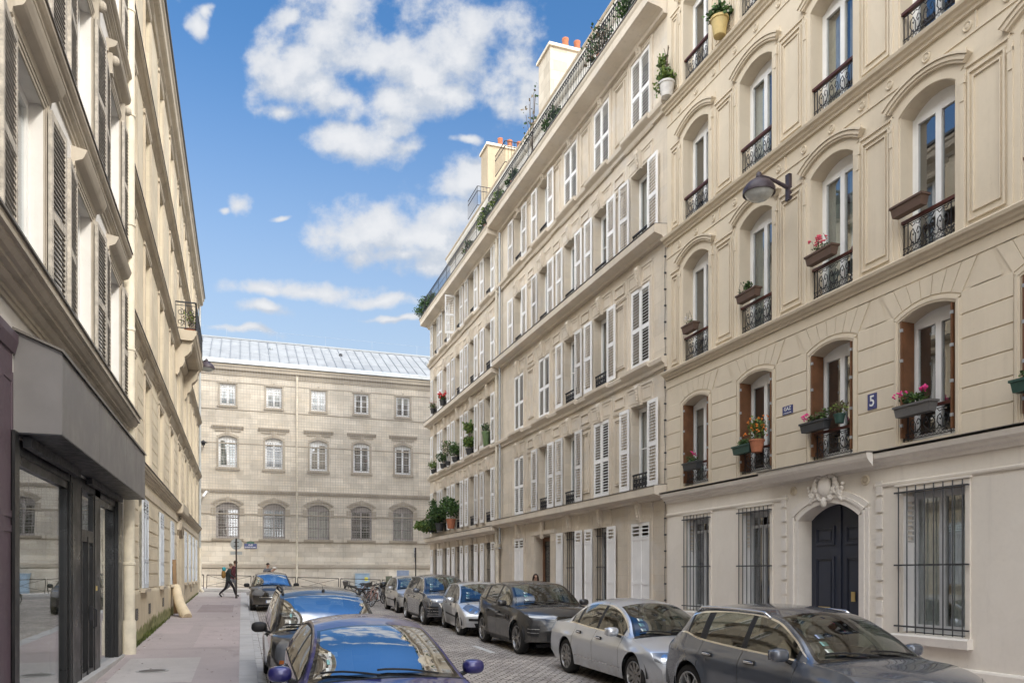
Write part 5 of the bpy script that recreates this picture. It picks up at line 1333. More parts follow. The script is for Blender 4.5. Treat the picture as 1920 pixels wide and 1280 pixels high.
    for i in range(nS-1):
        xm = (st[i]+st[i+1])/2; A, Bq = secs[i], secs[i+1]
        isgap = any(abs(xm-c) < gap for c in cuts); zt = T(xm); zs = min(B(xm), zt-.055); gh = zt-.065-zs
        for j in range(nr-1):
            q = [A[j], Bq[j], Bq[j+1], A[j+1]]; zc = sum(p[2] for p in q)/4
            low = j < iP2; side = iP2 <= j < iP3; tp = j >= iP3
            key, m = 'body', 0
            if low or side:
                di = None
                for d in range(len(cuts)-1):
                    if cuts[d+1] < xm < cuts[d]: di = d
                inz = zc > zsill+.10
                if low and isgap and inz: continue
                if di is not None and (side and gh > .05 or (low and inz)): key = ('door', di)
                if side and isgap and gh > .05: m = 1
                if side and gh > .06:
                    if j in (iP2, iP3-2): m = 2 if chrome else 1
                    if iP2 < j < iP3-2:
                        inw = (di is not None and cuts[di+1]+.05 < xm < cuts[di]-.05 and gh > .10) or (quarter and quarter[1] < xm < quarter[0])
                        if inw: key = ('glass', di if di is not None else 'q')
                        elif di is not None or (quarter and quarter[1]-.06 < xm < cuts[-1]): m = 1
                if low and clad:
                    for a in ax:
                        if math.hypot(xm-a, zc-rtyre) < Ra+.055 and zc > .2: m = 1
                    if zc < zsill+.10: m = 1
                if low and lower and zc < lower: m = 1
                if low and trim_side and trim_side[0] < zc < trim_side[1] and abs(xm) < ax[0]-Ra-.02: m = 1
            else:
                f = TOPF[j-iP3]
                if xh < xm < xc and j >= iP3+1: key = 'windscreen'; m = 1 if (j == iP3+1 or xm > xc-.07 or xm < xh+.04) else 0
                elif rg[1] < xm < rg[0] and j >= iP3+1: key = 'rear_window'; m = 1 if (j == iP3+1 or xm > rg[0]-.04) else 0
                elif xm > xc+.03 and xm < xf-.16 and j >= iP3: key = 'bonnet'
                if abs(xm-xc-.03) < gap: continue
                if xc < xm < xc+.03: m = 1
            for sg in (1, -1):
                pts = [warp((p[0], p[1]*sg, p[2])) for p in (q if sg > 0 else q[::-1])]
                k2 = key if isinstance(key, str) else key+(sg,)
                put(k2, m, pts)
    for end, S in ((1, secs[-1]), (-1, secs[0])):              # nose and tail faces
        ys = TOPF+[-f for f in TOPF[-2::-1]]
        grid = []
        for j in range(iP2+1): grid.append([(S[j][0], S[j][1]*f, S[j][2]) for f in ys])
        grid.append([(S[iP3+min(k, len(ys)-1-k)][0], S[iP3+min(k, len(ys)-1-k)][1]*(1 if k < len(TOPF) else -1), S[iP3+min(k, len(ys)-1-k)][2]) for k in range(len(ys))])
        for a in range(len(grid)-1):
            for k in range(len(ys)-1):
                q = [warp(p) for p in (grid[a][k], grid[a][k+1], grid[a+1][k+1], grid[a+1][k])]
                m = 1 if (lower and q[0][2] < lower) else 0
                put('body', m, q if end > 0 else q[::-1])
    bvh = BVHTree.FromPolygons([Vector(v) for v in allv], allf)
    bm_ = [body, M_blackpl, M_chrome]
    def mk(key, name, mats, parent):
        if key not in parts: return None
        o = parts[key].build(name, mats, None, smooth=True, off=(0,0,0), sharp=38, weld=True); o.parent = parent; return o
    mk('body', 'body', bm_, O); mk('bonnet', 'bonnet', bm_, O)
    mk('windscreen', 'windscreen', [wsg or M_cglass, M_gloss], O); mk('rear_window', 'rear_window', [M_cglass, M_gloss], O)
    dob = {}
    for d in range(len(cuts)-1):
        for sg in (1, -1):
            o = mk(('door', d, sg), 'door', bm_, O); dob[(d, sg)] = o
            mk(('glass', d, sg), 'window', [M_cside], o)
            xh_ = cuts[d+1]+.16; zh = min(B(xh_)-.12, .90)
            hit = bvh.ray_cast(Vector((xh_, sg*3, zh)), Vector((0, -sg, 0)))
            if hit[0] and o:
                p = hit[0]; b = MB(); b.box(p.x-.035, p.x+.17, *sorted((p.y+sg*.002, p.y+sg*.014)), zh-.030, zh+.028, 1); b.blob((p.x+.07, p.y+sg*.030, zh+.004), (.105, .014, .016), 0, 10, 6, .6); ho = b.build('door_handle', [M_chrome if chrome else body, M_blackpl], off=(0,0,0), smooth=True, sharp=40); ho.parent = o
    for sg in (1, -1): mk(('glass', 'q', sg), 'quarter_window', [M_cside], O)
    # shapes laid on the skin: lamps, grille, intakes, seams
    def patch(name, mats, rows, ang=0, off=.006, par=None, m=0, n=14, thick=.0):
        """rows: outlines (a, z) from low to high; a across the view at angle ang round the car from straight ahead"""
        d = Vector((math.cos(ang), math.sin(ang), 0)); u = Vector((-math.sin(ang), math.cos(ang), 0)); b = MB(); ids = []
        res = []; piv = (xf-.25, 0, 0) if abs(ang) < 1.3 else ((xr+.25, 0, 0) if abs(ang) > 1.8 else (0, 0, 0))
        for pl in rows:
            cum = [0]
            for p, q in zip(pl[:-1], pl[1:]): cum.append(cum[-1]+math.dist(p, q))
            r = []
            for k in range(n+1):
                t = cum[-1]*k/n; i = 0
                while i < len(cum)-2 and t > cum[i+1]: i += 1
                f = (t-cum[i])/max(1e-9, cum[i+1]-cum[i]); r.append((pl[i][0]+(pl[i+1][0]-pl[i][0])*f, pl[i][1]+(pl[i+1][1]-pl[i][1])*f))
            res.append(r)
        full = []
        for a, c in zip(res[:-1], res[1:]):
            for s in range(6): full.append([(p[0]+(q[0]-p[0])*s/6, p[1]+(q[1]-p[1])*s/6) for p, q in zip(a, c)])
        full.append(res[-1])
        for r in full:
            ring = []
            for a, z in r:
                o = u*a+Vector(piv)+Vector((0, 0, z))+d*6; hit = bvh.ray_cast(o, -d)
                ring.append(b.p(tuple(hit[0]+d*off)) if hit[0] else None)
            ids.append(ring)
        for i in range(len(ids)-1):
            for k in range(n):
                q = [ids[i][k], ids[i][k+1], ids[i+1][k+1], ids[i+1][k]]
                if None not in q: b.f.append(q); b.m.append(m)
        if not b.f: return None
        o = b.build(name, mats, off=(0,0,0), smooth=True); o.parent = par or O; return o
    if lamps:
        la, lo_, hi_ = lamps['ang'], [(a*1.42, z) for a, z in lamps['lo']], [(a*1.42, z) for a, z in lamps['hi']]
        for sg in (1, -1):
            f = lambda pl: [(a*sg, z) for a, z in (pl if sg > 0 else pl)]
            h = patch('headlight', M_lamp, [f(lo_), f(hi_)], la*sg, .007)
            if h:
                for (cx, cz, r_) in [(q[0]*1.42, q[1], q[2]) for q in lamps.get('bowls', ())]:
                    ring = lambda rr: [(sg*(cx+rr*math.cos(t*pi/8)), cz+rr*math.sin(t*pi/8)) for t in range(17)]
                    patch('headlight_bowl', [M_lampd], [ring(r_*.45), ring(r_)], la*sg, .010, h, n=16); patch('headlight_bulb', [M_chrome], [ring(.001), ring(r_*.40)], la*sg, .013, h, n=16)
                if lamps.get('amber'): (a0, z0_, a1, z1_) = lamps['amber']; a0 *= 1.42; a1 *= 1.42; patch('indicator', [M_amber], [[(sg*a0, z0_), (sg*a1, z0_)], [(sg*a0, z1_), (sg*a1, z1_)]], la*sg, .010, h)
    for nm, mt, rows, ang in (grille or ()): patch(nm, mt, rows, ang)
    if trim_side:
        pass
    if plate and lamps:
        xm = 5
        hit = bvh.ray_cast(Vector((5, 0, plate if plate is not True else .42)), Vector((-1, 0, 0)))
        if hit[0]: p = hit[0]; b = MB(); b.box(p.x, p.x+.012, -.26, .26, p.z-.055, p.z+.055); b.box(p.x+.012, p.x+.014, .225, .26, p.z-.055, p.z+.055, 1); b.box(p.x+.012, p.x+.014, -.26, -.225, p.z-.055, p.z+.055, 1); o = b.build('licence_plate', [M_plate, M_stb], off=(0,0,0)); o.parent = O
    # mirrors
    mx = mirror_x if mirror_x is not None else doors[0]-.10
    for sg in (1, -1):
        zz = B(mx)+.055; hit = bvh.ray_cast(Vector((mx, sg*3, B(mx)-.03)), Vector((0, -sg, 0)))
        yy = (hit[0].y if hit[0] else sg*hwm)
        b = MB(); b.blob((mx+.02, yy+sg*.15, zz+.01), (.085, .115, .078), 0, 16, 10, .72); b.box(mx-.055, mx-.045, *sorted((yy+sg*.06, yy+sg*.245)), zz-.045, zz+.065, 1)
        b.hexa([(mx-.03, yy-sg*.02, zz-.10), (mx+.06, yy-sg*.02, zz-.10), (mx+.05, yy+sg*.10, zz-.05), (mx-.02, yy+sg*.10, zz-.05)], [(mx-.03, yy-sg*.02, zz-.06), (mx+.06, yy-sg*.02, zz-.06), (mx+.05, yy+sg*.10, zz-.02), (mx-.02, yy+sg*.10, zz-.02)], 2)
        o = b.build('wing_mirror', [mirror or body, M_chrome, M_blackpl], off=(0,0,0), smooth=True, sharp=40); o.parent = O
    # wheels
    tm, rm = wheel_meshes(rtyre, .205, rimr, spokes, rstyle, rimmat or M_alloy)
    for a in ax:
        for sg in (1, -1):
            wo = link('wheel', tm, O, (a, sg*(hwm-.115), rtyre)); link('rim', rm, wo)
            wo.rotation_euler = (0, random.uniform(0, 2), (pi if sg > 0 else 0)+(steer if a > 0 else 0))
            if sg > 0: pass
    b = MB()                                               # wheel housings, floor, dashboard, seats
    for a in ax:
        for sg in (1, -1):
            n = 14; y0_, y1_ = sg*(hwm-.30), sg*(hwm-.012)
            for k in range(n):
                t0, t1 = pi*k/n, pi*(k+1)/n; P = lambda t, yv: (a+(Ra-.002)*math.cos(t), yv, rtyre+(Ra-.002)*math.sin(t))
                b.face([P(t0, y0_), P(t1, y0_), P(t1, y1_-sg*.015), P(t0, y1_-sg*.015)])
            b.face([(a+(Ra-.003)*math.cos(pi*k/n), y0_, rtyre+(Ra-.003)*math.sin(pi*k/n)) for k in range(n+1)]+[(a-Ra, y0_, .15), (a+Ra, y0_, .15)])
    b.box(xr+.25, xf-.3, -hwm+.30, hwm-.30, .20, .28); b.box(ax[1]+Ra+.03, ax[0]-Ra-.03, -hwm+.09, hwm-.09, .205, .27)
    o = b.build('underbody', M_blackpl, off=(0,0,0)); o.parent = O
    b = MB(); zd = B(0)-.03; wi = hwm-.15
    b.box(xr+.35, xc+.06, -wi, wi, .275, .45)
    b.hexa([(xc-.35, -wi, zd-.35), (xc+.10, -wi, zd-.35), (xc+.10, wi, zd-.35), (xc-.35, wi, zd-.35)], [(xc-.30, -wi, zd-.02), (xc+.08, -wi, zd-.04), (xc+.08, wi, zd-.04), (xc-.30, wi, zd-.02)])
    b.box(rg[1]+.15, rg[1]+.75, -wi, wi, .45, zd-.05)
    for sx in (-1, 1):                                     # steering side is +y
        for q, xx in ((1, xc-1.0), (1, xc-1.78)):
            b.blob((xx, sx*.36, .58), (.27, .24, .12), 1, 12, 8, .6)
            for k in range(1): b.hexa([(xx-.22, sx*.36-.23, .55), (xx-.10, sx*.36-.23, .55), (xx-.10, sx*.36+.23, .55), (xx-.22, sx*.36+.23, .55)], [(xx-.38, sx*.36-.20, 1.08), (xx-.29, sx*.36-.20, 1.08), (xx-.29, sx*.36+.20, 1.08), (xx-.38, sx*.36+.20, 1.08)], 1)
            b.blob((xx-.37, sx*.36, min(1.20, H-.30)), (.05, .13, .09), 1, 10, 8, .7)
    b.tube([(xc-.46+.07*math.sin(t), .36+.18*math.cos(t), zd-.03+.17*math.sin(t)) for t in [2*pi*k/20 for k in range(20)]], .014, 6, 0, closed=True); b.box(xc-.48, xc-.40, .20, .52, zd-.045, zd-.01)
    b.blob((xh+.06, 0, T(xh)-.13), (.03, .12, .04), 0, 10, 6, .6)
    o = b.build('interior', [M_int, M_int2], off=(0,0,0), smooth=True, sharp=35); o.parent = O
    if wip:
        for ya, yb in ((.50, -.10), (-.08, -.62)):
            b = MB(); pts = []
            for k in range(9):
                yv = ya+(yb-ya)*k/8; xx = xc-.01-.10*math.sin(pi*k/8*.6); hit = bvh.ray_cast(Vector((xx+.17*(1-(yv/.7)**2), yv, 3)), Vector((0, 0, -1)))
                if hit[0]: pts.append(tuple(hit[0]+Vector((.012, 0, .022))))
            if len(pts) > 2: b.tube(pts, .011, 5); o = b.build('wiper', M_blackpl, off=(0,0,0)); o.parent = O
    if stickers:                                           # parking and insurance papers in the windscreen corner
        b = MB(); k = 0
        for (xx, yv, mt) in ((xc-.16, -.52, 0), (xc-.27, -.50, 1), (xc-.38, -.475, 2 if stickers == 'round' else 0)):
            hit = bvh.ray_cast(Vector((xx+.06, yv, 3)), Vector((0, 0, -1)))
            if hit[0]:
                p, nn = hit[0], hit[1]; u = Vector((0, 1, 0)); v = nn.cross(u).normalized(); c = p+nn*.004
                b.face([tuple(c+u*a*.045+v*e*.04) for a, e in ((-1,-1),(1,-1),(1,1),(-1,1))], mt)
        if b.f: o = b.build('windscreen_sticker', [M_sticker, M_stg, M_stb], off=(0,0,0)); o.parent = O
    if rails:
        for sg in (1, -1):
            b = MB(); pts = []
            for k in range(15):
                xx = rails[0]+(rails[1]-rails[0])*k/14; hit = bvh.ray_cast(Vector((xx, sg*(hwm-.05-tum-.035), 3)), Vector((0, 0, -1)))
                if hit[0]: e = .055 if 0 < k < 14 else .004; pts.append((xx, sg*(hwm-.05-tum-.035), hit[0].z+e))
            b.tube(pts, .019, 8); o = b.build('roof_rail', rails[2], off=(0,0,0), smooth=True); o.parent = O
    if antenna:
        b = MB(); hit = bvh.ray_cast(Vector((antenna[0], antenna[1], 3)), Vector((0, 0, -1))); p = hit[0]
        b.lathe([(.028, 0), (.022, .02), (.008, .035)], tuple(p), 10); b.tube([tuple(p+Vector((0, 0, .02))), tuple(p+Vector((-antenna[2], 0, antenna[3])))], .004, 5); o = b.build('antenna', M_blackpl, off=(0,0,0)); o.parent = O
    if tail:
        for sg in (1, -1): patch('tail_light', M_redl, [[(sg*a, z) for a, z in tail[0]], [(sg*a, z) for a, z in tail[1]]], R(180-50)*sg)
    return O

def L2(rows): return rows
hatch_top = lambda xf, xr, H, xc, xh, zc, hood: [(xf, .50), (xf-.02, .60), (xf-.10, hood-.13), (xf-.28, hood), (xc+.35, zc-.05), (xc, zc), ((xc+xh)/2, zc+(H-.05-zc)*.56), (xh, H-.055), (xh-.35, H-.008), (xh-.75, H)]
# --- the right-hand row, all facing the camera
P_grey = paint('metallic_grey_paint', (.115, .130, .160), .4, .26); P_silver = paint('silver_paint', (.62, .65, .70), .6, .30); P_black = paint('black_paint', (.008, .008, .010), 0, .5)
P_dgrey = paint('dark_bronze_grey_paint', (.013, .013, .015), 0, .5); P_blue = paint('deep_blue_paint', (.020, .020, .15), .3, .35); P_silver2 = paint('pale_silver_paint', (.70, .72, .74), .6, .30); P_silver3 = paint('dull_silver_paint', (.55, .55, .55), .6, .36)

suv_l = dict(ang=R(38))
car('grey compact SUV with silver roof rails, closest to the barred ground-floor windows', 6.78, 8.02, L=4.48, W=1.85, H=1.575, wb=2.68, fo=.90, body=P_grey, xc=1.05, xh=.20, rg=(-1.62, -1.98), doors=(.80, -.22, -1.12), quarter=(-1.22, -1.55),
    top=[(2.24, .56), (2.21, .66), (2.10, .84), (1.9, .95), (1.4, 1.03), (1.05, 1.07), (.62, 1.33), (.20, 1.515), (-.15, 1.565), (-.6, 1.575), (-1.2, 1.545), (-1.62, 1.48), (-1.98, 1.10), (-2.15, .98), (-2.22, .70), (-2.24, .5)],
    belt=[(2.24, .55), (1.9, .88), (1.3, .985), (.8, 1.0), (-.5, 1.03), (-1.2, 1.06), (-1.7, 1.12), (-2.24, 1.1)], tum=.21, rtyre=.355, rimr=.245, spokes=5, rstyle='double', rails=(.05, -1.55, M_chrome), chrome=True, clad=False, crease=.86, lower=.30, flare=.03, stickers='round',
    lamps=dict(ang=R(35), lo=[(.30, .74), (.62, .76)], hi=[(.26, .86), (.62, .88)]), tail=([(.55, .92), (.80, .92)], [(.55, 1.06), (.80, 1.06)]), plate=False, mirror_x=.66)
car('silver saloon with ten-spoke wheels between the grey and the dark SUV', 6.76, 12.30, L=4.77, W=1.82, H=1.47, wb=2.71, fo=.93, body=P_silver, xc=1.10, xh=.22, rg=(-1.02, -1.62), doors=(.82, -.20, -1.06), quarter=(-1.10, -1.30),
    top=[(2.285, .50), (2.26, .60), (2.15, .70), (1.9, .795), (1.5, .875), (1.10, .945), (.66, 1.235), (.22, 1.405), (-.15, 1.462), (-.5, 1.47), (-.85, 1.435), (-1.2, 1.30), (-1.62, 1.05), (-1.9, 1.0), (-2.3, .985), (-2.42, .90), (-2.47, .6), (-2.485, .5)],
    belt=[(2.285, .5), (1.9, .74), (1.3, .86), (.8, .90), (-.5, .93), (-1.3, .965), (-1.7, .97), (-2.48, .93)], tum=.25, rtyre=.325, rimr=.225, spokes=10, rimmat=M_alloyd, chrome=True, crease=.72, lower=.245, trim_side=None,
    lamps=dict(ang=R(38), lo=[(.16, .60), (.34, .565), (.52, .62)], hi=[(.12, .715), (.34, .745), (.56, .735)], bowls=((.30, .655, .055), (.42, .67, .05))), fogs=True,
    grille=[('grille', M_gloss, [[(-.28, .50), (.28, .50)], [(-.36, .70), (.36, .70)]], 0), ('lower_intake', M_blackpl, [[(-.58, .30), (.58, .30)], [(-.60, .42), (.60, .42)]], 0), ('side_trim', M_chrome, [[(-.95, .395), (1.0, .375)], [(-.95, .41), (1.0, .39)]], R(-90)), ('bumper_strip', M_chrome, [[(-.66, .47), (-.30, .47)], [(-.66, .485), (-.30, .485)]], 0)], tail=([(.5, .80), (.8, .80)], [(.5, .94), (.8, .94)]), mirror_x=.70)
car('dark luxury SUV with large spoked wheels and a flat roof', 6.90, 18.10, L=4.37, W=1.90, H=1.645, wb=2.68, fo=.86, body=P_dgrey, xc=1.00, xh=.22, rg=(-1.62, -1.95), doors=(.78, -.20, -1.10), quarter=(-1.18, -1.58),
    top=[(2.20, .60), (2.17, .72), (2.08, .90), (1.85, 1.01), (1.4, 1.08), (1.0, 1.12), (.62, 1.40), (.22, 1.585), (-.1, 1.635), (-.5, 1.645), (-1.1, 1.61), (-1.62, 1.56), (-1.95, 1.20), (-2.08, 1.05), (-2.15, .8), (-2.17, .55)],
    belt=[(2.2, .6), (1.85, .95), (1.3, 1.05), (.8, 1.07), (-.5, 1.11), (-1.3, 1.15), (-1.8, 1.18), (-2.2, 1.1)], tum=.21, rtyre=.375, rimr=.275, spokes=5, rstyle='double', rimmat=M_alloyd, crease=None, clad=False, lower=.32, flare=.035, zsill=.27,
    lamps=dict(ang=R(38), lo=[(.10, .84), (.50, .88)], hi=[(.06, .91), (.54, .955)]),
    grille=[('grille', M_gloss, [[(-.48, .78), (.48, .78)], [(-.56, .90), (.56, .90)]], 0), ('side_vent', M_blackpl, [[(-.82, .48), (-.56, .46)], [(-.84, .70), (-.52, .70)]], R(-25)), ('vent_bars', M_alloy, [[(-.82, .54), (-.55, .53)], [(-.82, .555), (-.55, .545)]], R(-25)), ('vent_bars', M_alloy, [[(-.82, .62), (-.54, .615)], [(-.82, .635), (-.54, .63)]], R(-25)), ('lower_intake', M_blackpl, [[(-.5, .36), (.5, .36)], [(-.5, .56), (.5, .56)]], 0),]+[('fender_panel', M_gloss, [[(.50, .76), (.80, .70)], [(.55, .90), (.82, .86)]], R(-90))], plate=False, mirror_x=.64)
car('small silver hatchback turned slightly out, with five-spoke wheels and a black bumper strip', 6.85, 22.75, yaw=-R(4.8), L=4.21, W=1.76, H=1.51, wb=2.61, fo=.86, body=P_silver2, xc=1.12, xh=.20, rg=(-1.50, -1.86), doors=(.86, -.16, -1.02), quarter=None,
    top=[(2.165, .52), (2.13, .62), (2.0, .72), (1.75, .82), (1.4, .92), (1.12, .985), (.66, 1.27), (.20, 1.445), (-.15, 1.50), (-.55, 1.51), (-1.1, 1.475), (-1.50, 1.41), (-1.86, 1.02), (-1.98, .92), (-2.04, .6), (-2.045, .45)],
    belt=[(2.16, .55), (1.8, .76), (1.3, .88), (.8, .93), (-.5, .97), (-1.3, 1.02), (-2.04, .98)], tum=.23, rtyre=.315, rimr=.205, spokes=5, rstyle='single', rimmat=M_steelcap, trim_side=(.50, .545), steer=R(8), flare=.02,
    lamps=dict(ang=R(40), lo=[(.10, .63), (.34, .66), (.58, .80)], hi=[(.08, .72), (.30, .83), (.56, .92)], bowls=((.24, .70, .045), (.38, .76, .045))),
    grille=[('bumper_strip', M_blackpl, [[(-.80, .46), (.80, .46)], [(-.80, .53), (.80, .53)]], 0), ('lower_intake', M_blackpl, [[(-.5, .27), (.5, .27)], [(-.55, .40), (.55, .40)]], 0), ('grille', M_gloss, [[(-.3, .56), (.3, .56)], [(-.36, .64), (.36, .64)]], 0)], plate=.50, mirror_x=.70)
car('dark grey SUV with a wide chrome-framed grille behind the silver hatchback', 6.62, 26.75, L=4.66, W=1.89, H=1.66, wb=2.82, fo=.89, body=P_grey, xc=1.12, xh=.25, rg=(-1.70, -2.05), doors=(.84, -.20, -1.16), quarter=(-1.24, -1.62),
    top=[(2.30, .60), (2.28, .74), (2.18, .90), (1.95, 1.0), (1.5, 1.07), (1.12, 1.11), (.68, 1.40), (.25, 1.60), (-.1, 1.65), (-.6, 1.66), (-1.2, 1.63), (-1.70, 1.56), (-2.05, 1.15), (-2.22, 1.0), (-2.32, .7), (-2.36, .5)],
    belt=[(2.3, .6), (1.95, .94), (1.3, 1.04), (.8, 1.06), (-.5, 1.09), (-1.3, 1.13), (-2.3, 1.1)], tum=.21, rtyre=.37, rimr=.255, spokes=5, rstyle='double', rails=(.05, -1.6, M_alloy), crease=.88, lower=.30, zsill=.25, chrome=True,
    lamps=dict(ang=R(30), lo=[(.22, .76), (.66, .80)], hi=[(.18, .86), (.66, .93)], bowls=((.35, .82, .03), (.5, .84, .03))),
    grille=[('grille_frame', M_chrome, [[(-.40, .42), (.40, .42)], [(-.60, .86), (.60, .86)]], 0), ('grille', M_gloss, [[(-.36, .45), (.36, .45)], [(-.55, .83), (.55, .83)]], 0)]+[('grille_bar', M_chrome, [[(-.36-.004*k, .48+.06*k), (.36+.004*k, .48+.06*k)], [(-.36-.004*k, .495+.06*k), (.36+.004*k, .495+.06*k)]], 0) for k in range(6)]+[('side_vent', M_chrome, [[(-.90, .40+.09*k), (-.52, .40+.09*k)], [(-.90, .418+.09*k), (-.52, .418+.09*k)]], R(-12)) for k in range(3)]+[('vent_panel', M_blackpl, [[(-.90, .36), (-.53, .36)], [(-.90, .66), (-.53, .66)]], R(-12))], plate=False, mirror_x=.72)
car('small dull silver hatchback with a black side strip beside the bicycles', 6.80, 32.75, L=3.9, W=1.67, H=1.50, wb=2.45, fo=.76, body=P_silver3, xc=1.02, xh=.15, rg=(-1.40, -1.72), doors=(.78, -.20, -.98), quarter=None,
    top=[(1.98, .52), (1.95, .66), (1.85, .78), (1.6, .88), (1.3, .95), (1.02, 1.01), (.58, 1.29), (.15, 1.45), (-.2, 1.495), (-.6, 1.50), (-1.1, 1.46), (-1.40, 1.40), (-1.72, 1.0), (-1.85, .85), (-1.92, .5)],
    belt=[(1.98, .55), (1.6, .82), (1.2, .92), (.7, .94), (-.5, .97), (-1.2, 1.0), (-1.9, .98)], tum=.21, rtyre=.30, rimr=.195, spokes=6, rstyle='cover', rimmat=M_steelcap, trim_side=(.50, .55),
    lamps=dict(ang=R(38), lo=[(.15, .64), (.55, .68)], hi=[(.15, .78), (.55, .84)]), plate=.42)
# --- the left-hand row
car('deep blue hatchback in the foreground with its wide windscreen mirroring the sky', 1.33, 8.55, L=4.03, W=1.72, H=1.46, wb=2.54, fo=.84, body=P_blue, xc=1.02, xh=.02, rg=(-1.45, -1.80), doors=(.82, -.12, -.98), quarter=None,
    top=[(2.11, .50), (2.08, .60), (1.98, .70), (1.75, .81), (1.4, .92), (1.02, .985), (.52, 1.25), (.02, 1.395), (-.35, 1.45), (-.7, 1.46), (-1.15, 1.42), (-1.45, 1.365), (-1.80, 1.0), (-1.87, .85), (-1.92, .45)],
    belt=[(2.11, .52), (1.8, .74), (1.3, .86), (.8, .91), (-.5, .96), (-1.2, 1.0), (-1.92, .98)], tum=.24, rtyre=.30, rimr=.20, spokes=7, lower=None,
    lamps=dict(ang=R(40), lo=[(.10, .60), (.55, .72)], hi=[(.08, .74), (.55, .88)]), plate=.45, mirror_x=.66, antenna=None, wsg=M_csky)
car('tall black estate with roof rails and an amber-tinted headlamp behind the blue hatchback', 1.24, 13.35, L=4.45, W=1.74, H=1.62, wb=2.90, fo=.82, body=P_black, xc=1.28, xh=.52, rg=(-1.85, -2.05), doors=(1.06, .08, -.86), quarter=(-.96, -1.6),
    top=[(2.27, .55), (2.25, .68), (2.16, .84), (1.9, .95), (1.55, 1.01), (1.28, 1.05), (.90, 1.34), (.52, 1.53), (.15, 1.60), (-.4, 1.62), (-1.2, 1.62), (-1.7, 1.58), (-1.85, 1.54), (-2.05, 1.05), (-2.15, .7), (-2.18, .45)],
    belt=[(2.27, .55), (1.9, .88), (1.4, .97), (1.0, 1.0), (-.5, 1.02), (-1.5, 1.04), (-2.1, 1.02)], tum=.17, rtyre=.31, rimr=.20, spokes=6, rails=(.35, -1.7, M_blackpl), antenna=(.36, .02, .22, .10), clad=False,
    lamps=dict(ang=R(42), lo=[(.16, .62), (.34, .60), (.50, .70)], hi=[(.14, .80), (.34, .90), (.50, .94)], bowls=((.28, .78, .05),), amber=(.27, .625, .38, .675)), plate=.42, mirror=M_blackpl, mirror_x=.98, wsg=M_csky)
car('small black hatchback furthest up the street beside the walking people', 1.16, 33.75, L=3.75, W=1.69, H=1.53, wb=2.46, fo=.76, body=P_black, xc=1.08, xh=.25, rg=(-1.35, -1.65), doors=(.82, -.12, -.9), quarter=None,
    top=[(1.99, .52), (1.96, .66), (1.86, .80), (1.6, .90), (1.3, .96), (1.08, 1.02), (.66, 1.31), (.25, 1.48), (-.1, 1.525), (-.5, 1.53), (-1.0, 1.49), (-1.35, 1.42), (-1.65, 1.0), (-1.72, .8), (-1.76, .45)],
    belt=[(1.99, .55), (1.6, .84), (1.2, .93), (.7, .95), (-.5, .98), (-1.76, .98)], tum=.20, rtyre=.29, rimr=.19, spokes=6, rstyle='cover', rimmat=M_steelcap,
    lamps=dict(ang=R(40), lo=[(.12, .62), (.50, .66)], hi=[(.10, .76), (.42, .98)]), grille=[('grille', M_gloss, [[(-.45, .58), (.45, .58)], [(-.45, .74), (.45, .74)]], 0), ('bumper_line', M_chrome, [[(-.5, .565), (.5, .565)], [(-.5, .58), (.5, .58)]], 0)], plate=.40, mirror=M_blackpl, mirror_x=.70, wsg=M_csky)
# ------------------------------------------------------------------ street lamps on brackets
M_lampmetal = worn('purple_brown_lamp_paint', (.060, .045, .055), .45, .25, 6); M_bowl = worn('frosted_bowl', (.50, .52, .50), .18, .15, 8, coat=.6)
def bracket_lamp(label, base, head, r, plate=True):
    """base: bracket on the wall; head: centre of the lamp's rim"""
    T_ = thing('street_lamp', label, 'street lamp', base, None); bx, by, bz = base; hx, hy, hz = head
    b = MB()
    if plate: b.box(bx-.07, bx+.0, by-.055, by+.055, bz-.26, bz+.26)
    b.build('wall_plate', M_lampmetal, T_)
    b = MB(); d = Vector((hx-bx, hy-by, 0)); pts = []; top = hz+r*.98
    for k in range(13):
        t = k/12; pts.append((bx-.03*math.copysign(1, -d.x) if k == 0 else bx+d.x*t, by+d.y*t, bz-.02+(top-bz+.02)*math.sin(t*pi/2*1.05)**1.15))
    b.tube(pts, [.042-.016*k/12 for k in range(13)], 10); b.blob((hx, hy, hz+r*.92), (.06, .06, .10), 0, 12, 8)
    b.build('arm', M_lampmetal, T_, smooth=True, sharp=50)
    b = MB(); b.lathe([(0, r*.78), (r*.18, r*.77), (r*.42, r*.70), (r*.68, r*.54), (r*.86, r*.34), (r*.98, r*.12), (r*1.0, -.02), (r*.99, -.05), (r*.93, -.05), (r*.90, .08), (r*.5, r*.45), (0, r*.55)], head, 30); b.lathe([(0, r*.86), (r*.16, r*.86), (r*.20, r*.76)], head, 16)
    b.build('lamp_shade', M_lampmetal, T_, smooth=True, sharp=40)
    b = MB(); b.lathe([(r*.90, -.03), (r*.86, -r*.16), (r*.74, -r*.34), (r*.52, -r*.48), (r*.25, -r*.55), (0, -r*.57)], head, 28); b.build('lamp_bowl', M_bowl, T_, smooth=True)
    return T_
bracket_lamp('purple-brown bracket street lamp with a frosted bowl on the beige house', (10.3, 12.7, 9.80), (9.58, 12.72, 9.62), .315)
bracket_lamp('bracket street lamp with a domed shade on the left stone house, below its balcony', (-2.25, 37.2, 10.75), (-1.44, 36.3, 11.15), .33)
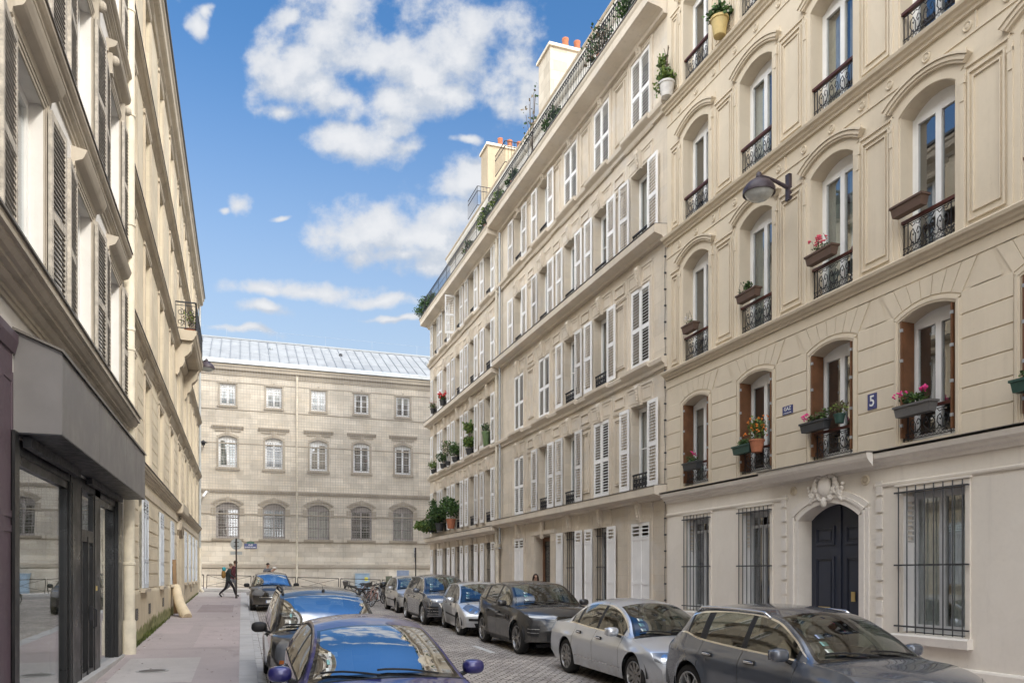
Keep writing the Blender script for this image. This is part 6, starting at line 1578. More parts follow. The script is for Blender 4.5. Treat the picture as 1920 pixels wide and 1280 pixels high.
# small lantern and camera on the school
t = thing('wall_lantern', 'small dark lantern on the school wall by the left corner', 'lantern', (-2.28, 52.6, 10.3))
b = MB(); b.tube([(-2.28, 53, 10.25), (-2.28, 52.7, 10.2), (-2.28, 52.55, 10.32)], .03, 6); b.build('arm', M_iron, t)
b = MB(); b.lathe([(0, .26), (.05, .22), (.22, .12), (.25, .08), (.12, .06), (.10, -.08), (0, -.12)], (-2.28, 52.5, 10.36), 16); b.build('lamp_shade', M_iron, t, smooth=True, sharp=40)
t = thing('security_camera', 'white security camera on the school wall at the left', 'camera', (-2.15, 52.7, 7.2))
b = MB(); b.hexa([(-2.34, 52.45, 6.98), (-2.22, 52.45, 6.98), (-2.02, 52.62, 7.34), (-2.14, 52.62, 7.34)], [(-2.34, 52.33, 7.06), (-2.22, 52.33, 7.06), (-2.02, 52.5, 7.42), (-2.14, 52.5, 7.42)]); b.build('camera_body', pbr('camera_white', (.8, .8, .8), .4), t)
b = MB(); b.tube([(-2.0, 53, 7.36), (-2.03, 52.6, 7.36)], .03, 6); b.build('arm', pbr('camera_white'), t)

# ------------------------------------------------------------------ writing
M_enamel = pbr('blue_enamel', (.022, .035, .16), .25, coat=.5); M_ewhite = pbr('white_enamel', (.78, .78, .78), .35); M_egreen = pbr('green_enamel', (.05, .14, .10), .35)
def text_mesh(txt, F, s, d, z, size, sx=1.0, mirror=False, parent=None, mat=None):
    cu = bpy.data.curves.new('lettering', 'FONT'); cu.body = txt; cu.size = size; cu.align_x = 'CENTER'; cu.align_y = 'CENTER'; cu.extrude = .0015; cu.offset = size*.012
    o = bpy.data.objects.new('lettering', cu); COL.objects.link(o); dg = bpy.context.evaluated_depsgraph_get(); dg.update()
    me = bpy.data.meshes.new_from_object(o.evaluated_get(dg)); bpy.data.objects.remove(o)
    sg = -1 if (F.sd.cross(F.dd)).z > 0 else 1             # reading direction on this wall
    for v in me.vertices: v.co = F.pt(s+sg*v.co.x*sx, d+v.co.z, z+v.co.y)-parent.location
    me.materials.clear(); me.materials.append(mat or M_ewhite); return link('lettering', me, parent)
def plate(name, label, cat, F, s, d, z, w, h, lines, mat=M_enamel, border=None):
    T_ = thing(name, label, cat, F.pt(s, d, z)); mb = F.mb(); mb.box(s-w/2, s+w/2, d, d+.012, z-h/2, z+h/2); mb.build('plate', mat, T_)
    if border: mb = F.mb(); frame_strip(mb, s-w/2, s+w/2, z-h/2, z+h/2, .016, d+.012, d+.0145); mb.build('border', border, T_)
    for txt, dz, sz, sx in lines: text_mesh(txt, F, s, d+.0135, z+dz, sz, sx, parent=T_)
    return T_
plate('house_number', 'blue enamel house number 5 between the windows', 'house number', FR, 10.55, .018, 5.10, .20, .27, [('5', 0, .26, .95)])
plate('gas_plate', 'small blue plate reading GAZ on the beige wall', 'plate', FR, 12.74, .018, 5.39, .30, .17, [('GAZ', .025, .10, 1.0), ('A TOUS LES ETAGES', -.055, .028, .9)])
T_ = plate('street_sign', 'blue and green enamel street name plate on the school wall', 'street sign', FF, .55, .06, 3.98, .78, .32, [('RUE', .06, .13, 1.1), ('BOUSSON DU BARRY', -.09, .12, .62)])
mb = FF.mb(); n = 10
for k in range(n):
    a0, a1 = pi*k/n, pi*(k+1)/n; mb.face([(.55+.25*math.cos(a0), .062, 4.14), (.55+.25*math.cos(a0), .062, 4.14+.17*math.sin(a0)), (.55+.25*math.cos(a1), .062, 4.14+.17*math.sin(a1)), (.55+.25*math.cos(a1), .062, 4.14)])
mb.build('plate_top', M_egreen, T_)

# ------------------------------------------------------------------ plants
def foliage(mb, c, r, n, size, rn, mats=(0, 1), droop=0, up=0):
    size *= .82; n = int(n*1.5)
    for _ in range(n):
        while True:
            p = Vector((rn.uniform(-1, 1), rn.uniform(-1, 1), rn.uniform(-1, 1)))
            if p.length < 1: break
        p = p*(.55+.45*rn.random()); q = Vector((c[0]+p.x*r[0], c[1]+p.y*r[1], c[2]+p.z*r[2]))
        d = Vector((rn.gauss(0, 1), rn.gauss(0, 1), rn.gauss(up-droop, .8))); d.normalize(); s = size*rn.uniform(.6, 1.4)
        u = d.orthogonal().normalized(); u.rotate(Matrix.Rotation(rn.uniform(0, 6.3), 3, d)); w = s*.42
        mb.face([tuple(q), tuple(q+d*s*.5+u*w), tuple(q+d*s), tuple(q+d*s*.5-u*w)], rn.choice(mats))
def flowers(mb, c, r, n, size, rn, m=0):
    for _ in range(n):
        q = (c[0]+rn.uniform(-1, 1)*r[0], c[1]+rn.uniform(-1, 1)*r[1], c[2]+rn.uniform(-1, 1)*r[2])
        for k in range(4): mb.blob((q[0]+rn.gauss(0, size*.5), q[1]+rn.gauss(0, size*.5), q[2]+rn.gauss(0, size*.4)), (size*.5, size*.5, size*.42), m, 6, 4)
def planter(F, s, d, z, w, label, box, leaves=(M_leafA, M_leafB), fol=None, flow=None, h=.17, dep=.17, seed=1, cat='window box', group=None, tilt=0, stems=None):
    T_ = thing('flower_box', label, cat, F.pt(s, d, z), group); rn = random.Random(seed); P = lambda a, dd, zz: F.pt(s+a, d+dd, z+zz)
    mb = MB(P); t = .012
    mb.hexa([(-w/2+.03, -dep/2+.02, 0), (w/2-.03, -dep/2+.02, 0), (w/2-.03, dep/2-.02, 0), (-w/2+.03, dep/2-.02, 0)], [(-w/2, -dep/2, h), (w/2, -dep/2, h), (w/2, dep/2, h), (-w/2, dep/2, h)])
    mb.box(-w/2-.015, w/2+.015, dep/2-.004, dep/2+.012, h-.025, h+.01); mb.box(-w/2-.015, w/2+.015, -dep/2-.012, -dep/2+.004, h-.025, h+.01); mb.box(-w/2-.015, -w/2+.004, -dep/2, dep/2, h-.025, h+.01); mb.box(w/2-.004, w/2+.015, -dep/2, dep/2, h-.025, h+.01)
    mb.build('box', box, T_)
    mb = MB(P); mb.box(-w/2+.02, w/2-.02, -dep/2+.02, dep/2-.02, h+.001, h+.006); mb.build('soil', worn('potting_soil', (.05, .035, .025), .95, .3, 20), T_)
    if fol:
        mb = MB(P)
        for (a, zz, ra, rz, n, sz) in fol: foliage(mb, (a, 0, h+zz), (ra, dep*.6, rz), n, sz, rn, up=.6)
        mb.build('foliage', list(leaves), T_)
    if stems:
        mb = MB(P)
        for a in stems: mb.tube([(a, 0, h), (a+rn.uniform(-.05, .05), rn.uniform(-.03, .05), h+.16), (a+rn.uniform(-.08, .08), rn.uniform(-.03, .08), h+.30)], .004, 4)
        mb.build('stems', M_stem, T_)
    if flow:
        mb = MB(P)
        for (a, zz, ra, rz, n, sz) in flow[1]: flowers(mb, (a, .03, h+zz), (ra, dep*.5, rz), n, sz, rn)
        mb.build('flowers', flow[0], T_, smooth=True)
    return T_
def pot(F, s, d, z, label, mat, r=.13, h=.24, leaves=(M_leafA, M_leafB), fol=(), flow=None, seed=1, stem=None, trail=None):
    T_ = thing('potted_plant', label, 'potted plant', F.pt(s, d, z)); rn = random.Random(seed); P = lambda a, dd, zz: F.pt(s+a, d+dd, z+zz)
    mb = MB(P); mb.lathe([(0, 0), (r*.70, 0), (r*.98, h*.86), (r*1.08, h*.86), (r*1.08, h), (r*.95, h), (r*.92, h-.03), (0, h-.03)], (0, 0, 0), 18); mb.build('pot', mat, T_, smooth=True, sharp=35)
    mb = MB(P)
    for (a, dd, zz, ra, rz, n, sz) in fol: foliage(mb, (a, dd, h+zz), (ra, ra, rz), n, sz, rn, up=.3)
    if mb.f: mb.build('foliage', list(leaves), T_)
    if stem:
        mb = MB(P)
        for k in range(stem[0]): a = rn.uniform(-.6, .6); mb.tube([(0, 0, h-.02), (rn.gauss(0, .03), rn.gauss(0, .03), h+stem[1]*.5), (rn.gauss(0, .09), rn.gauss(0, .07), h+stem[1])], .007, 4)
        mb.build('stems', M_stem, T_)
    if flow:
        mb = MB(P)
        for (a, dd, zz, ra, rz, n, sz) in flow[1]: flowers(mb, (a, dd, h+zz), (ra, ra, rz), n, sz, rn)
        mb.build('flowers', flow[0], T_, smooth=True)
    return T_
# on the beige house, first floor
planter(FR, 16.05, .12, 4.62, .62, 'slate window box with one pink geranium in the first-floor window nearest the grey house', M_darkbox, fol=[(0, .05, .28, .08, 110, .05), (.12, .12, .1, .08, 40, .04)], flow=(M_pink, [(-.08, .20, .05, .03, 3, .035)]), seed=11, stems=(-.08, .05))
planter(FR, 13.98, .16, 4.70, .62, 'green plastic window box of low herbs beside a terracotta pot', M_teal, fol=[(0, .06, .28, .07, 170, .045)], seed=12)
pot(FR, 13.52, .17, 4.66, 'terracotta pot with a bush of orange berries hung on the window rail', M_terra, .15, .26, leaves=(M_leafA, M_leafC), fol=[(0, 0, .26, .26, .24, 230, .06), (.1, 0, .05, .2, .1, 60, .05)], flow=(M_orange, [(0, 0, .28, .22, .20, 34, .028)]), seed=13, stem=(5, .4))
planter(FR, 11.80, .16, 4.80, .66, 'dark window box with pink cyclamen and trailing leaves above the street door', M_darkbox, leaves=(M_leafA, M_leafD), fol=[(-.05, .07, .30, .10, 170, .05), (-.25, .12, .14, .12, 70, .05)], flow=(M_pink, [(.24, .14, .08, .05, 6, .035)]), seed=14)
pot(FR, 11.22, .12, 4.84, 'small teal pot of wiry dry herbs beside the dark window box', M_teal, .10, .17, leaves=(M_leafC, M_leafD), fol=[(0, 0, .12, .17, .13, 190, .05)], seed=15, stem=(6, .22))
planter(FR, 9.52, .16, 4.66, .72, 'weathered grey window box of magenta geraniums right of the house number', worn('weathered_grey_box', (.13, .125, .12), .7, .2, 6), fol=[(0, .08, .33, .10, 200, .055), (.1, .14, .14, .08, 60, .05)], flow=(M_pink, [(.27, .20, .07, .03, 6, .038), (-.20, .22, .09, .03, 8, .038)]), seed=16, stems=(.27, -.2, -.15, .2))
planter(FR, 7.55, .16, 4.62, .60, 'teal window box at the right edge of the picture', M_teal, fol=[(0, .05, .26, .07, 90, .05)], seed=17)
# second floor and above
planter(FR, 16.1, .14, 7.93, .52, 'brown window box with sparse white flowers on the far second-floor window', M_brownbox, fol=[(0, .06, .2, .07, 40, .04)], flow=(M_whitepet, [(0, .16, .1, .06, 7, .025)]), seed=18, stems=(0, .08, -.07, .12))
planter(FR, 13.82, .16, 7.93, .66, 'brown window box with a leafy tuft above the GAZ plate', M_brownbox, fol=[(.02, .12, .13, .13, 120, .05), (.25, .05, .1, .06, 40, .04)], seed=19, stems=(.2, .28))
planter(FR, 11.62, .17, 7.92, .70, 'brown window box with red-pink flowers under the street lamp', M_brownbox, fol=[(0, .06, .26, .08, 70, .045)], flow=(pbr('coral_petals', (.75, .10, .16), .6), [(.08, .22, .20, .06, 16, .034)]), seed=20, stems=(0, .1, .2, -.1, .15, .05))
planter(FR, 9.62, .18, 7.93, .62, 'empty brown window box tilted on the near second-floor rail', M_brownbox, seed=21)
pot(FR, 17.05, .22, 14.09, 'white pot with a tall leafy shrub on the upper ledge at the party wall', M_whitepot, .19, .36, leaves=(M_leafA, M_leafC), fol=[(0, 0, .16, .30, .17, 230, .09), (.22, 0, .62, .14, .32, 100, .09), (.15, .1, -.05, .22, .25, 70, .08)], seed=22, stem=(4, .9))
pot(FR, 14.75, .24, 14.10, 'ochre pot with a fern on the upper ledge of the beige house', M_yelpot, .19, .40, leaves=(M_leafB, M_leafA), fol=[(0, 0, .10, .34, .18, 260, .10)], seed=23)
# sills of the corner house
gl = (M_leafA, M_leafB)
pot(FR, 40.3, .16, 11.17, 'red geranium in full flower on a third-floor sill of the corner house', M_darkbox, .15, .28, fol=[(0, 0, .10, .26, .16, 110, .09)], flow=(M_red, [(0, 0, .26, .26, .17, 30, .06)]), seed=31)
pot(FR, 42.5, .16, 11.17, 'pot of dull rosy flowers on the end third-floor sill of the corner house', M_darkbox, .14, .26, leaves=(M_leafA, M_leafD), fol=[(0, 0, .16, .26, .20, 130, .08)], flow=(pbr('dusty_petals', (.4, .12, .12), .7), [(0, 0, .3, .2, .1, 6, .04)]), seed=32)
pot(FR, 32.62, .10, 7.80, 'leafy cutting in a green pot on the sill beside the rain pipe', worn('green_glazed_pot', (.12, .18, .08), .4, .2, 5), .19, .62, fol=[(0, 0, .18, .22, .28, 120, .08)], seed=33)
pot(FR, 35.15, .14, 7.78, 'tall palm-like plant in a dark pot on a second-floor sill', M_darkbox, .18, .28, leaves=(M_leafA, M_leafC), fol=[(0, 0, .30, .38, .30, 220, .14), (0, 0, 1.0, .36, .30, 170, .16)], seed=34, stem=(3, 1.2))
pot(FR, 37.7, .14, 7.78, 'rounded bushy plant on the middle second-floor sill of the corner house', M_darkbox, .18, .24, leaves=gl, fol=[(0, 0, .40, .42, .42, 300, .11)], seed=35)
pot(FR, 38.9, .22, 7.78, 'spindly grey-green shrub between two shutters of the corner house', M_darkbox, .15, .2, leaves=(M_leafA, M_leafD), fol=[(0, 0, .7, .5, .55, 220, .09)], seed=36, stem=(5, 1.0))
pot(FR, 40.2, .14, 7.78, 'low green bush on the fourth second-floor sill of the corner house', M_darkbox, .16, .24, leaves=gl, fol=[(0, 0, .35, .45, .30, 230, .11)], seed=37)
pot(FR, 42.4, .14, 7.78, 'small olive bush on the end second-floor sill of the corner house', M_darkbox, .15, .22, leaves=(M_leafA, M_leafC), fol=[(0, 0, .26, .36, .28, 170, .10)], seed=38)
pot(FR, 38.1, .26, 4.46, 'big glossy laurel in a terracotta pot on the first-floor ledge', M_terra, .24, .48, leaves=gl, fol=[(0, 0, .55, .55, .55, 420, .15), (.5, .1, .8, .40, .45, 250, .15)], seed=39, stem=(5, .9))
pot(FR, 40.3, .30, 4.46, 'dark spreading shrub further along the first-floor ledge', M_darkbox, .24, .40, leaves=gl, fol=[(0, .1, .5, .75, .55, 480, .15), (.7, .1, .1, .6, .5, 300, .15)], seed=40, stem=(5, .8))
pot(FR, 42.0, .35, 4.46, 'feathery fern spilling over the end of the first-floor ledge', M_darkbox, .22, .30, leaves=(M_leafA, M_leafC), fol=[(.1, .2, .05, .85, .42, 480, .17), (.9, .25, .1, .55, .3, 220, .18)], seed=41)
pot(FR, 42.2, .12, 5.75, 'hanging basket of ivy in the end first-floor window', M_darkbox, .14, .18, leaves=gl, fol=[(0, .05, .15, .32, .25, 180, .11), (-.1, .05, -.35, .28, .5, 240, .10)], seed=42)
# terrace plants on the cornice
for k, (s, h_, n, lv, lab) in enumerate([(43.5, .9, 600, (M_leafB, M_leafA), 'dense dark shrub hanging over the far end of the roof terrace'), (41.9, .55, 260, (M_leafB, M_leafA), 'small dark bush beside the end shrub on the roof terrace'), (31.8, .75, 380, (M_leafC, M_leafA), 'bright yellow-green shrub on the terrace between the two chimneys'), (30.2, .55, 300, (M_leafA, M_leafC), 'trailing pale creeper on the terrace railing'),
        (28.3, .45, 220, (M_leafA, M_leafB), 'low green planter on the terrace over the middle windows'), (24.2, .55, 260, (M_leafB, M_leafA), 'blue-green bush on the near part of the roof terrace'), (20.6, .9, 260, (M_leafD, M_leafB), 'dry brown climber on the terrace railing'), (18.6, .8, 380, (M_leafA, M_leafB), 'leafy bush at the near end of the roof terrace'), (34.6, .5, 160, (M_leafA, M_leafD), 'scrubby plant on the terrace before the lower chimney')]):
    zb = 17.08 if s < 31 else 16.88
    pot(FR, s, .28, zb, lab, M_darkbox if k % 2 else M_terra, .18, .26, leaves=lv, fol=[(0, .0, h_*.55, h_*.62, h_*.6, n, .10), (.25, .15 if k else .3, h_*.1, h_*.5, h_*.45, n//2, .10)], seed=50+k, stem=(4, h_*1.2))
t = thing('potted_plant', 'thin bare-leaved sapling rising above the terrace railing', 'potted plant', FR.pt(26.6, .2, 17.1)); rn = random.Random(77)
mb = FR.mb()
for k in range(6):
    a = rn.uniform(-1.2, 1.2); mb.tube([(26.6, .2, 17.1), (26.6+a*.2, .25, 18.2), (26.6+a*.6, .3, 19.0+rn.random()*.7)], .009, 4)
mb.build('stems', M_stem, t); mb = FR.mb()
for k in range(70): foliage(mb, (26.6+rn.uniform(-.8, .8), .28, 18.2+rn.random()*1.5), (.05, .05, .05), 1, .12, rn)
mb.build('foliage', [M_leafB, M_leafD], t)
pot(FL, 31.2, .42, 10.98, 'bare rose bush with a few yellow leaves on the left corner balcony', M_terra, .18, .28, leaves=(M_leafC, M_leafD), fol=[(0, 0, .42, .34, .36, 110, .09)], flow=(M_whitepet, [(0, 0, .4, .3, .3, 6, .04)]), seed=70, stem=(7, .75))

# ------------------------------------------------------------------ pavement things
# rolled mattress leaning in the doorway
t = thing('rolled_mattress', 'cream mattress roll leaning in the left doorway beside a brown board', 'mattress', (-1.8, 27.4, G(-1.8, 27.4)+KERB))
mb = MB(); pts = []; base = Vector((-1.66, 27.0, G(-1.66, 27.0)+KERB+.0)); tip = Vector((-2.06, 28.05, G(-1.66, 27.0)+KERB+.98))
for k in range(9): q = base.lerp(tip, k/8); pts.append(q+Vector((-.05*math.sin(pi*k/8), 0, -.05*math.sin(pi*k/8))))
mb.tube(pts, [.165, .18, .172, .165, .16, .155, .15, .148, .13], 14); mb.build('mattress', worn('cream_ticking', (.72, .60, .42), .9, .12, 4, bump=.3), t, smooth=True, sharp=50)
t = thing('wooden_board', 'brown plank propped upright in the left doorway behind the mattress', 'board', (-2.12, 28.3, G(-2.1, 28.3)+KERB))
mb = MB(); z0 = G(-2.1, 30.2)+KERB; mb.hexa([(-2.14, 28.1, z0), (-2.02, 28.1, z0), (-2.02, 28.2, z0), (-2.14, 28.2, z0)], [(-2.20, 28.3, 2.62), (-2.09, 28.3, 2.62), (-2.09, 28.4, 2.62), (-2.20, 28.4, 2.62)]); mb.build('plank', worn('brown_board', (.30, .19, .10), .8, .2, 4), t)

# sign posts
def sign_post(label, x, y, z0, top, yaw, small=True, r=.27):
    T_ = thing('sign_post', label, 'road sign', (x, y, z0)); M_post = worn('brown_post', (.055, .045, .04), .5, .2, 5); M_back = worn('sign_back_grey', (.38, .40, .40), .5, .1, 4, metal=.5)
    b = MB(); b.tube([(x, y, z0-.05), (x, y, top)], .038, 10); b.lathe([(.06, z0), (.055, z0+.10), (.04, z0+.13)], (x, y, 0), 10); b.build('pole', M_post, T_, smooth=True, sharp=40)
    c, s = math.cos(yaw), math.sin(yaw)
    P = lambda a, d, z: (x+a*c-d*s, y+a*s+d*c, z)
    b = MB(lambda a, d, z: P(a, d, z)); zc = top-r; ring = [(r*math.cos(2*pi*k/28), zc+r*math.sin(2*pi*k/28)) for k in range(28)]
    b.face([(a, .06, z) for a, z in ring]); b.face([(a, .075, z) for a, z in ring][::-1])
    for k in range(28): a0, a1 = ring[k], ring[(k+1) % 28]; b.face([(a0[0], .055, a0[1]), (a1[0], .055, a1[1]), (a1[0], .08, a1[1]), (a0[0], .08, a0[1])])
    b.build('sign_disc', M_back, T_)
    b = MB(lambda a, d, z: P(a, d, z)); b.box(-r*.45, r*.45, .04, .058, zc+.08, zc+.11); b.box(-r*.45, r*.45, .04, .058, zc-.11, zc-.08); b.build('sign_clamp', M_greyiron, T_)
    if small: b = MB(lambda a, d, z: P(a, d, z)); b.box(-.27, .27, .05, .065, zc-r-.24, zc-r-.08); b.box(-.27, -.05, .049, .05, zc-r-.19, zc-r-.13); b.build('sub_plate', M_back, T_)
sign_post('round road sign seen from behind on a thin post by the walkers', -.24, 39.6, G(-.24, 39.6)+KERB, 3.86, 0)
sign_post('road sign turned edge-on beside the grey corner house', 9.75, 45.2, G(9.75, 45.2)+KERB, 3.72, R(72), r=.30)

# pedestrian barriers in front of the school
def barrier_mesh(L, h=.84):
    b = MB(); r = .022
    for x in (0, L): b.box(x-.022, x+.022, -.022, .022, -.1, h)
    b.tube([(0, 0, h), (L, 0, h)], r, 6); b.tube([(0, 0, .14), (L, 0, .14)], .012, 5)
    b.tube([(.03, 0, .16), (L-.03, 0, h-.03)], .012, 5); b.tube([(.03, 0, h-.03), (L-.03, 0, .16)], .012, 5)
    o = b.build('street_barrier', worn('brown_black_barrier', (.045, .038, .034), .5, .2, 5), off=(0,0,0)); me = o.data; bpy.data.objects.remove(o); return me
bm0 = barrier_mesh(2.55)
bxs = [-4.75, -2.02+.0, .66, 3.34, 6.02, 8.70, 11.38]
names = ['cross-braced steel barrier half hidden by the left corner house', 'cross-braced steel barrier behind the walkers and the sign post', 'cross-braced steel barrier behind the furthest black car', 'cross-braced steel barrier in front of the school rain pipe', 'cross-braced steel barrier before the pale blue cabinet', 'cross-braced steel barrier behind the bicycles', 'cross-braced steel barrier behind the far silver hatchback']
for x, nm in zip(bxs, names):
    o = link('street_barrier', bm0, None, (x, 50.8, G(x, 50.8)+KERB)); o.rotation_euler = (0, math.atan((G(x, 50.8)-G(x+2.55, 50.8))/2.55), 0); tag(o, nm, 'barrier', 'crossed barriers before the school')
# pale blue cabinet by the school wall
t = thing('utility_cabinet', 'pale blue cabinet with a yellow notice against the school wall', 'cabinet', (7.68, 52.4, G(7.7, 52.4)+KERB)); z0 = t.location.z; Mcb = worn('pale_blue_cabinet', (.34, .46, .58), .5, .1, 3)
mb = MB(); mb.box(7.22, 8.14, 52.35, 52.8, z0, 2.17); mb.box(7.18, 8.18, 52.31, 52.84, 2.171, 2.21); mb.build('cabinet_body', Mcb, t)
for x0, x1 in ((7.25, 7.67), (7.69, 8.11)): mb = MB(); mb.box(x0, x1, 52.325, 52.349, z0+.06, 2.13); mb.build('door', Mcb, t)
mb = MB(); mb.box(7.80, 8.04, 52.315, 52.324, 1.72, 1.95); mb.build('notice', pbr('yellow_notice', (.75, .68, .12), .5), t)

# ------------------------------------------------------------------ bicycles and a covered scooter
def bicycle(label, x, y, yaw, lean, col, seed=0, basket=False):
    T_ = thing('bicycle', label, 'bicycle', (x, y, G(x, y)), 'bicycles parked beyond the silver hatchback', rot=(lean, 0, yaw)); Mf = worn('bicycle_paint_%d' % seed, col, .4, .2, 5); r = .335
    for nm, a in (('front_wheel', .53), ('rear_wheel', -.53)):
        b = MB(); b.tube([(a+r*math.cos(2*pi*k/26), 0, r+r*math.sin(2*pi*k/26)) for k in range(26)], .019, 6, 0, closed=True)
        w = b.build('wheel', M_tyre, off=(0,0,0), smooth=True); w.parent = T_
        b = MB(); b.tube([(a+(r-.03)*math.cos(2*pi*k/24), 0, r+(r-.03)*math.sin(2*pi*k/24)) for k in range(24)], .010, 5, 0, closed=True)
        for k in range(14): an = 2*pi*k/14; b.tube([(a, 0, r), (a+(r-.03)*math.cos(an), 0, r+(r-.03)*math.sin(an))], .0025, 3)
        b.tube([(a, -.05, r), (a, .05, r)], .022, 8); o = b.build('rim', M_alloy, off=(0,0,0)); o.parent = w
    b = MB(); bb, hd, st = (-.10, 0, .29), (.36, 0, .86), (-.24, 0, .80)
    for p, q, rr in ((bb, hd, .020), (bb, st, .018), (st, hd, .018), ((-.53, 0, r), bb, .011), ((-.53, 0, r), st, .010), (hd, (.34, 0, .95), .02), ((.38, 0, .80), (.53, 0, r), .016), (st, (-.27, 0, .93), .014)): b.tube([p, q], rr, 7)
    o = b.build('frame', Mf, off=(0,0,0)); o.parent = T_
    b = MB(); b.tube([(.30, -.28, 1.0), (.36, -.2, 1.03), (.34, 0, 1.0), (.36, .2, 1.03), (.30, .28, 1.0)], .013, 6); o = b.build('handlebar', M_iron, off=(0,0,0)); o.parent = T_
    b = MB(); b.blob((-.29, 0, .955), (.14, .075, .035), 0, 12, 8); o = b.build('saddle', M_blackpl, off=(0,0,0), smooth=True); o.parent = T_
    b = MB(); b.lathe([(0, -.045), (.085, -.045), (.09, -.04), (.085, -.035), (0, -.035)], (-.10, 0, .29), 18, 0, 'y'); b.tube([(-.10, -.05, .29), (.03, -.06, .20)], .010, 5); b.tube([(-.10, .05, .29), (-.23, .06, .38)], .010, 5); b.box(.0, .07, -.12, -.06, .185, .205); o = b.build('crank', M_iron, off=(0,0,0)); o.parent = T_
    for a, lo, hi in ((.53, .3, 2.4), (-.53, .5, 3.0)):
        b = MB(); b.tube([(a+(r+.035)*math.cos(lo+(hi-lo)*k/10), 0, r+(r+.035)*math.sin(lo+(hi-lo)*k/10)) for k in range(11)], .02, 5); o = b.build('mudguard', Mf, off=(0,0,0)); o.parent = T_
    if basket:
        b = MB(); b.hexa([(.42, -.13, .86), (.62, -.13, .86), (.62, .13, .86), (.42, .13, .86)], [(.40, -.17, 1.08), (.67, -.17, 1.08), (.67, .17, 1.08), (.40, .17, 1.08)]); o = b.build('basket', worn('wire_basket', (.12, .11, .10), .6, .2, 8), off=(0,0,0)); o.parent = T_
bicycle('bicycle with a pinkish brown frame lying nearest in the row of bicycles', 5.5, 36.1, R(100), R(24), (.34, .18, .14), 1)
bicycle('dark bicycle leaning against the others behind the pinkish one', 5.75, 37.3, R(60), R(-12), (.03, .03, .035), 2, True)
bicycle('silver framed bicycle in the middle of the row of bicycles', 6.3, 38.2, R(35), R(10), (.45, .45, .46), 3)
bicycle('black city bicycle with its front wheel turned to the street', 5.5, 39.6, R(168), R(-8), (.02, .02, .022), 4, True)
bicycle('rusty red bicycle at the far end of the row', 6.2, 40.6, R(20), R(9), (.22, .06, .03), 5)
bicycle('grey bicycle leaning against the far barrier', 6.9, 39.9, R(75), R(-14), (.16, .17, .18), 6)
def scooter(label, x, y, yaw):
    T_ = thing('motor_scooter', label, 'scooter', (x, y, G(x, y)), rot=(R(3), 0, yaw))
    for a in (.62, -.60):
        b = MB(); b.lathe([(.12, -.05), (.20, -.06), (.245, -.04), (.255, 0), (.245, .04), (.20, .06), (.12, .05)], (a, 0, .255), 24, 0, 'y'); w = b.build('wheel', M_tyre, off=(0,0,0), smooth=True); w.parent = T_
        b = MB(); b.lathe([(0, -.05), (.12, -.05), (.125, 0), (.12, .05), (0, .05)], (a, 0, .255), 18, 0, 'y'); o = b.build('rim', M_alloy, off=(0,0,0)); o.parent = w
    b = MB(); b.prism([(-.16, .24), (.16, .24), (.17, .33), (-.17, .33)], -.25, .35) ; b.v = [(v[0], v[1], v[2]) for v in b.v]
    b.blob((-.45, 0, .62), (.46, .19, .25), 0, 16, 10, .75); b.hexa([(.32, -.19, .30), (.44, -.16, .30), (.44, .16, .30), (.32, .19, .30)], [(.30, -.20, .95), (.40, -.12, 1.0), (.40, .12, 1.0), (.30, .20, .95)]); b.blob((.62, 0, .45), (.24, .09, .10), 0, 12, 8); b.blob((.36, 0, 1.05), (.13, .19, .10), 0, 12, 8)
    o = b.build('body', pbr('scooter_black', (.012, .012, .013), .25, coat=.7), off=(0,0,0), smooth=True, sharp=40); o.parent = T_
    b = MB(); b.blob((-.42, 0, .86), (.44, .17, .08), 0, 14, 8, .8); o = b.build('seat', M_blackpl, off=(0,0,0), smooth=True); o.parent = T_
    b = MB(); b.tube([(.28, -.34, 1.10), (.36, -.15, 1.10), (.36, .15, 1.10), (.28, .34, 1.10)], .018, 6); b.tube([(.62, 0, .26), (.42, 0, 1.0)], .03, 8); o = b.build('handlebar', M_iron, off=(0,0,0)); o.parent = T_
    b = MB(); b.blob((-.90, 0, .98), (.19, .21, .17), 0, 14, 8, .65); o = b.build('top_case', M_gloss, off=(0,0,0), smooth=True); o.parent = T_
    b = MB(); b.hexa([(.47, -.17, 1.08), (.49, -.17, 1.08), (.49, .17, 1.08), (.47, .17, 1.08)], [(.30, -.15, 1.42), (.32, -.15, 1.42), (.32, .15, 1.42), (.30, .15, 1.42)]); o = b.build('wind_shield', M_cglass, off=(0,0,0)); o.parent = T_
    b = MB(); b.blob((.50, 0, 1.0), (.05, .09, .06), 0, 12, 8); o = b.build('headlight', M_lamp, off=(0,0,0), smooth=True); o.parent = T_
scooter('black motor scooter with a top case between the bicycles and the silver hatchback', 6.55, 36.3, R(-88))

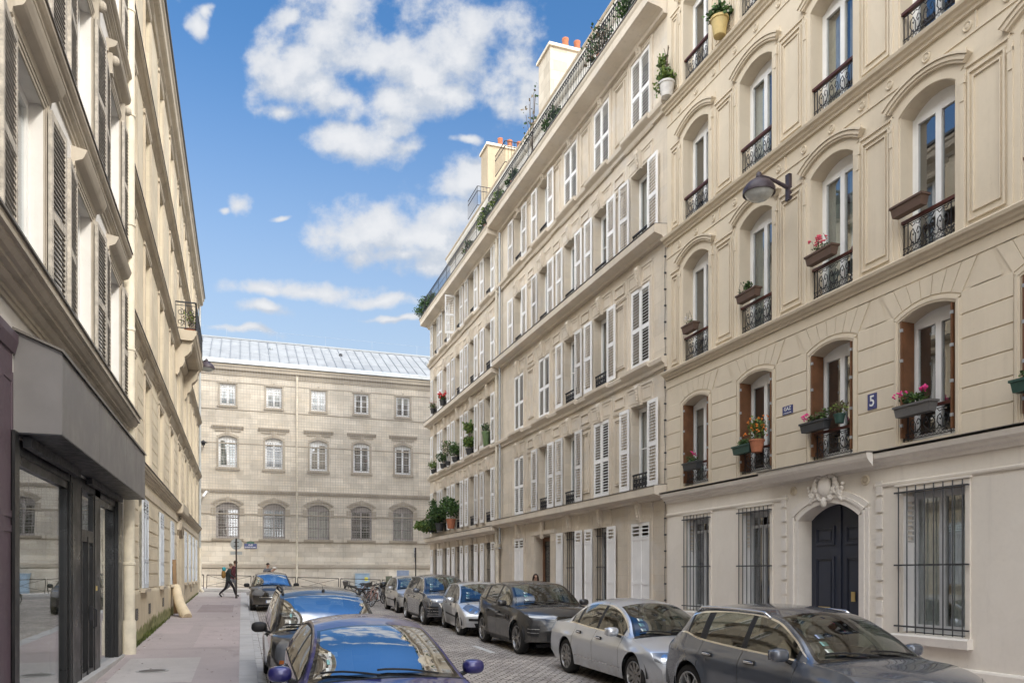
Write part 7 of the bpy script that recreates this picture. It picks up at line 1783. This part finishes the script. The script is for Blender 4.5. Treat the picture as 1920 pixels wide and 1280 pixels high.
# ------------------------------------------------------------------ people
M_skin = worn('skin', (.52, .31, .22), .55, .06, 9)
def person(label, x, y, z, yaw, J, mats, hair=None, extra=None, h=1.72, face=True, lean=0):
    """J: joints in metres, x ahead, y to the left; one skinned surface, coloured by height and distance from the bones"""
    T_ = thing('person', label, 'person', (x, y, z), rot=(0, lean, yaw)); k = h/1.72
    P = dict(pel=(0, 0, .93), wai=(0, 0, 1.08), che=(.02, 0, 1.28), nek=(.03, 0, 1.44), ska=(.045, 0, 1.52), hed=(.06, 0, 1.60), top=(.055, 0, 1.685),
             shL=(.02, .17, 1.38), elL=(-.08, .22, 1.12), wrL=(.06, .23, .90), hnL=(.10, .22, .83), shR=(.02, -.17, 1.38), elR=(-.02, -.22, 1.12), wrR=(.14, -.21, .92), hnR=(.19, -.20, .87),
             hpL=(0, .09, .90), knL=(.06, .10, .50), anL=(.0, .10, .09), toL=(.17, .11, .03), hpR=(0, -.09, .90), knR=(.06, -.10, .50), anR=(0, -.10, .09), toR=(.17, -.11, .03)); P.update(J)
    rad = dict(pel=.135, wai=.125, che=.145, nek=.055, ska=.060, hed=.083, top=.066, shL=.072, elL=.050, wrL=.034, hnL=.030, shR=.072, elR=.050, wrR=.034, hnR=.030, hpL=.095, knL=.066, anL=.045, toL=.034, hpR=.095, knR=.066, anR=.045, toR=.034)
    bones = [('pel', 'wai'), ('wai', 'che'), ('che', 'nek'), ('nek', 'ska'), ('ska', 'hed'), ('hed', 'top'), ('che', 'shL'), ('shL', 'elL'), ('elL', 'wrL'), ('wrL', 'hnL'), ('che', 'shR'), ('shR', 'elR'), ('elR', 'wrR'), ('wrR', 'hnR'), ('pel', 'hpL'), ('hpL', 'knL'), ('knL', 'anL'), ('anL', 'toL'), ('pel', 'hpR'), ('hpR', 'knR'), ('knR', 'anR'), ('anR', 'toR')]
    verts = []; radii = []; idx = {}; edges = []
    for n in P: idx[n] = len(verts); verts.append(Vector(P[n])*k); radii.append(rad[n]*k)
    edges = [(idx[a], idx[b]) for a, b in bones]
    for s in 'LR':                                         # five fingers, rooted in the palm
        w, hn = Vector(P['wr'+s])*k, Vector(P['hn'+s])*k; d = (hn-w).normalized(); u = d.cross(Vector((0, 0, 1) if abs(d.z) < .9 else (1, 0, 0))).normalized(); v = d.cross(u)
        for f in range(4):
            a = hn+u*(.026-.0175*f); L_ = (.066, .074, .070, .055)[f]*k; q = [a+d*.015, a+d*(.015+L_*.5)+v*.006, a+d*(.015+L_*.9)+v*.020]
            i0 = len(verts); verts += q; radii += [.0095*k, .0085*k, .0075*k]; edges += [(idx['hn'+s], i0), (i0, i0+1), (i0+1, i0+2)]
        i0 = len(verts); a = w+d*.03; verts += [a+u*.034, a+u*.052+d*.035]; radii += [.011*k, .009*k]; edges += [(idx['hn'+s], i0), (i0, i0+1)]
    i0 = len(verts); hd = Vector(P['hed'])*k; verts += [hd+Vector((.075, 0, -.002))*k]; radii += [.020*k]; edges += [(idx['hed'], i0)]         # nose
    me = bpy.data.meshes.new('body'); me.from_pydata([tuple(v) for v in verts], edges, []); o = bpy.data.objects.new('body', me); COL.objects.link(o)
    md = o.modifiers.new('skin', 'SKIN'); md.use_smooth_shade = True
    for i, r in enumerate(radii): me.skin_vertices[0].data[i].radius = (r, r)
    me.skin_vertices[0].data[idx['pel']].use_root = True
    for n_, (rx, ry) in dict(pel=(.12, .165), wai=(.105, .145), che=(.115, .175)).items(): me.skin_vertices[0].data[idx[n_]].radius = (ry*k, rx*k)
    o.modifiers.new('sub', 'SUBSURF').levels = 1; o.modifiers['sub'].render_levels = 1
    dg = bpy.context.evaluated_depsgraph_get(); dg.update(); m2 = bpy.data.meshes.new_from_object(o.evaluated_get(dg)); bpy.data.objects.remove(o)
    m2.materials.clear()
    for m_ in (M_skin, mats['top'], mats['legs'], mats['shoe']): m2.materials.append(m_)
    seg = [(a, b, Vector(P[a])*k, Vector(P[b])*k) for a, b in bones]
    for p in m2.polygons:
        c = p.center; best = min(seg, key=lambda s_: (c-(s_[2]+(s_[3]-s_[2])*max(0, min(1, (c-s_[2]).dot(s_[3]-s_[2])/max(1e-9, (s_[3]-s_[2]).length_squared))))).length)
        n = best[1][:2] if best[1] not in ('wai', 'che', 'pel', 'top', 'nek', 'ska', 'hed') else best[1]; m_ = 1
        if best[1] in ('hed', 'top', 'ska'): m_ = 0
        elif best[1] == 'nek': m_ = 1 if c.z < Vector(P['nek']).z*k-.02 else 0
        elif n == 'hn': m_ = 0
        elif n in ('kn', 'an'): m_ = 2
        elif n == 'hp': m_ = 2 if c.z < mats.get('hem', .86)*k else 1
        elif n == 'to': m_ = 3
        elif best[1] == 'wai' and c.z < mats.get('hem', .86)*k: m_ = 2
        if n == 'kn' and c.z > mats.get('hem', .86)*k: m_ = 1
        if n == 'an' and c.z < .085*k: m_ = 3
        p.material_index = m_; p.use_smooth = True
    link('body', m2, T_)
    hd = Vector(P['hed'])*k
    if hair:
        b = MB(); kind, mt = hair
        if kind == 'short': b.blob(tuple(hd+Vector((-.018, 0, .030))*k), (.092*k, .086*k, .085*k), 0, 16, 10)
        elif kind == 'long':
            b.blob(tuple(hd+Vector((-.026, 0, .026))*k), (.094*k, .088*k, .092*k), 0, 16, 10)
            for sy in (-1, 1): b.tube([tuple(hd+Vector(q)*k) for q in ((-.01, sy*.066, .05), (.0, sy*.082, -.03), (-.005, sy*.092, -.12), (.01, sy*.105, -.21), (.03, sy*.11, -.28))], [.028, .028, .030, .030, .02], 8)
            b.tube([tuple(hd+Vector(q)*k) for q in ((-.07, 0, .03), (-.095, 0, -.08), (-.105, 0, -.20), (-.10, 0, -.27))], [.06, .075, .075, .05], 8)
        elif kind == 'cap': b.blob(tuple(hd+Vector((-.005, 0, .045))*k), (.097*k, .090*k, .062*k), 0, 16, 10); b.hexa([(hd.x+.05, hd.y-.06, hd.z+.035), (hd.x+.165, hd.y-.045, hd.z+.02), (hd.x+.165, hd.y+.045, hd.z+.02), (hd.x+.05, hd.y+.06, hd.z+.035)], [(hd.x+.05, hd.y-.06, hd.z+.047), (hd.x+.165, hd.y-.045, hd.z+.028), (hd.x+.165, hd.y+.045, hd.z+.028), (hd.x+.05, hd.y+.06, hd.z+.047)])
        b.build('hair' if kind != 'cap' else 'cap', mt, off=(0,0,0), smooth=True).parent = T_
    if face:
        b = MB()
        for sy in (-1, 1): b.blob(tuple(hd+Vector((.077, sy*.032, .008))*k), (.007, .014, .007), 0, 8, 6)
        b.build('eyes', pbr('eye_dark', (.03, .02, .015), .3), off=(0,0,0)).parent = T_
        b = MB(); b.blob(tuple(hd+Vector((.066, 0, -.052))*k), (.010, .024, .006), 0, 8, 6); b.build('mouth', pbr('lips', (.35, .12, .10), .5), off=(0,0,0)).parent = T_
        b = MB()
        for sy in (-1, 1): b.blob(tuple(hd+Vector((-.005, sy*.086, -.005))*k), (.020, .010, .030), 0, 8, 6)
        b.build('ears', M_skin, off=(0,0,0), smooth=True).parent = T_
    return T_
cloth = lambda n, c, v=.2: worn(n, c, .9, v, 12, bump=.2)
stride = dict(hpL=(0, .09, .90), knL=(.25, .10, .53), anL=(.36, .10, .12), toL=(.52, .11, .09), hpR=(0, -.09, .90), knR=(-.10, -.10, .49), anR=(-.40, -.10, .19), toR=(-.27, -.11, .05), che=(.05, 0, 1.28), nek=(.09, 0, 1.43), ska=(.12, 0, 1.51), hed=(.145, 0, 1.585), top=(.145, 0, 1.67), shL=(.06, .17, 1.37), shR=(.06, -.17, 1.37))
gz = lambda x, y: G(x, y)+KERB
p = person('person in a dark jacket striding right with a backpack beside the sign post', -.62, 39.9, gz(-.6, 39.9), 0, dict(stride, elR=(.10, -.22, 1.12), wrR=(.30, -.20, .98), hnR=(.37, -.19, .95), elL=(-.12, .22, 1.15), wrL=(.02, .23, .94), hnL=(.06, .22, .88)), dict(top=cloth('dark_jacket', (.035, .045, .045)), legs=cloth('black_trousers', (.022, .02, .024)), shoe=cloth('dark_shoes', (.05, .045, .04)), hem=.80), hair=('short', cloth('ash_hair', (.20, .16, .12))), h=1.70)
t = thing('backpack', 'ochre and teal backpack on the dark-jacketed walker', 'backpack', (-.80, 39.9, gz(-.6, 39.9)+1.15))
mb = MB(); z = t.location.z; mb.blob((-.82, 39.86, z-.02), (.10, .15, .19), 0, 14, 10, .7); mb.build('pack', cloth('ochre_bag', (.28, .16, .05)), t, smooth=True); mb = MB(); mb.blob((-.80, 39.86, z+.24), (.09, .14, .10), 0, 12, 8, .8); mb.build('roll', cloth('teal_roll', (.05, .35, .42)), t, smooth=True)
person('person in a maroon top and grey jeans walking just behind the sign post', -.42, 40.7, gz(-.4, 40.7), 0, dict(stride, knL=(.16, .10, .50), anL=(.12, .10, .10), toL=(.28, .11, .04), anR=(-.50, -.10, .24), knR=(-.16, -.10, .50), toR=(-.36, -.11, .08)), dict(top=cloth('maroon_top', (.13, .04, .05)), legs=cloth('grey_jeans', (.22, .23, .25)), shoe=cloth('pale_shoes', (.6, .58, .55)), hem=.86), hair=('short', cloth('brown_hair', (.10, .06, .04))), h=1.84)
person('person with a white cap and dark coat bending forward behind the furthest black car', 1.18, 42.2, gz(0, 42.2)-.1, R(-12), dict(wai=(.06, 0, 1.06), che=(.20, 0, 1.20), nek=(.33, 0, 1.31), ska=(.38, 0, 1.36), hed=(.43, 0, 1.42), top=(.45, 0, 1.50), shL=(.20, .17, 1.28), shR=(.20, -.17, 1.28), elL=(.10, .24, 1.02), elR=(.08, -.24, 1.02), wrL=(.20, .22, .82), hnL=(.24, .20, .76), wrR=(.20, -.22, .82), hnR=(.24, -.20, .76)), dict(top=cloth('dark_coat', (.045, .04, .05)), legs=cloth('black_trousers', (.02, .02, .02)), shoe=cloth('dark_shoes', (.05, .045, .04)), hem=.7), hair=('cap', cloth('white_cap', (.75, .70, .64), .08)), h=1.80)
person('person with short dark hair and glasses standing behind the one in the white cap', 1.30, 43.3, gz(0, 43.3)-.1, R(-60), {}, dict(top=cloth('grey_sweater', (.16, .16, .17)), legs=cloth('black_trousers', (.02, .02, .02)), shoe=cloth('dark_shoes', (.05, .045, .04))), hair=('short', cloth('black_hair', (.03, .022, .018))), h=1.80)
person('woman with long dark hair looking down on the right pavement behind the dark luxury SUV', 9.1, 23.7, gz(9.1, 23.7), R(-105), dict(ska=(.05, 0, 1.51), hed=(.085, 0, 1.585), top=(.10, 0, 1.67)), dict(top=cloth('black_blouse', (.03, .028, .03)), legs=cloth('black_trousers', (.02, .02, .02)), shoe=cloth('dark_shoes', (.05, .045, .04))), hair=('long', cloth('long_dark_hair', (.035, .02, .014))), h=1.66)

# litter: fallen leaves and scraps along wall and kerb
mb = MB(); rn = random.Random(5)
for k in range(170):
    y = rn.uniform(9, 40); x = rn.choice((-2.05+abs(rn.gauss(0, .12)), -.1-abs(rn.gauss(0, .25)), rn.uniform(-2, 0), .35+abs(rn.gauss(0, .1)))); z = G(x, y)+(KERB if x < .2 else 0)+.006+.02*rn.random(); a = rn.uniform(0, 6.3); q = rn.uniform(.012, .035)
    mb.face([(x+q*math.cos(a), y+q*math.sin(a), z), (x-q*.5*math.sin(a), y+q*.5*math.cos(a), z+.008), (x-q*math.cos(a), y-q*math.sin(a), z), (x+q*.5*math.sin(a), y-q*.5*math.cos(a), z+.004)], rn.choice((0, 0, 1, 2)))
o = mb.build('litter', [leafmat('fallen_leaf', (.20, .13, .05)), leafmat('wet_leaf', (.09, .06, .03)), M_sticker]); o['kind'] = 'stuff'; tag(o, 'fallen leaves and scraps scattered along the left pavement', 'litter')
